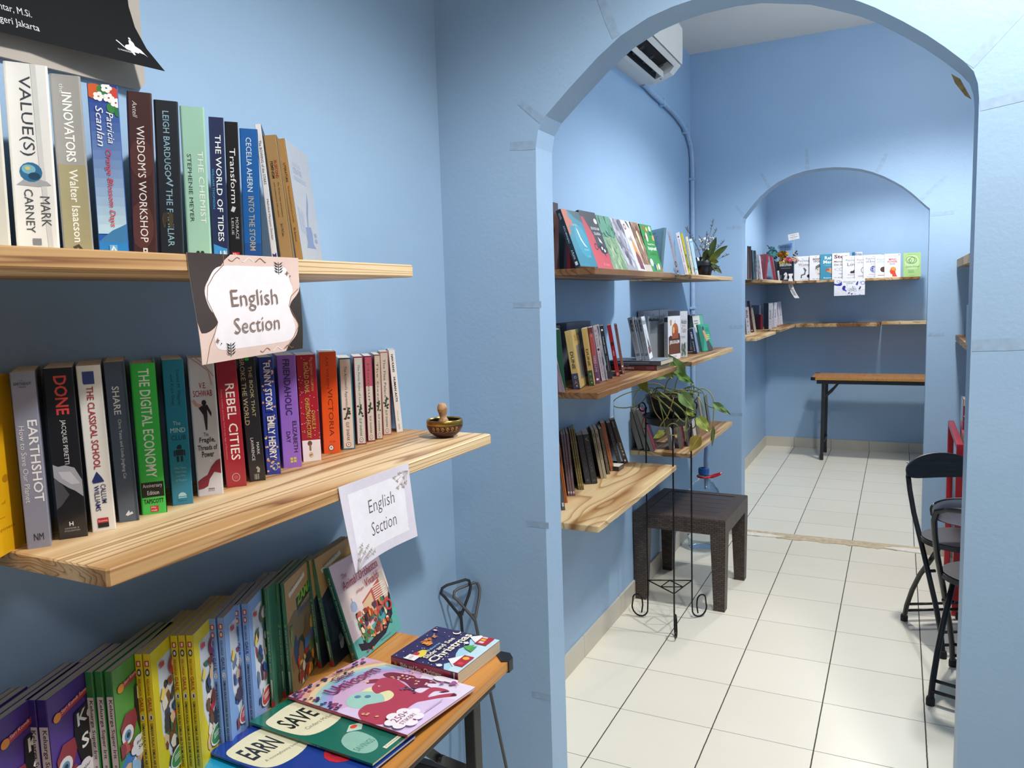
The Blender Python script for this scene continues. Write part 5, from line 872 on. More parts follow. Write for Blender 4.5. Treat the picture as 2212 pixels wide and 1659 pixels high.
G = 'books on the low shelf behind the plant stand'
FE = [('R', 0, 0, 1, 1, '9b988f')] + [('L', [(.08+.084*i, 0), (.08+.084*i, 1)], .006, '7f7c74') for i in range(11)]
for k, lab, c, fr in (('fe1', 'first grey page block tilted left, low shelf behind the plant stand', '6a5a60', ()), ('fe2', 'second grey page block tilted left, low shelf behind the plant stand', '7a5a66', ()), ('fe3', 'third page block with a maroon cover, low shelf behind the plant stand', '7c2a3c', [('R', 0, 0, 1, 1, '7f2b40'), ('R', .8, .93, 1, 1, 'd8c8cc')]),
    ('fe4', 'page block under the pot, low shelf', 'c8c8d0', ()), ('fe5', 'page block right of the front stand leg, low shelf', '8a4450', ()), ('fe6', 'narrow page block beside the right stand leg, low shelf', '2a2a34', ()), ('fe7', 'page block just right of the right stand leg, low shelf', 'c8c4b8', ()), ('fe8', 'page block under the yellowed leaf, low shelf', '5a5048', ()), ('fe9', 'page block behind the trailing leaves, low shelf', 'b8a890', ()), ('fe10', 'brown book at the far end of the low shelf', '4a3a30', ())):
    bk(k, P_, lab, G, c, spine=FE if k != 'fe10' else (), front=fr, pages=PAGEG)

# ------------------------------------------------------------------ far alcove books
G = 'books in the far alcove'
plain2 = lambda key, lab, col, **kw: bk(key, P_, lab, G, col, **kw)
plain2('r1', 'tall brown spine at the left edge of the far alcove, top shelf', '4a3230'); plain2('r2', 'second tall brown spine in the far alcove, top shelf', '6a4e48', spine=[('R', .2, .85, .8, .93, '8a2a3a')])
plain2('r3', 'dark teal spine in the far alcove, top shelf', '1f4658'); plain2('r4', 'grey-green spine in the far alcove, top shelf', '6a7f86', spine=[('A', 0, .05, 1, .95, ['4a5a62', '9aa8ac'], 14, 4, .12)])
plain2('r5', 'white spine left of the tilted pale one in the far alcove', 'd4d6da', spine=[('X', .2, .2, .7, .8, 4, '8a8c94')]); plain2('r6', 'pale spine tilted left against the red back cover', 'd8d8de', spine=[('X', .3, .2, .7, .9, 3, 'a8a8b4')])
book(P_, 'red back cover with a barcode, far alcove top shelf', G, (-.965, 6.42, 1.596), 44, -6, .02, .208, .17, '9c2a34', back=[('R', .0, .0, .84, 1, 'b03a44'), ('X', .06, .08, .76, .42, 12, 'cf8a8e'), ('R', .36, .88, .74, .97, 'c8b8b4'), ('R', .42, .90, .68, .95, '3a2a2a')])
plain2('r7', 'red spine tilted left beside the bouquet', 'b03c48', spine=[('T', 'psikologi', .3, .2, .7, .8, 'c8646c', 'd')]); plain2('r8', 'black spine tilted left beside the bouquet', '1f2026', spine=[('E', .5, .12, .2, .02, 'd8d8d8')])
book('booklet', 'thin white booklet spine beside the black chess cover', G, (-.935, 7.02, 1.596), 12, 6, .011, .09, .09, 'e6e6e6', spine=[('X', .3, .1, .7, .9, 2, 'c8c8c8')])
def face_out(label, x0, x1, y, H, col, items, t=.010, W=.145, yaw=9, lean_back=7):
    """stands upright with the front cover facing the room; x0 is the spine edge of the cover"""
    a = radians(lean_back); y_ = Vector((cos(radians(yaw)), sin(radians(yaw)), 0)); n = Vector((sin(radians(yaw)), -cos(radians(yaw)), 0))
    z_ = Vector((0, 0, 1))*cos(a) - n*sin(a); x_ = y_.cross(z_); M = Matrix((x_, y_, z_)).transposed()
    o = Vector((x0, min(y, 7.600), 1.600)) - x_*t + Vector((0, 0, t*sin(a)))
    return book(P_, label, G, o, 0, 0, t, H, W, col, flat=M.to_euler(), front=items, coat=.2)
WHT = 'dedee2'
face_out('white cover with a bent grey paper figure, first of the white covers', -.876, -.73, 7.600, .224, WHT, [('T', 'The', .42, .09, .54, .13, '6a6a72'), ('T', 'Psychology', .24, .15, .96, .24, '3a3a44'), ('T', 'of', .46, .26, .54, .285, '3a3a44'), ('T', 'Woman', .24, .29, .96, .40, '6a3a44'), ('R', .14, .43, .98, .435, '8a8a90'), ('P', [(.52, .48), (.62, .48), (.74, .58), (.68, .64), (.66, .76), (.46, .80), (.46, .90), (.38, .90), (.40, .76), (.58, .72), (.62, .62)], '55565c'), ('E', .86, .82, .11, .07, '22232a'), ('T', 'Vinsar Danira', .34, .94, .88, .97, '6a6a72')])
face_out('white cover with a smiling face, second of the white covers', -.744, -.6, 7.610, .226, WHT, [('T', 'TIPS', .3, .04, .44, .07, '5a5a62'), ('T', 'BERPIKIR', .2, .11, .96, .20, '6a2030', 'h', .02), ('T', '+POSITIF', .22, .21, .9, .29, '6a2030', 'h', .02), ('E', .58, .60, .24, .24, 'd8cfc8'), ('P', [(.34, .58), (.36, .44), (.56, .36), (.80, .42), (.82, .54), (.6, .48)], '6a6660'), ('E', .48, .58, .05, .015, '3a3a3a'), ('E', .66, .58, .05, .015, '3a3a3a'), ('E', .58, .74, .10, .03, '9a7a72'), ('R', .52, .722, .64, .732, 'f0eeec'), ('T', 'Dr. Ibrahim', .2, .93, .8, .97, '4a4a52', 'h', .01)])
face_out('blue-green cover with joined hands, among the white covers', -.652, -.5, 7.602, .232, '2a7f9c', [('R', 0, 0, 1, 1, '3187a4'), ('T', 'Rehat', .26, .08, .95, .21, 'f0f4f4', 'h', .02), ('T', 'Mental', .18, .24, .99, .37, 'f0f4f4', 'h', .02), ('R', .2, .42, .95, .428, '8ac0d0'), ('R', .3, .45, .9, .458, '8ac0d0'), ('P', [(.30, .58), (.6, .54), (.95, .58), (.95, .74), (.7, .78), (.4, .68)], 'c8926a'), ('P', [(.28, .58), (.5, .56), (.54, .64), (.34, .66)], 'b04a40'), ('P', [(.7, .68), (.95, .66), (.95, .76), (.7, .76)], 'd8a88a'), ('T', 'Kaurom B', .2, .90, .9, .95, 'dfe8ea', 'h', .015)])
face_out('large white cover with a maroon heading, partly behind the next', -.553, -.4, 7.612, .236, WHT, [('T', 'Stop', .12, .06, .95, .24, '5e1c2c', 'h', .03), ('T', 'Manajemen', .12, .29, .98, .37, '5e2c3a', 'h', .014), ('T', 'Diri Sendiri', .12, .40, .98, .48, '3a3a44', 'h', .014), ('O', .5, .62, .36, .06, .1, '8a8a92'), ('O', .6, .62, .2, .05, .15, '8a8a92'), ('L', [(.4, .78), (.55, .80), (.66, .74), (.75, .82)], .008, '4a4a52'), ('T', 'Dr. Ibrahim', .14, .91, .7, .95, '4a4a52', 'h', .01)])
face_out('white cover with a black swan like shape, left of the small clock cover', -.466, -.33, 7.598, .207, WHT, [('T', 'The', .46, .08, .56, .12, '6a6a72'), ('T', 'Psychology', .2, .15, .98, .25, '3a4a52'), ('T', 'of', .48, .27, .55, .30, '3a3a44'), ('T', 'Love', .28, .30, .92, .44, '22222a'), ('P', [(.42, .72), (.50, .66), (.60, .66), (.70, .58), (.74, .56), (.68, .64), (.72, .72), (.64, .76), (.48, .76)], '3a1c2a'), ('X', .3, .80, .8, .86, 2, '9a9aa2'), ('T', 'Ninsar Darika', .26, .93, .86, .97, '7a7a82')])
face_out('white cover with a thin clock ring, fifth from the green brain cover', -.366, -.23, 7.604, .205, WHT, [('T', 'Psychology', .14, .15, .98, .24, '8a4a5a'), ('T', 'of Emotion', .16, .26, .96, .34, '5a6a72'), ('O', .62, .64, .26, .16, .12, '5a5a62'), ('X', .2, .86, .9, .95, 2, '9a9aa2')])
face_out('white cover with a blue brain drawing', -.294, -.16, 7.598, .207, WHT, [('T', 'The', .5, .06, .62, .10, '6a6a72'), ('T', 'Psychology', .14, .13, .98, .22, '2a2f6a'), ('T', 'of Emotion', .14, .24, .98, .33, '2a2f6a'), ('X', .35, .38, .85, .42, 2, 'a8a8b0'), ('E', .60, .62, .22, .15, '3a3f96'), ('L', [(.6, .48), (.6, .76)], .012, 'd8d8e4'), ('O', .5, .60, .08, .06, .3, 'c8c8e0'), ('O', .70, .60, .08, .06, .3, 'c8c8e0'), ('O', .52, .69, .07, .05, .3, 'c8c8e0'), ('O', .69, .69, .07, .05, .3, 'c8c8e0'), ('X', .3, .83, .9, .88, 1, 'a8a8b0'), ('T', 'Nita Dwi', .2, .93, .8, .96, '7a7a82')])
face_out('white cover with a dark round seed, left of the orange head cover', -.2, -.08, 7.604, .202, WHT, [('T', 'Psychology', .12, .16, .98, .25, '5fa8b0'), ('T', 'of Character', .12, .27, .98, .34, '5fa8b0'), ('E', .48, .64, .20, .12, '4a2a2c'), ('E', .48, .64, .14, .08, '5a3632'), ('X', .15, .88, .9, .93, 1, '9a5a5a')])
face_out('white cover with an orange head profile, right end of the white covers', -.126, .01, 7.597, .208, WHT, [('T', 'NAMA ANDA', .14, .08, .86, .12, '8a9aaa'), ('E', .90, .05, .03, .02, '2a2a5a'), ('T', 'MIND', .28, .20, .74, .28, 'c83a34', 'h', .02), ('T', 'POWER', .20, .30, .80, .38, 'c83a34', 'h', .02), ('T', 'Skills', .32, .40, .66, .46, '3a3a44', 'h', 0, .3), ('E', .54, .68, .18, .12, 'e07a2a'), ('P', [(.36, .68), (.32, .77), (.37, .79), (.38, .85), (.48, .86), (.50, .97), (.80, .97), (.72, .88), (.66, .74)], 'd8442a'), ('E', .56, .64, .09, .06, 'f0a040')], W=.128)
face_out('pale green cover with a brain drawing at the far right of the back shelf', .022, .16, 7.600, .208, '8fb06a', [('R', 0, 0, 1, 1, 'a3c57e'), ('E', .5, .4, .42, .34, 'b8d496'), ('O', .40, .30, .26, .16, .12, '4a6a3a'), ('O', .54, .32, .22, .14, .15, '4a6a3a'), ('O', .36, .34, .12, .08, .2, '4a6a3a'), ('X', .3, .07, .7, .1, 1, '6a8a4a'), ('T', 'Sapiens Kreatif', .14, .54, .92, .64, '3a4a2a', 'h', 0, .3), ('X', .28, .70, .7, .86, 5, '7a9a5a'), ('X', .35, .94, .7, .96, 1, '5a7a3a')], W=.138)
book(P_, 'blue-white cover top peeking over the white covers', G, (-.395, 7.68, 1.600), -90, 0, .015, .238, .085, 'd8dade', front=[('R', 0, 0, .32, 1, '2a6a96'), ('T', 'Krisis', .34, .03, .96, .13, '3a5a7a', 'h', .02)])
face_out('black cover with a white knight and yellow heading, chess themed', -1.006, -.86, 7.56, .195, '17181d', [('T', 'STRATEGY', .02, .06, .80, .17, 'd8c83a', 'h', .03), ('T', 'EXECUTION', .06, .18, .84, .29, 'd0d0d0', 'h', .025), ('X', .15, .38, .8, .41, 1, '9a9aa0'), ('P', [(.34, .90), (.60, .90), (.56, .80), (.58, .70), (.52, .60), (.44, .58), (.34, .66), (.32, .72), (.40, .72), (.44, .70), (.38, .80)], 'cfcfd2'), ('R', .32, .89, .62, .93, 'b8b8bc'), ('R', .84, .60, .9, .9, '3a3a44'), ('R', .1, .7, .16, .88, '6a6a70')], W=.13, lean_back=6)
plain2('s1', 'white spine tilted left at the left edge of the far alcove, mid height', 'd2d0d8', spine=[('T', 'dinda', .2, .1, .7, .4, '2a2a34', 'd', .02), ('X', .3, .5, .7, .8, 2, '9a98a4'), ('T', 'H', .4, .88, .7, .95, '3a3a44')])
plain2('s2', 'tall dark red spine tilted left in the far alcove, mid height', '4a1a22', spine=[('R', .1, .92, .6, .97, 'd0c0c0'), ('A', .1, .3, .9, .8, ['7a3a3a', '3a1418', '6a5450'], 10, 5, .15)])
plain2('s3', 'cream spine tilted left beside the red box end, mid height', 'cfc8b4', spine=[('X', .3, .2, .7, .7, 4, 'a8b4a4')])
book('notebook', 'deep red short notebook behind the tilted cream spine', G, (-1.02, 6.60, 1.200), 30, 0, .02, .125, .12, '7a0f1c', front=[('R', 0, 0, 1, 1, '7c0f1c')])
book(P_, 'grey back cover behind the deep red notebook, mid height', G, (-1.04, 6.655, 1.200), 40, 0, .018, .20, .12, '6c7280', front=[('R', 0, 0, 1, 1, '747a86')], back=[('R', 0, 0, 1, 1, '707682')])
TW = [('T', 'psi kologi', .25, .28, .75, .62, '5a5a66', 'd', .02), ('X', .3, .7, .7, .9, 2, 'b8b6c0')]
for k, lab in (('t1', 'first of six white spines, its dark back cover in view'), ('t2', 'second of six white spines in the far alcove'), ('t3', 'third of six white spines in the far alcove'), ('t4', 'fourth of six white spines in the far alcove'), ('t5', 'fifth of six white spines in the far alcove'), ('t6', 'last of six white spines, nearest the back wall')):
    plain2(k, lab, 'cfced6', spine=TW, **(dict(back=[('R', 0, 0, 1, 1, '30364a'), ('A', .1, .1, .9, .9, ['2a3044', '3a4056'], 8, 3, .2)]) if k == 't1' else {}))

# ------------------------------------------------------------------ paper signs and the poster
def sheet(name, label, cat, face, m, n=16, items=None, th=.0004, group=None):
    """thin paper: face(u, w, e) with u across, w down, e outwards"""
    mb = MB()
    for side in (0, -th):
        for i in range(n):
            for j in range(n):
                f = mb.face([face(i/n, (j+1)/n, side), face((i+1)/n, (j+1)/n, side), face((i+1)/n, j/n, side), face(i/n, j/n, side)][::1 if side == 0 else -1], m); f.smooth = True
    for i in range(n):
        a, b = i/n, (i+1)/n
        for q in ((a, 0, b, 0), (a, 1, b, 1), (0, a, 0, b), (1, a, 1, b)):
            mb.face([face(q[0], q[1], 0), face(q[2], q[3], 0), face(q[2], q[3], -th), face(q[0], q[1], -th)], m)
    bmesh.ops.remove_doubles(mb.bm, verts=mb.bm.verts[:], dist=1e-6)
    p = Print(mb, face, .0005, .00005); p.grid = n
    if items: items(p)
    return tag(mb.build(name), label, cat, group)
def curve_pts(fn, n=14): return [fn(i/n) for i in range(n+1)]

def sign_pink(u, w, e):
    y = .749+.217*u+.006*w*(1-u)-.010*w*u; z = 1.578-.150*w+.006*u*w-.003*(1-u)*w
    return (XF+.0012+.010*sin(w*2.4)*w-.004*sin(u*PI)*w+e, y, z)
def pink_items(p):
    p.asp = 1.45
    p.poly([(0,0),(1,0),(1,1),(0,1)], ink("dfc3b8"))
    p.blob([(-.1, -.1), (.33, -.1), (.27, .10), (.16, .22), (.10, .34), (.12, .50), (.18, .60), (.14, .68), (.04, .72), (0, .62)], ink('3f3128'))
    p.blob([(1.1, .30), (.95, .42), (.88, .52), (.90, .62), (.95, .72), (.93, .84), (.84, .96), (.83, 1.1), (1.1, 1.1)], ink('33291f'))
    p.blob([(.105, .34), (.15, .23), (.22, .13), (.34, .105), (.60, .105), (.82, .105), (.885, .14), (.895, .24), (.925, .34), (.885, .45), (.875, .54), (.905, .66), (.92, .78), (.87, .88), (.70, .90), (.40, .90), (.18, .89), (.13, .80), (.15, .70), (.175, .62), (.135, .52), (.105, .43)], ink('ece5e8'))
    p.poly([(.84, .05), (.97, .05), (.97, .34), (.93, .34), (.90, .20)], ink('dfc3b8'))
    g = ink('8a6244')
    p.line([(.29, .0), (.285, .10), (.20, .19), (.13, .30), (.11, .42), (.15, .55), (.175, .63), (.14, .72), (.08, .84), (.04, 1)], .004, g)
    p.line([(.98, .34), (.90, .42), (.87, .52), (.92, .64), (.96, .74), (.90, .86), (.82, .97)], .004, g)
    for k in range(3):
        p.line([(.33+.12*k+.10*t, .045+.02*sin(t*6+k)) for t in [i/8 for i in range(9)]], .004, g if k != 1 else ink('f4ece8'))
        p.line([(.56+.12*k+.10*t, .955+.018*sin(t*7+k)) for t in [i/8 for i in range(9)]], .004, g if k != 1 else ink('f4ece8'))
    b = ink('1f1a17')
    def fern(cx, cy, s, d):
        p.line([(cx, cy-.055*s), (cx, cy+.075*s)], .0035, b)
        for k in range(4):
            for sg in (-1, 1):
                yy = cy-.04*s+.028*s*k; p.poly([(cx, yy+.012*s), (cx+sg*.020*s, yy-.004*s), (cx+sg*.045*s, yy-.020*s), (cx+sg*.026*s, yy+.008*s)], b)
    fern(.79, .11, 1, 1); fern(.27, .89, 1, 1)
    for cx, cy in ((.87, .17), (.15, .80)):
        p.poly([(cx, cy-.03), (cx+.006, cy-.006), (cx+.022, cy), (cx+.006, cy+.006), (cx, cy+.03), (cx-.006, cy+.006), (cx-.022, cy), (cx-.006, cy-.006)], g); p.ell(cx+.03, cy+.03, .005, .007, b)
    t = ink('84695a')
    p.text('English', .315, .335, .755, .545, t, 'h', -.008); p.text('Section', .315, .605, .755, .755, t, 'h', -.008)
PAPER = mat('efecec', .55, 0, 0, .02, 20)
sheet('paper_sign', 'pink and brown sign hanging from the edge of the upper pine shelf', 'sign', sign_pink, PAPER, 14, pink_items)

def sign_white(u, w, e):
    y = 1.032+.214*u+.010*w*(1-u)-.008*u*w; z = 1.1885-.150*w-.004*(1-u)*w+.006*u*w
    return (XF+.0012+.020*w*w-.012*sin(u*PI)*w+.004*sin(w*PI)+e, y, z)
def white_items(p):
    p.asp = 1.4
    p.poly([(0,0),(1,0),(1,1),(0,1)], ink("d9d3df")); p.poly([(.10,.12),(.90,.12),(.90,.88),(.10,.88)], ink("ebe8f0"))
    t = ink('5a5148'); p.text('English', .36, .285, .74, .50, t, 'h', -.008); p.text('Section', .37, .565, .74, .735, t, 'h', -.008)
    k = ink('a3998c'); f = ink('c4b8ae')
    for base, tips in (((.97, .10), [(.90, .17), (.84, .10), (.80, .18), (.76, .13), (.86, .24), (.80, .27), (.88, .28), (.92, .24)]), ((.03, .98), [(.10, .88), (.16, .80), (.20, .84), (.26, .80), (.30, .86), (.24, .90), (.16, .74), (.12, .80), (.34, .90)])):
        for i, (a, b) in enumerate(tips):
            p.line([base, ((base[0]+a)/2+.01*(i % 3-1), (base[1]+b)/2-.015), (a, b)], .0022, k)
            for dx, dy in ((0, 0), (.012, -.012), (-.012, -.008), (.008, .014)): p.ell(a+dx, b+dy, .008, .011, f if (i+int(dx*100)) % 2 else k, 8)
sheet('paper_sign', 'white flower bordered sign hanging from the long pine shelf below the bowl', 'sign', sign_white, PAPER, 14, white_items)

def poster_face(u, w, e):
    y = .25+.668*u; z = 2.62-.732*w-.012*(1-u)*w; k = max(0, (w-.82)/.18); c = k*k*max(0, (u-.75)/.25)
    return (XL+.016+.004*sin(u*PI)*w+.035*c+.012*k*k+e, y+.022*c*k-.004*sin(w*PI)*u, z-.008*c+.016*u*k)
def poster_items(p):
    c = ink('d8dce0')
    p.text('htar, M.Si.', .672, .936, .742, .953, c, 'h'); p.text('geri Jakarta', .668, .963, .753, .982, c, 'h')
    c2 = ink('f0f2f4')
    U = lambda q: [(.918+(x-.88)*.74, .944+(y-.93)*.62) for x, y in q]
    p.poly(U([(.905, .960), (.915, .948), (.93, .942), (.950, .944), (.962, .953), (.966, .968), (.972, .985), (.966, .985), (.958, .972), (.956, .985), (.950, .985), (.950, .972), (.93, .970), (.928, .982), (.922, .982), (.92, .968), (.91, .966)]), c2)
    p.poly(U([(.93, .942), (.936, .925), (.944, .922), (.95, .932), (.948, .946)]), c2); p.line(U([(.905, .958), (.896, .945), (.889, .938)]), .0016, c2)
    p.poly(U([(.938, .920), (.942, .912), (.947, .915), (.946, .922)]), c2); p.text('SI MANUSIA', .916, .969, .948, .973, c2, 'h')
sheet('poster', 'black poster with small white lettering curling away from the wall', 'poster', poster_face, mat('111418', .75, 0, 0, .03, 20, 0, 200, .2), 20, poster_items)
def card_behind():
    mb = MB(); m = mat('b9b0a6', .7, 0, 0, .05, 12); r = .02; P = [(.22, 2.58), (.22, 1.858)] + [(.943-r+r*cos(a), 1.872+r+r*sin(a)) for a in [-PI/2+PI/2*i/6 for i in range(7)]] + [(.943, 2.58)]
    mb.prism(P, XL, XL+.010, m, lambda a, b, c: (c, a, b)); tag(mb.build('backing_board'), 'cream board on the wall behind the black poster', 'board')
card_behind()

def sign_psy(u, w, e): return (-.531+.252*u, 7.558-.004*sin(w*2)-.006*w*sin(u*PI)-e, 1.603-.150*w+.004*u*w)
def psy_items(p):
    p.asp = 1.7; p.poly([(0,0),(1,0),(1,1),(0,1)], ink("e9e8ee")); k = ink('4a4a5a'); b = ink('2f3a9a')
    p.text('PSYCHOLOGY', .31, .15, .70, .235, k, 'h', .01); p.text('CORNER', .39, .25, .62, .32, k, 'h', .01); p.rect(.42, .36, .44, .42, ink('9a9aa8'))
    p.poly([(.28, .46), (.33, .40), (.38, .44), (.37, .55), (.36, .64), (.41, .70), (.41, .78), (.37, .72), (.30, .70), (.26, .60)], b)
    p.poly([(.0, .26), (.1, .30), (.2, .24), (.25, .14), (.26, .36), (.2, .42), (.08, .40), (.0, .36)], b); p.ring(.14, .14, .06, .07, .2, k); p.ring(.21, .18, .04, .05, .2, k)
    p.poly([(.70, .38), (.74, .2), (.79, .16), (.78, .3), (.76, .42)], b)
    for i in range(5): p.ring(.50+.045*i, .66+.04*sin(i*2), .05, .08, .16, ink('7a7a86'))
    p.ring(.93, .28, .07, .11, .25, ink('5a6ab8')); p.ring(.86, .24, .03, .05, .3, k)
    R = random.Random(3)
    for i in range(46): p.ell(R.uniform(.03, .97), R.uniform(.45, .97), .008, .012, k if i % 3 else b, 6)
    for x, y in ((.46, .84), (.55, .90), (.82, .52), (.80, .60)): p.poly([(x, y), (x+.05, y-.03), (x+.06, y+.03), (x+.01, y+.05)], ink('3a3a6a'))
sheet('paper_sign', 'small white sign with blue doodles under the row of white covers', 'sign', sign_psy, PAPER, 8, psy_items)
def mark(u, w, e):
    a = w*w; ww = .020 if w > .3 else .020*(.35+.65*abs(sin(w*14+1.2)) if w < .26 else 1)
    return (-.902+.085*max(0, w-.42)**1.5*1.6+(u-.5)*ww*2, 7.553-.03*max(0, w-.42)-e, 1.668-.225*w)
sheet('bookmark', 'long paper bookmark with a chess king on top, hanging over the shelf edge', 'bookmark', mark, PAPER, 18, lambda p: (p.run([('R', .2, .62, .8, .9, 'c4c4c8'), ('X', .25, .64, .75, .88, 6, '7a7a80'), ('E', .5, .50, .2, .03, 'c8a090')])))

# ------------------------------------------------------------------ singing bowl and mallet
def bowl():
    o = thing('singing_bowl', 'small maroon singing bowl with a brass rim on the end of the pine shelf', 'bowl', (-.948, 1.528, 1.187))
    br = mat('a88a45', .3, .9, 0, .1, 50); mr = mat('3d1622', .45, .25, .1, .15, 60); inn = mat('2a201a', .5, .4)
    mb = MB(); mb.lathe([(0, .001), (.016, .0005), (.026, .005), (.036, .013), (.0415, .024), (.0425, .031)], mr, 40)
    f = lambda u, w, e: ((.0425-.0055*((w)**2)+e)*cos(-1.9+1.7*u), (.0425-.0055*(w**2)+e)*sin(-1.9+1.7*u), .030-.015*w)
    p = Print(mb, f); g = ink('a8803c'); R = random.Random(6)
    for k in range(6):
        x = .06+.16*k; p.line([(x, .15), (x+.06, .18), (x+.03, .45), (x+.09, .7), (x+.02, .8)], .018, g); p.line([(x+.08, .1), (x+.10, .5), (x+.12, .35)], .016, g); p.line([(x-.01, .1), (x+.11, .1)], .02, g)
    p.line([(0, .96), (.25, .9), (.5, .97), (.75, .9), (1, .96)], .02, g)
    mb.build('bowl_body', o)
    mb = MB(); mb.lathe([(.0425, .031), (.0432, .034), (.0425, .040), (.041, .0425), (.039, .0425), (.0375, .040)], br, 40); mb.build('rim', o)
    mb = MB(); mb.lathe([(.0375, .040), (.038, .03), (.034, .014), (.02, .007), (0, .0055)], inn, 40); mb.build('inside', o)
bowl()
def mallet():
    o = thing('mallet', 'short wooden mallet standing in the singing bowl', 'mallet', (-.949, 1.528, 1.193), (radians(3), radians(-2), 0))
    mb = MB(); mb.lathe([(0, 0), (.010, 0), (.0125, .006), (.0128, .026), (.0118, .034), (.0085, .040), (.0080, .044), (.0095, .050), (.0118, .058), (.0115, .066), (.008, .073), (0, .0755)], wood('mallet_wood', 'c39a70', 'b48a60', '9a7450', rings=5, wide=40, long=12, flat=1, rough=.4), 24); mb.build('handle', o)
mallet()

# ------------------------------------------------------------------ folding tables
def table(label, x0, x1, y0, y1, zt, long='Y', braces=True):
    """metal framed folding table; corners and legs as seen; long side along Y (wall side at x0) or X (wall side at y1)"""
    o = thing('folding_table', label, 'table', ((x0+x1)/2, (y0+y1)/2, 0))
    hx, hy = (x1-x0)/2, (y1-y0)/2; c = .028; th = .020
    mb = MB(); P = [(-hx, -hy+c), (-hx+c, -hy), (hx-c, -hy), (hx, -hy+c), (hx, hy-c), (hx-c, hy), (-hx+c, hy), (-hx, hy-c)]
    mb.prism(P, zt-th, zt, LAMIN); mb.build('tabletop', o)
    for sx in (-1, 1):
        for sy in (-1, 1):
            mb = MB(); X_, Y_ = sx*(hx+.003), sy*(hy+.003)
            pts = [(sx*(hx-c-.012), sy*(hy-.012)), (sx*(hx-c-.006), Y_), (sx*(hx-.012), Y_), (sx*(hx-.006), sy*(hy-.004)), (X_, sy*(hy-.014)), (X_, sy*(hy-c-.004)), (sx*(hx-.012), sy*(hy-c-.012))]
            if sx*sy < 0: pts = pts[::-1]
            mb.prism(pts, zt-th-.004, zt+.002, BLACK); mb.build('corner_guard', o)
    a = .045; rail = MB()
    if long == 'Y':
        for sx in (-1, 1): rail.box((sx*(hx-.035)-.011, -hy+a, zt-th-.036), (sx*(hx-.035)+.011, hy-a, zt-th), STEEL, .002)
    else:
        for sy in (-1, 1): rail.box((-hx+a, sy*(hy-.035)-.011, zt-th-.036), (hx-a, sy*(hy-.035)+.011, zt-th), STEEL, .002)
    rail.build('side_rail', o)
    for se in (-1, 1):
        for sw in (-1, 1):
            mb = MB(); ix = .10
            if long == 'Y':
                lx, ly = sw*(hx-.052), se*(hy-ix); fx, fy = lx, se*(hy-ix+.006)
                mb.beam((fx, fy, .0), (lx, ly, zt-th-.004), .030, .024, STEEL, (1, 0, 0), .002)
                mb.box((fx-.013, fy-.017, 0), (fx+.013, fy+.017, .02), BLACK, .002)
            else:
                lx, ly = se*(hx-ix), sw*(hy-.042); fx = se*(hx-ix+.008)
                mb.beam((fx, ly, .0), (lx, ly, zt-th-.004), .026, .030, STEEL, (0, 1, 0), .002); mb.box((fx-.015, ly-.013, 0), (fx+.015, ly+.013, .05), BLACK, .002)
            lg = mb.build('leg', o)
        for zz in ((.16, .50) if long == 'Y' else (.16,)):
            mb = MB()
            if long == 'Y': y = se*(hy-ix); mb.beam((-hx+.05, y, zz), (hx-.05, y, zz), .022, .022, STEEL, (0, 0, 1), .002)
            else: x = se*(hx-ix); mb.beam((x, -hy+.05, zz), (x, hy-.05, zz), .022, .022, STEEL, (0, 0, 1), .002)
            mb.build('crossbar', o)
        for sw in (-1, 1):
            mb = MB()
            if long == 'Y':
                y = se*(hy-ix); x = sw*(hx-.075); q = (x, se*(hy-ix-.20), zt-th-.02); m_ = (x, se*(hy-ix-.10), .60)
                mb.beam((x, y, .52), m_, .018, .006, STEEL, (1, 0, 0)); mb.beam(m_, q, .018, .006, STEEL, (1, 0, 0)); mb.tube([(x-.012, m_[1], m_[2]), (x+.012, m_[1], m_[2])], .009, STEEL, 8)
            else:
                x = se*(hx-ix); y = sw*(hy-.05); q = (se*(hx-ix-.13), y, zt-th-.02); m_ = (se*(hx-ix-.07), y, .62)
                mb.beam((x, y, .55), m_, .016, .020, STEEL, (0, 1, 0)); mb.beam(m_, q, .016, .020, STEEL, (0, 1, 0)); mb.tube([(m_[0], y-.012, m_[2]), (m_[0], y+.012, m_[2])], .009, STEEL, 8)
            mb.build('brace', o)
    return o
table('orange topped folding table carrying the comics in the front room', XL+.004, -.727, .18, 1.418, ZT)
table('orange topped folding table under the empty shelf in the far alcove', -.690, .50, 7.262, 7.712, .742, 'X')

# ------------------------------------------------------------------ two iron hooks in the corner
def hook(label, head, foot, w, hgt, m, tilt):
    mb = MB(); H = Vector(head); F = Vector(foot); d = (F-H).normalized(); s = Vector((cos(tilt), sin(tilt), 0)); s = (s-d*s.dot(d)).normalized(); u = -d
    neck = H - u*hgt
    P = [neck - u*.010 + s*.0, neck + s*(-.006) + u*.004, H + s*(-w*.5) - u*(hgt*.32), H + s*(-w*.62) - u*.016, H + s*(-w*.56) - u*.002, H + s*(-w*.40) + u*.004, H + s*(w*.28) + u*.012, H + s*(w*.40) + u*.008, H + s*(w*.44) - u*.008, H + s*(w*.36) - u*.03, neck + s*.008 + u*.012, neck + s*.003]
    mb.tube(P, .0042, m, 8); mb.tube([neck + u*.012, neck, neck + (F-neck)*.5, F], .0044, m, 8)
    tag(mb.build('iron_hook'), label, 'hook', None)
hook('dark iron rod with a triangular handle, front of the two in the corner', (-1.122, 1.846, .690), (-.99, 1.70, .004), .088, .085, mat('3a3c40', .5, .6), .95)
hook('lighter iron rod with a triangular handle, behind its dark twin in the corner', (-1.104, 1.872, .674), (-.825, 1.66, .004), .078, .085, mat('5d5c5b', .55, .5), .9)

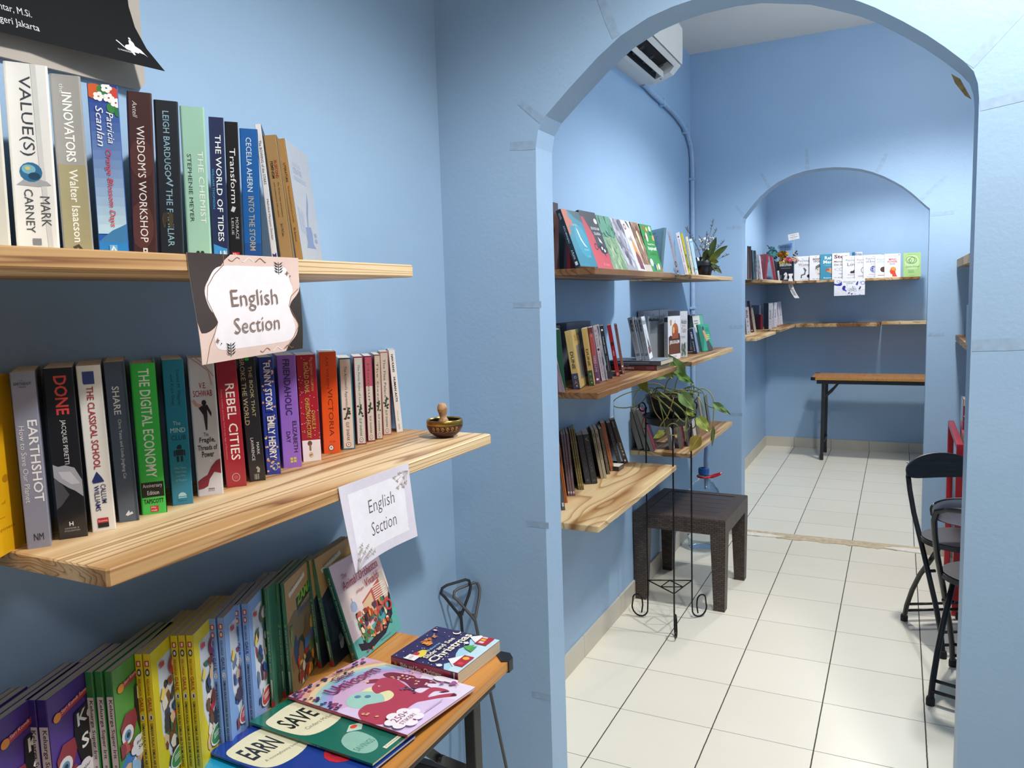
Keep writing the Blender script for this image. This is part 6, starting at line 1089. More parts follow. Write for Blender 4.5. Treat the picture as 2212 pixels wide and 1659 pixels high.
# ------------------------------------------------------------------ air conditioner, drain pipe
def aircon():
    o = thing('air_conditioner', 'white split air conditioner high on the left wall of the middle room', 'air conditioner', (XL, 3.43, 2.53))
    wh = mat('dcd9d2', .35, 0, .2, .02, 10); dk = mat('17181b', .6)
    prof = [(0, 0), (.072, -.001), (.160, .028), (.196, .066), (.203, .12), (.203, .24), (.190, .268), (.15, .28), (0, .28)]
    notch = [(0, 0), (.072, -.001), (.088, .0045), (.094, .06), (.150, .085), (.180, .052), (.196, .066), (.203, .12), (.203, .24), (.190, .268), (.15, .28), (0, .28)]
    f = lambda a, b, c: (a, c, b)
    mb = MB(); mb.prism(notch, -.335, .335, wh, f); mb.prism(prof, -.40, -.335, wh, f); mb.prism(prof, .335, .40, wh, f)
    pp = Print(mb, lambda u, w, e: (.100+.075*u, .345+.045*w, .0082+(.0405-.0082)*u - e), 0.001); pp.run([('R', .55, .3, .9, .8, '3a3c42'), ('R', .06, .25, .14, .6, '3a3c42'), ('L', [(.22, .3), (.32, .6), (.42, .3)], .05, '6a6c70'), ('R', .44, .4, .5, .7, '6a6c70')])
    mb.build('casing', o)
    mb = MB(); mb.prism([(.0885, .006), (.0945, .060), (.150, .084), (.1795, .0535), (.172, .058), (.148, .078), (.1, .055)], -.334, .334, dk, f); mb.build('air_outlet', o)
    mb = MB(); mb.beam((.128, -.333, .020), (.128, .333, .020), .004, .030, wh, (0, 0, 1)); mb.build('louver', o)
    mb = MB()
    for y in (-.2, -.05, .1, .25): mb.beam((.10, y, .02), (.15, y, .045), .003, .03, dk, (0, 1, 0))
    mb.build('vane', o)
    mb = MB(); mb.prism([(.204, .07), (.2065, .12), (.2065, .235), (.204, .24)], -.398, .398, wh, f); mb.build('front_panel', o)
aircon()
def pipe():
    pm = mat('9bb7d6', .45); x = XL+.017
    o = thing('drain_pipe', 'painted pipe running from the air conditioner down the corner to the bottle', 'pipe', (0, 0, 0))
    mb = MB(); P = [(x, 3.80, 2.535), (x, 3.87, 2.534), (x, 3.98, 2.524), (x, 4.15, 2.518), (x, 4.30, 2.514), (x, 4.45, 2.502), (x, 4.58, 2.480), (x, 4.69, 2.445), (x, 4.765, 2.39), (x, 4.795, 2.32), (x, 4.803, 2.24), (x, 4.803, 1.7), (x, 4.803, 1.0), (x, 4.803, .78), (x+.012, 4.79, .70), (x+.05, 4.75, .64), (x+.09, 4.70, .605), (x+.125, 4.60, .575), (x+.140, 4.52, .54), (x+.146, 4.495, .50), (x+.148, 4.492, .44), (x+.15, 4.49, .36)]
    mb.tube(P, .0135, pm, 10); mb.build('tube', o)
    for y, z, d in ((4.15, 2.518, 0), (4.64, 2.462, 0), (4.803, 2.2, 1), (4.803, 1.42, 1)):
        mb = MB()
        if d: mb.box((XL, y-.02, z-.008), (XL+.034, y+.018, z+.008), pm, .004)
        else: mb.box((XL, y-.008, z-.022), (XL+.034, y+.008, z+.02), pm, .004)
        mb.build('clip', o)
pipe()

# ------------------------------------------------------------------ water bottle
def bottle():
    o = thing('water_bottle', 'clear plastic water bottle with a blue cap and red handle behind the stool', 'bottle', (-1.012, 4.49, 0))
    pl = clear_plastic('clear_plastic'); mb = MB()
    prof = [(0, .004), (.06, .002), (.085, .006), (.094, .02), (.096, .06), (.092, .07), (.096, .08), (.096, .13), (.092, .14), (.096, .15), (.096, .21), (.092, .22), (.097, .235), (.098, .29), (.094, .33), (.082, .365), (.06, .395), (.040, .415), (.030, .425), (.027, .45)]
    mb.lathe(prof, pl, 36); mb.build('bottle_body', o)
    mb = MB(); mb.lathe([(.0275, .452), (.030, .452), (.030, .485), (.027, .488), (0.016, .488)], mat('2f6fc4', .4), 24)
    for k in range(24): a = 2*PI*k/24; mb.tube([(.0302*cos(a), .0302*sin(a), .455), (.0302*cos(a), .0302*sin(a), .482)], .0012, mat('2860b0', .4), 4)
    mb.build('cap', o)
    mb = MB(); rd = mat('c41f2f', .4); mb.tube([(.036*cos(a), .036*sin(a), .437) for a in [2*PI*i/20 for i in range(20)]], .006, rd, 8, closed=True)
    mb.tube([(.034, .0, .437), (.055, .01, .447), (.085, .015, .456), (.100, .008, .462), (.098, -.008, .458), (.075, -.012, .446), (.05, -.012, .436), (.034, -.008, .435)], .0055, rd, 8); mb.build('handle', o)
bottle()

# ------------------------------------------------------------------ stool
def stool():
    o = thing('stool', 'dark brown wicker pattern plastic stool beside the plant stand', 'stool', (-.926, 3.842, 0), (0, 0, radians(-1.5)))
    wv = weave('brown_weave', '41342d', '564840'); pl = mat('3b302b', .38, 0, .1, .08, 20); hx, hy, H = .226, .258, .447
    mb = MB()
    ap = .075
    for a, b in (((-hx, -hy), (hx, -hy+.045)), ((-hx, hy-.045), (hx, hy)), ((-hx, -hy+.045), (-hx+.045, hy-.045)), ((hx-.045, -hy+.045), (hx, hy-.045))):
        mb.box((a[0], a[1], H-ap), (b[0], b[1], H-.004), wv)
    r, i = .055, .004
    O = [(-hx, -hy), (hx, -hy), (hx, hy), (-hx, hy)]; O2 = [(-hx+i, -hy+i), (hx-i, -hy+i), (hx-i, hy-i), (-hx+i, hy-i)]; I = [(-hx+r, -hy+r), (hx-r, -hy+r), (hx-r, hy-r), (-hx+r, hy-r)]
    for k in range(4):
        j = (k+1) % 4
        mb.face([(*O[k], H-.004), (*O[j], H-.004), (*O2[j], H), (*O2[k], H)], wv); mb.face([(*O2[k], H), (*O2[j], H), (*I[j], H), (*I[k], H)], wv)
    mb.build('apron', o)
    mb = MB(); n = 5; w = (2*(hy-r))/n
    for k in range(n):
        y0 = -hy+r+w*k; mb.box((-hx+r, y0+.001, H-.03), (hx-r, y0+w-.001, H-.0015), pl, .001)
    mb.box((-hx+r, -hy+r, H-.034), (hx-r, hy-r, H-.006), pl); mb.build('seat_panel', o)
    for sx in (-1, 1):
        for sy in (-1, 1):
            mb = MB(); a, b = .072, .052
            T = [(sx*hx, sy*hy), (sx*(hx-a), sy*hy), (sx*(hx-a), sy*(hy-a)), (sx*hx, sy*(hy-a))]; q = .006
            Bm = [(sx*(hx-q), sy*(hy-q)), (sx*(hx-q-b), sy*(hy-q)), (sx*(hx-q-b), sy*(hy-q-b)), (sx*(hx-q), sy*(hy-q-b))]
            vt = [mb.bm.verts.new((*p, H-ap)) for p in T]; vb = [mb.bm.verts.new((*p, 0)) for p in Bm]; k = mb.mi(wv)
            for i_ in range(4): mb.bm.faces.new((vt[i_], vt[(i_+1) % 4], vb[(i_+1) % 4], vb[i_])).material_index = k
            mb.bm.faces.new(vt).material_index = k; mb.bm.faces.new(vb).material_index = k
            mb.build('leg', o)
stool()

# ------------------------------------------------------------------ plant stand, pot, plant
SC = (-.912, 3.372)
def stand():
    o = thing('plant_stand', 'tall thin black wire plant stand with curled feet', 'plant stand', (*SC, 0))
    ir = mat('0e0e10', .45, .4); R = .114; ang = [radians(a) for a in (174, -68, 48)]
    for a in ang:
        c, s = cos(a), sin(a); mb = MB()
        g = lambda r, z: (r*c, r*s, z)
        P = [g(R-.004, 1.0)] + [g(R, z) for z in (.98, .9, .6, .3, .12, .075)] + [g(R+.040-.040*cos(t), .047-.042*sin(t)) for t in [PI*i/10 for i in range(1, 11)]] + [g(R+.08-.002*k, .047+.013*k) for k in range(1, 3)] + [g(R+.052+.024*cos(t), .082+.026*sin(t)) for t in [PI*i/8 for i in range(1, 9)]] + [g(R+.026, .06), g(R+.032, .022)]
        mb.tube(P, .0036, ir, 8); mb.build('leg', o)
        mb = MB(); mb.tube([g(R+.002, .985)] + [g(R+.016+.016*cos(t), 1.0+.020*sin(t)) for t in [PI*1.15-2*PI*.93*i/14 for i in range(15)]], .0033, ir, 8); mb.build('top_curl', o)
        mb = MB(); t0 = (-s, c); mb.tube([(R*c+.006*c+.026*cos(t)*t0[0], R*s+.006*s+.026*cos(t)*t0[1], .925+.026*sin(t)) for t in [2*PI*i/20 for i in range(20)]], .0024, mat('77763f', .4, .3), 6, closed=True); mb.build('hanging_ring', o)
    mb = MB(); mb.tube([((R+.003)*cos(t), (R+.003)*sin(t), .968) for t in [2*PI*i/40 for i in range(40)]], .004, ir, 8, closed=True); mb.build('ring', o)
    mb = MB(); V = [((R-.001)*cos(a), (R-.001)*sin(a), .185) for a in ang]
    for i in range(3): mb.tube([V[i], V[(i+1) % 3]], .0030, ir, 6)
    Mi = [tuple(Vector(V[i])*.5+Vector(V[(i+1) % 3])*.5) for i in range(3)]
    for i in range(3): mb.tube([Mi[i], Mi[(i+1) % 3]], .0026, ir, 6)
    mb.build('lower_brace', o)
    mb = MB()
    for a in ang: mb.tube([((R)*cos(a), R*sin(a), .925), (0, 0, .926)], .003, ir, 6)
    mb.build('spoke', o)
stand()
def pot():
    o = thing('potted_pothos', 'trailing heart leaved plant in a dark green pot on the wire stand', 'potted plant', (*SC, .930))
    gp = mat('111a17', .55, 0, 0, .1, 18); tr = mat('0f1615', .5, 0, 0)
    mb = MB(); mb.lathe([(0, 0), (.088, 0), (.094, .004), (.106, .032), (.112, .036), (.112, .040), (.102, .038), (.09, .008), (0, .007)], tr, 40); mb.build('saucer', o)
    mb = MB(); mb.lathe([(0, .009), (.076, .009), (.080, .014), (.094, .092), (.099, .094), (.104, .122), (.107, .130), (.104, .132), (.099, .130), (.094, .10), (.09, .085)], gp, 40); mb.build('pot', o)
    mb = MB(); R = random.Random(2); so = mat('3a2a20', .95, 0, 0, .4, 40, .6, 120); mb.lathe([(.0985, .117), (.07, .122), (.04, .119), (0, .123)], so, 28); mb.build('soil', o)
    vm = [mat(c, .5) for c in ('7f8a4a', '959a52', '66743c', '8a7a48')]
    vines = [[(-.06, .02, .12), (-.12, 0, .15), (-.19, -.02, .135), (-.245, -.03, .105), (-.25, -.03, .075), (-.19, -.03, .07), (-.13, -.02, .09), (-.09, -.04, .13)],
             [(-.05, -.05, .12), (-.10, -.03, .17), (-.15, .0, .14), (-.165, .0, .09), (-.155, -.01, .05)], [(.0, -.06, .12), (-.02, -.11, .14), (.0, -.13, .08), (.01, -.12, .0), (-.02, -.125, -.03)],
             [(.03, -.06, .12), (.05, -.12, .13), (.03, -.135, .06), (.0, -.13, .02), (-.02, -.125, -.02)], [(.04, -.04, .12), (.09, -.08, .14), (.10, -.09, .06), (.095, -.10, -.01), (.11, -.10, .0)],
             [(.05, 0, .12), (.11, -.05, .15), (.15, -.06, .12), (.17, -.06, .06), (.155, -.07, .02)], [(.02, .02, .12), (.09, .0, .17), (.15, -.01, .15), (.17, -.03, .10), (.20, -.04, .085), (.235, -.05, .09)],
             [(.0, 0, .12), (.06, -.06, .16), (.12, -.08, .13), (.13, -.085, .08)], [(-.02, -.02, .12), (.0, -.04, .19), (.03, -.04, .22)], [(.02, 0, .12), (.04, -.02, .2), (.07, -.02, .24)],
             [(-.06, -.03, .12), (-.03, -.08, .17), (.04, -.10, .155), (.10, -.07, .145)], [(-.08, -.02, .12), (-.05, -.10, .135), (.02, -.12, .10), (.07, -.11, .05), (.06, -.115, .03)], [(-.07, -.06, .12), (-.03, -.115, .14), (.04, -.12, .08), (.09, -.105, .03), (.10, -.10, .05)],
             [(.08, .03, .12), (.14, .02, .16), (.19, .0, .13), (.2, -.02, .05), (.19, -.03, -.06)], [(-.09, .02, .12), (-.05, -.02, .165), (.03, -.03, .16), (.09, .0, .155), (.14, .02, .14)], [(.0, .05, .12), (-.05, .04, .17), (-.11, .02, .175), (-.14, .01, .15)]]
    for q in range(9):
        a0 = R.uniform(-2.9, .4); a1 = a0+R.uniform(.5, 1.5); r1 = R.uniform(.09, .13); vines.append([(.06*cos(a0), .06*sin(a0), .12), (.10*cos(a0), .10*sin(a0), R.uniform(.14, .18)), (r1*cos((a0+a1)/2), r1*sin((a0+a1)/2), R.uniform(.12, .16)), (.125*cos(a1), .125*sin(a1), R.uniform(.05, .10)), (.118*cos(a1+.25), .118*sin(a1+.25), R.uniform(.0, .06))])
    def smooth(P, n=4):
        out = []
        for i in range(len(P)-1):
            p0, p1, p2, p3 = (Vector(P[max(0, min(len(P)-1, k))]) for k in (i-1, i, i+1, i+2))
            for j in range(n):
                t = j/n; out.append(.5*((2*p1)+(p2-p0)*t+(2*p0-5*p1+4*p2-p3)*t*t+(3*p1-p0-3*p2+p3)*t**3))
        return out + [Vector(P[-1])]
    for i, v in enumerate(vines):
        mb = MB(); mb.tube(smooth(v), .0024, vm[i % 4], 6); mb.build('vine', o)
    def leaf(base, tip, w, col, up=(0, -.35, 1), curl=.18, vein='b9c77a'):
        b, t = Vector(base), Vector(tip); d = t-b; L = d.length; d.normalize(); u = Vector(up); s = d.cross(u).normalized(); nrm = s.cross(d)
        mb = MB(); m = mat(col, .42, 0, .15, .14, 45); mv = mat(vein, .5); n = 14
        def hw(q): return w*(1.02*(max(0, sin(PI*min(1, q*.94+.06)**.62)))**.9)*(1-.25*q) if q < .999 else 0
        for side in (1, -1):
            prev = None
            for i in range(n+1):
                q = i/n; off = -.10*L if False else 0
                rowp = []
                for k in range(4):
                    f = k/3; x = hw(q)*f*side; back = (-.16*L*sin(PI*min(1, f*1.1))*(1-q)**5)
                    rowp.append(b + d*(q*L+back) + s*x + nrm*(curl*abs(x)*.8 - curl*L*.5*q*q + .004*sin(q*9)*f))
                if prev:
                    for k in range(3):
                        fc = mb.face([prev[k], prev[k+1], rowp[k+1], rowp[k]], m)
                        if fc: fc.smooth = True
                prev = rowp
        bmesh.ops.remove_doubles(mb.bm, verts=mb.bm.verts[:], dist=1e-5)
        mb.tube([b + nrm*.0006, b + d*L*.5 + nrm*(.0006-curl*L*.125), b + d*L*.95 + nrm*(.0006-curl*L*.45)], [.0011, .0008, .0004], mv, 5)
        mb.build('leaf', o)
    # base, tip (in the pot's own frame), half width, colour
    LV = [((.065, -.03, .235), (-.005, -.05, .335), .038, '74954a'), ((-.02, -.02, .215), (-.125, -.05, .250), .028, '6c8f4c'), ((-.005, -.08, .262), (.055, -.10, .205), .036, '9fae4c'), ((.02, -.03, .25), (.075, -.05, .215), .024, '98b240'), ((.06, -.05, .225), (.14, -.07, .185), .024, '6f9c44'),
          ((-.115, -.06, .205), (-.055, -.12, .140), .030, '9aa848'), ((.085, -.12, .150), (.160, -.125, .065), .036, '74944f'), ((.215, -.07, .105), (.300, -.08, .055), .021, '78985a'), ((.155, -.10, .045), (.215, -.12, -.020), .032, '9aab45'),
          ((.150, -.09, -.040), (.105, -.11, -.115), .036, '9a8634'), ((.205, -.05, -.005), (.200, -.06, -.100), .011, '5a6a34'), ((.01, -.14, -.015), (-.045, -.145, -.050), .020, '98a448'), ((.105, -.10, .075), (.150, -.11, .05), .018, '7f8f2a')]
    for b, t, w, c in LV:
        b, t = Vector(b), Vector(t); leaf(b, b+(t-b)*.82, w*.80, c, up=(.15, -1.0, .35))
pot()

# ------------------------------------------------------------------ vase with dried flowers
def vase():
    o = thing('dried_flower_vase', 'small black wrapped vase of dried flowers and dark leaves in the corner', 'flower vase', (-.975, 4.36, 1.596))
    k = mat('15161a', .4, 0, .2); mb = MB(); mb.lathe([(0, 0), (.03, 0), (.034, .004), (.046, .05), (.05, .075), (.046, .09), (.044, .088), (.04, .03), (0, .01)], k, 20); mb.build('vase_body', o)
    R = random.Random(8); mb = MB()
    for j in range(9):
        a = 2*PI*j/9; r = .05; mb.face([(r*.8*cos(a), r*.8*sin(a), .06), (r*1.2*cos(a+.35), r*1.2*sin(a+.35), .055+.02*R.random()), (r*1.7*cos(a+.3), r*1.7*sin(a+.3), .02+.04*R.random()), (r*1.1*cos(a-.1), r*1.1*sin(a-.1), .03)], k)
        mb.face([(r*.8*cos(a), r*.8*sin(a), .075), (r*1.25*cos(a+.3), r*1.25*sin(a+.3), .10+.03*R.random()), (r*1.05*cos(a+.6), r*1.05*sin(a+.6), .11)], k)
    mb.tube([(.051*cos(t), .051*sin(t), .066) for t in [2*PI*i/24 for i in range(24)]], .003, k, 6, closed=True); mb.build('wrap', o)
    st = mat('5f5f52', .8); fl = mat('8e8a94', .8, 0, 0, .3, 90); wh = mat('c4c6c0', .8)
    for hx_, hy_, hz in ((.045, .03, .315), (.062, .01, .26), (.02, -.02, .25), (-.11, .02, .285), (-.085, .03, .24), (.10, .02, .19), (.115, -.01, .16), (-.02, .0, .22), (.0, .03, .20), (.13, .02, .12)):
        mb = MB(); P = [(0, 0, .05), (hx_*.4, hy_*.4, .05+(hz-.05)*.55), (hx_, hy_, hz)]; mb.tube(P, .0012, st, 5)
        for i in range(26):
            t = R.uniform(.45, 1.0); c = Vector(P[1])*(1-t)+Vector(P[2])*t if t > .5 else Vector(P[1]); d = Vector((R.uniform(-1, 1), R.uniform(-1, 1), R.uniform(.1, 1))).normalized()*R.uniform(.008, .018); e = c+d; q = d.cross(Vector((0, 0, 1)))*.22
            mb.tube([c, e], .0007, st, 4); mb.face([e-d*.25-q, e-q*.3+d*.2, e+q*.6, e-d*.3+q*.8], fl)
        mb.build('dried_sprig', o)
    mb = MB()
    for i in range(30): mb.sphere((R.gauss(.005, .028), R.gauss(-.01, .02), R.uniform(.15, .215)), R.uniform(.004, .009), wh if i % 3 else fl, 4)
    mb.build('small_blossoms', o)
    for b, t, w, c in (((.02, -.01, .08), (.075, -.03, .235), .018, '3c4f28'), ((.03, -.01, .09), (.135, -.02, .185), .016, '4f6329'), ((.03, -.02, .08), (.105, -.035, .155), .018, '6f7a2c'), ((.03, -.02, .08), (.09, -.04, .10), .016, '8a8a2a'), ((.035, -.02, .075), (.105, -.03, .035), .014, '4f5a34'), ((.0, -.02, .08), (.03, -.05, .17), .016, '55692e'), ((.02, .0, .08), (.055, .0, .20), .016, '34452a')):
        b, t = Vector(b), Vector(t); d = t-b; s = d.cross(Vector((.3, -1, .2))).normalized(); mb = MB(); m = mat(c, .4, 0, .2, .15, 60); n = 8
        for i in range(n):
            for sg in (-1, 1):
                q0, q1 = i/n, (i+1)/n; h0, h1 = w*sin(PI*q0)**.8, w*sin(PI*q1)**.8 if q1 < 1 else 0; dz = lambda q: Vector((0, -.012*q*q, -.02*q*q))
                mb.face([b+d*q0+dz(q0), b+d*q0+s*h0*sg+dz(q0)+Vector((0, -.004, 0)), b+d*q1+s*h1*sg+dz(q1)+Vector((0, -.004, 0)), b+d*q1+dz(q1)], m)
        mb.build('leaf', o)
vase()

# ------------------------------------------------------------------ folding chairs
def folding_chair(label, loc, face_deg, group='black folding chairs'):
    """local frame: y towards the front, x to the sitter's left; open X frame"""
    o = thing('folding_chair', label, 'chair', loc, (0, 0, radians(face_deg)-PI/2), group)
    bk_ = mat('16171b', .4, .1, .2, .05, 30); rb = mat('1c1c1e', .7); bw = wood('black_stained_wood', '1d1e24', '18191e', '121318', 'X', rough=.42, fine=.2); gy = mat('9a95a2', .55)
    W_ = .150; seat = .445
    for s in (-1, 1):
        x = s*W_
        # long frame: front foot up through the seat to the backrest
        mb = MB(); mb.tube([(x, .185, .012), (x, .165, .10), (x, .12, .20), (x, .075, .28), (x*.98, .0, .40), (x*.96, -.085, .53), (x*.94, -.130, .62), (x*.92, -.152, .675), (x*.84, -.166, .712), (x*.60, -.178, .728), (x*.3, -.183, .732), (0, -.184, .732)], .0105, bk_, 10); mb.build('long_leg', o)
        mb = MB(); x2 = s*(W_-.026); mb.tube([(x2, -.185, .012), (x2, -.165, .08), (x2, -.12, .17), (x2, -.06, .26), (x2, .02, .35), (x2, .075, .415), (x2, .085, seat-.014)], .0105, bk_, 10); mb.build('short_leg', o)
        for y, xx in ((.185, x), (-.185, x2)):
            mb = MB(); mb.lathe([(0, 0), (.015, 0), (.0155, .02), (.0125, .03), (0, .031)], rb, 12, (xx, y, 0)); mb.build('rubber_foot', o)
        mb = MB(); mb.tube([(x-.016*s*2.2, .045, .315), (x+.008*s, .045, .315)], .007, bk_, 8); mb.build('pivot', o)
    for z, y in ((.05, -.178), (.085, -.164)):
        mb = MB(); mb.tube([(-W_+.026, y, z), (W_-.026, y, z)], .0065, bk_, 8); mb.build('rear_rung', o)
    for z, y in ((.05, .176), (.10, .165)):
        mb = MB(); mb.tube([(-W_, y, z), (W_, y, z)], .0065, bk_, 8); mb.build('front_rung', o)
    mb = MB(); P = [(.158*cos(a), .03+.150*sin(a)*(1.05 if sin(a) > 0 else .95)) for a in [2*PI*i/40 for i in range(40)]]
    mb.prism(P, seat-.014, seat+.004, bw); mb.prism([(p[0]*.97, (p[1]-.03)*.97+.03) for p in P], seat+.004, seat+.009, bw); mb.build('seat', o)
    def bent(u, v, e):
        x = u; y = -.132-.10*(v-.71)-.028*(1-(u/.16)**2)+e; return (x, y, v)
    mb = MB(); N_ = 36; top = [(.158*cos(a), .716+.060*sin(a)+.018*cos(a)**2*(-1 if sin(a) < 0 else -.4)+(.012 if sin(a) < 0 else 0)*(1-cos(a)**2)) for a in [2*PI*i/N_ for i in range(N_)]]
    kf, kb = mb.mi(bw), mb.mi(gy); cen = (0, .722)
    def ringv(f, e): return [mb.bm.verts.new(bent(cen[0]+(p[0]-cen[0])*f, cen[1]+(p[1]-cen[1])*f, e)) for p in top]
    fr = [ringv(f, .007) for f in (.25, .5, .75, 1)]; bc = [ringv(f, -.007) for f in (.25, .5, .75, .94)]; ed = [ringv(1.0, -.005)]
    def band(A, B, k, sm=True):
        for i in range(N_):
            q = mb.bm.faces.new((A[i], A[(i+1) % N_], B[(i+1) % N_], B[i])); q.material_index = k; q.smooth = sm
    for a, b in zip(fr, fr[1:]): band(a, b, kf)
    for a, b in zip(bc, bc[1:]): band(a, b, kb)
    band(fr[-1], ed[0], kf); band(ed[0], bc[-1], kf)
    mb.bm.faces.new(fr[0]).material_index = kf; mb.bm.faces.new(bc[0]).material_index = kb
    mb.build('backrest', o)
    for s in (-1, 1):
        for z in (.685, .735):
            mb = MB(); mb.sphere((s*W_*.925, -.160-.15*(z-.71), z), .0042, mat('b8b8bc', .3, .9), 6); mb.build('screw', o)
    return o
folding_chair('black folding chair farther from the arch, backrest fully in view', (.240, 3.690, 0), -64)
folding_chair('black folding chair nearer the arch edge, pale back of its backrest in view', (.304, 3.173, 0), 72)

# ------------------------------------------------------------------ red rack by the right wall
def rack():
    o = thing('metal_rack', 'red metal rack half hidden behind the right arch edge', 'rack', (.405, 4.29, 0))
    rd = mat('b3202c', .38, .1, .25, .05, 30); x0, x1, y0, y1 = -.150, .140, -.34, .34
    for x in (x0, x1):
        for y in (y0, y1):
            mb = MB(); mb.box((x-.014, y-.014, 0), (x+.014, y+.014, .80), rd, .003); mb.build('post', o)
    for z in (.712, .36):
        mb = MB(); mb.box((x0+.014, y0-.010, z-.022), (x1-.014, y1+.010, z), rd, .002); mb.build('shelf', o)
    for x in (x0, x1):
        mb = MB(); mb.box((x-.014, y0+.014, .775), (x+.014, y1-.014, .80), rd, .003); mb.build('top_rail', o)
rack()
GR = 'books on the red rack'
def block(label, x0, x1, y0, y1, z0, t, col, pg):
    o = thing('paperback_book', label, 'book', ((x0+x1)/2, (y0+y1)/2, z0), (0, 0, 0), GR); w, d = (x1-x0)/2, (y1-y0)/2; c = mat(col, .4, 0, .3)
    mb = MB(); mb.box((-w, -d, 0), (w, d, .0012), c); mb.box((-w, -d, t-.0012), (w, d, t), c); mb.box((w-.0012, -d, 0), (w, d, t), c); mb.build('cover', o)
    pb = MB(); pb.box((-w+.001, -d+.001, .0013), (w-.0014, d-.001, t-.0013), pg); pb.build('pages', o)
block('lower pale page block lying on the red rack', .272, .44, 3.96, 4.20, .712, .058, 'b9b0a4', PAGEC)
block('upper pale page block lying on the red rack', .274, .44, 3.965, 4.19, .770, .055, 'c24a50', PAGEC)
book('hardcover_book', 'dark red wrapped book standing on the red rack', GR, (.280, 4.215, .712), 0, 0, .034, .255, .15, '7a1f2c', hard=True, coat=.9, spine=[('R', 0, .0, 1, .12, 'c8b48c'), ('L', [(.2, .3), (.5, .36), (.3, .42)], .02, 'd8c8c0')])
book('hardcover_book', 'teal book on the right wall shelf beside the arch edge', None, (.2735, 3.97, 1.2455), 0, 0, .03, .172, .13, '2f6f74', hard=True, spine=[('T', 'G', .4, .2, .8, .32, 'c8dcd8', 'h'), ('L', [(.5, .45), (.6, .5)], .02, 'c8dcd8')])

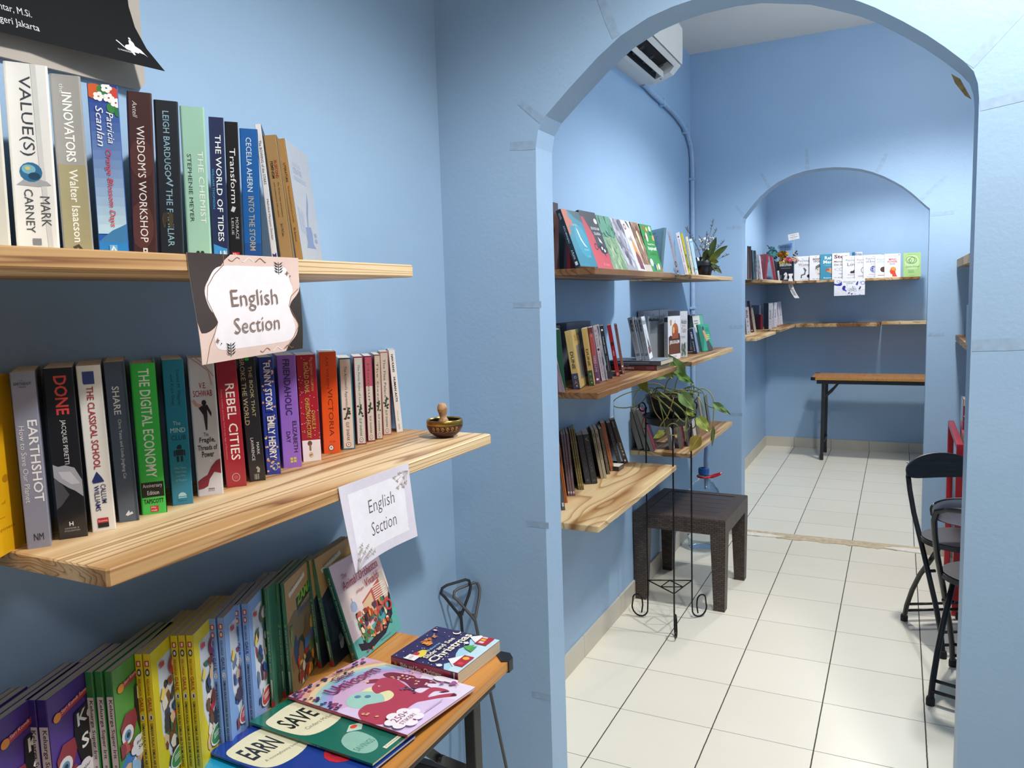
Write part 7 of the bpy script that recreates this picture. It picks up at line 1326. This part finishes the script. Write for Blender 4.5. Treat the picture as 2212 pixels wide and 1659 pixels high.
# ------------------------------------------------------------------ bouquet and greeting sticks in the far alcove
def bouquet():
    o = thing('bouquet', 'bouquet box with a gold bow, teal blossoms and pink flowers on the corner shelf', 'bouquet', (-1.02, 7.66, 1.596))
    R = random.Random(14)
    def petals(name, c, n, r, cols, seed):
        mb = MB(); Q = random.Random(seed)
        for i in range(n):
            a, b = Q.uniform(0, 2*PI), Q.uniform(-.5, 1.3); d = Vector((cos(a)*cos(b), sin(a)*cos(b), sin(b))); s = d.orthogonal().normalized(); t = d.cross(s); ph = Q.uniform(0, PI); s, t = s*cos(ph)+t*sin(ph), t*cos(ph)-s*sin(ph)
            p = Vector(c)+d*r*Q.uniform(.55, 1); k = r*.5; mb.face([p-s*k-t*k*.2, p-t*k+d*k*.2, p+s*k, p+t*k+d*k*.3, p-s*k*.6+t*k*.7], mat(Q.choice(cols), .6))
        mb.build(name, o)
    mb = MB(); mb.lathe([(0, 0), (.05, 0), (.06, .1), (.062, .19), (0, .185)], mat('4a3a3a', .6), 18); mb.build('holder', o)
    mb = MB(); P = [(-.02, 0, .2), (-.06, -.01, .27), (-.09, -.02, .335)]; mb.tube(P, .003, mat('2a3a3a', .6), 6); mb.tube([(-.1, 0, .19), (-.105, 0, .28)], .008, mat('2f5560', .6), 6); mb.tube([(-.09, -.02, .335), (-.105, -.02, .345)], .004, mat('22302f', .6), 6); mb.build('stem', o)
    petals('teal_blossom', (-.055, -.02, .255), 46, .05, ['2f6f78', '4a8a92', '5f9aa0', '285a66'], 3); petals('teal_leaf', (-.06, -.02, .315), 8, .03, ['2a5f6a', '35707a'], 9)
    petals('peach_blossom', (.05, -.05, .195), 40, .035, ['d8a08a', 'c8846e', 'e0b8a0', 'c86a70'], 4); petals('pink_blossom', (.095, -.05, .19), 36, .034, ['c8485a', 'd86a78', 'b83a50'], 5); petals('pale_blossom', (.14, -.04, .195), 34, .034, ['b8b09a', 'd0c4b0', '9aa090', 'c89a8a'], 6)
    mb = MB(); g = mat('b07a2a', .25, .9, 0, .1, 60)
    for k in range(9):
        a = 2*PI*k/9; L = .05; dx, dz = cos(a), sin(a)*.55; c = Vector((.045, -.075, .25)); pts = [c, c+Vector((dx*L*.6-.0, -.02, dz*L*.6+.015)), c+Vector((dx*L, -.012, dz*L)), c+Vector((dx*L*.55, .004, dz*L*.55-.010)), c]
        w = Vector((-sin(a), .3, cos(a)))*.010
        for p, q in zip(pts, pts[1:]): mb.face([p-w, q-w, q+w, p+w], g)
    for sx in (-1, 1):
        c = Vector((.045, -.08, .25)); mb.face([c+Vector((-.008, 0, 0)), c+Vector((.008, 0, 0)), c+Vector((.03*sx+.010, 0, -.07)), c+Vector((.03*sx-.010, 0, -.075))], g)
    mb.build('gold_bow', o)
    mb = MB(); b = mat('3a1626', .4)
    for x, z in ((.135, .245), (.150, .262), (.165, .25), (.15, .23), (.16, .275), (.142, .232)): mb.sphere((x, -.04, z), .008, b, 6)
    mb.tube([(.14, -.04, .2), (.15, -.04, .26)], .0015, b, 5); mb.build('berries', o)
    mb = MB(); k = mat('22242a', .5); p = Print(mb, lambda u, w, e: (-.005+.125*u, -.03-e, .345-.045*w)); p.text('Congratulations', 0, .1, 1, .95, k, 'h', 0, .3); mb.tube([(.06, -.029, .15), (.06, -.029, .335)], .0012, k, 5); mb.box((.045, -.031, .290), (.105, -.0295, .2925), k); mb.build('greeting_topper', o)
bouquet()
def card_stick():
    o = thing('greeting_card', 'small white printed card on a clear stick above the bouquet', 'card', (-.90, 7.74, 1.596))
    mb = MB(); mb.tube([(-.0, 0, 0), (.004, 0, .40)], .0016, mat('b8c4d0', .2), 6); mb.build('stick', o)
    mb = MB(); a = radians(-9); M = Matrix.Translation((0, -.003, .418)) @ Matrix.Rotation(-a*-1, 4, 'Y') ; mb.box((-.048, -.001, -.028), (.048, .0, .028), PAPER, 0, M)
    p = Print(mb, lambda u, w, e: tuple(M @ Vector((-.048+.096*u, -.001-e, .028-.056*w)))); k = ink('3a3a44'); p.text('CONGRATULATIONS', .2, .18, .85, .27, k, 'h', .02); p.rect(.36, .36, .66, .39, ink('8a8a92')); p.text('GRAND OPENING', .16, .52, .9, .64, k, 'h', .02); p.rect(.2, .78, .72, .82, ink('8a8a92'))
    mb.build('card_face', o)
    mb = MB(); c = mat('3a78d8', .2, 0, .5); mb.face([(-.045, -.012, .335), (-.028, -.014, .352), (-.010, -.012, .358), (-.018, -.010, .338), (-.034, -.012, .318)], c); mb.build('blue_ribbon', o)
card_stick()
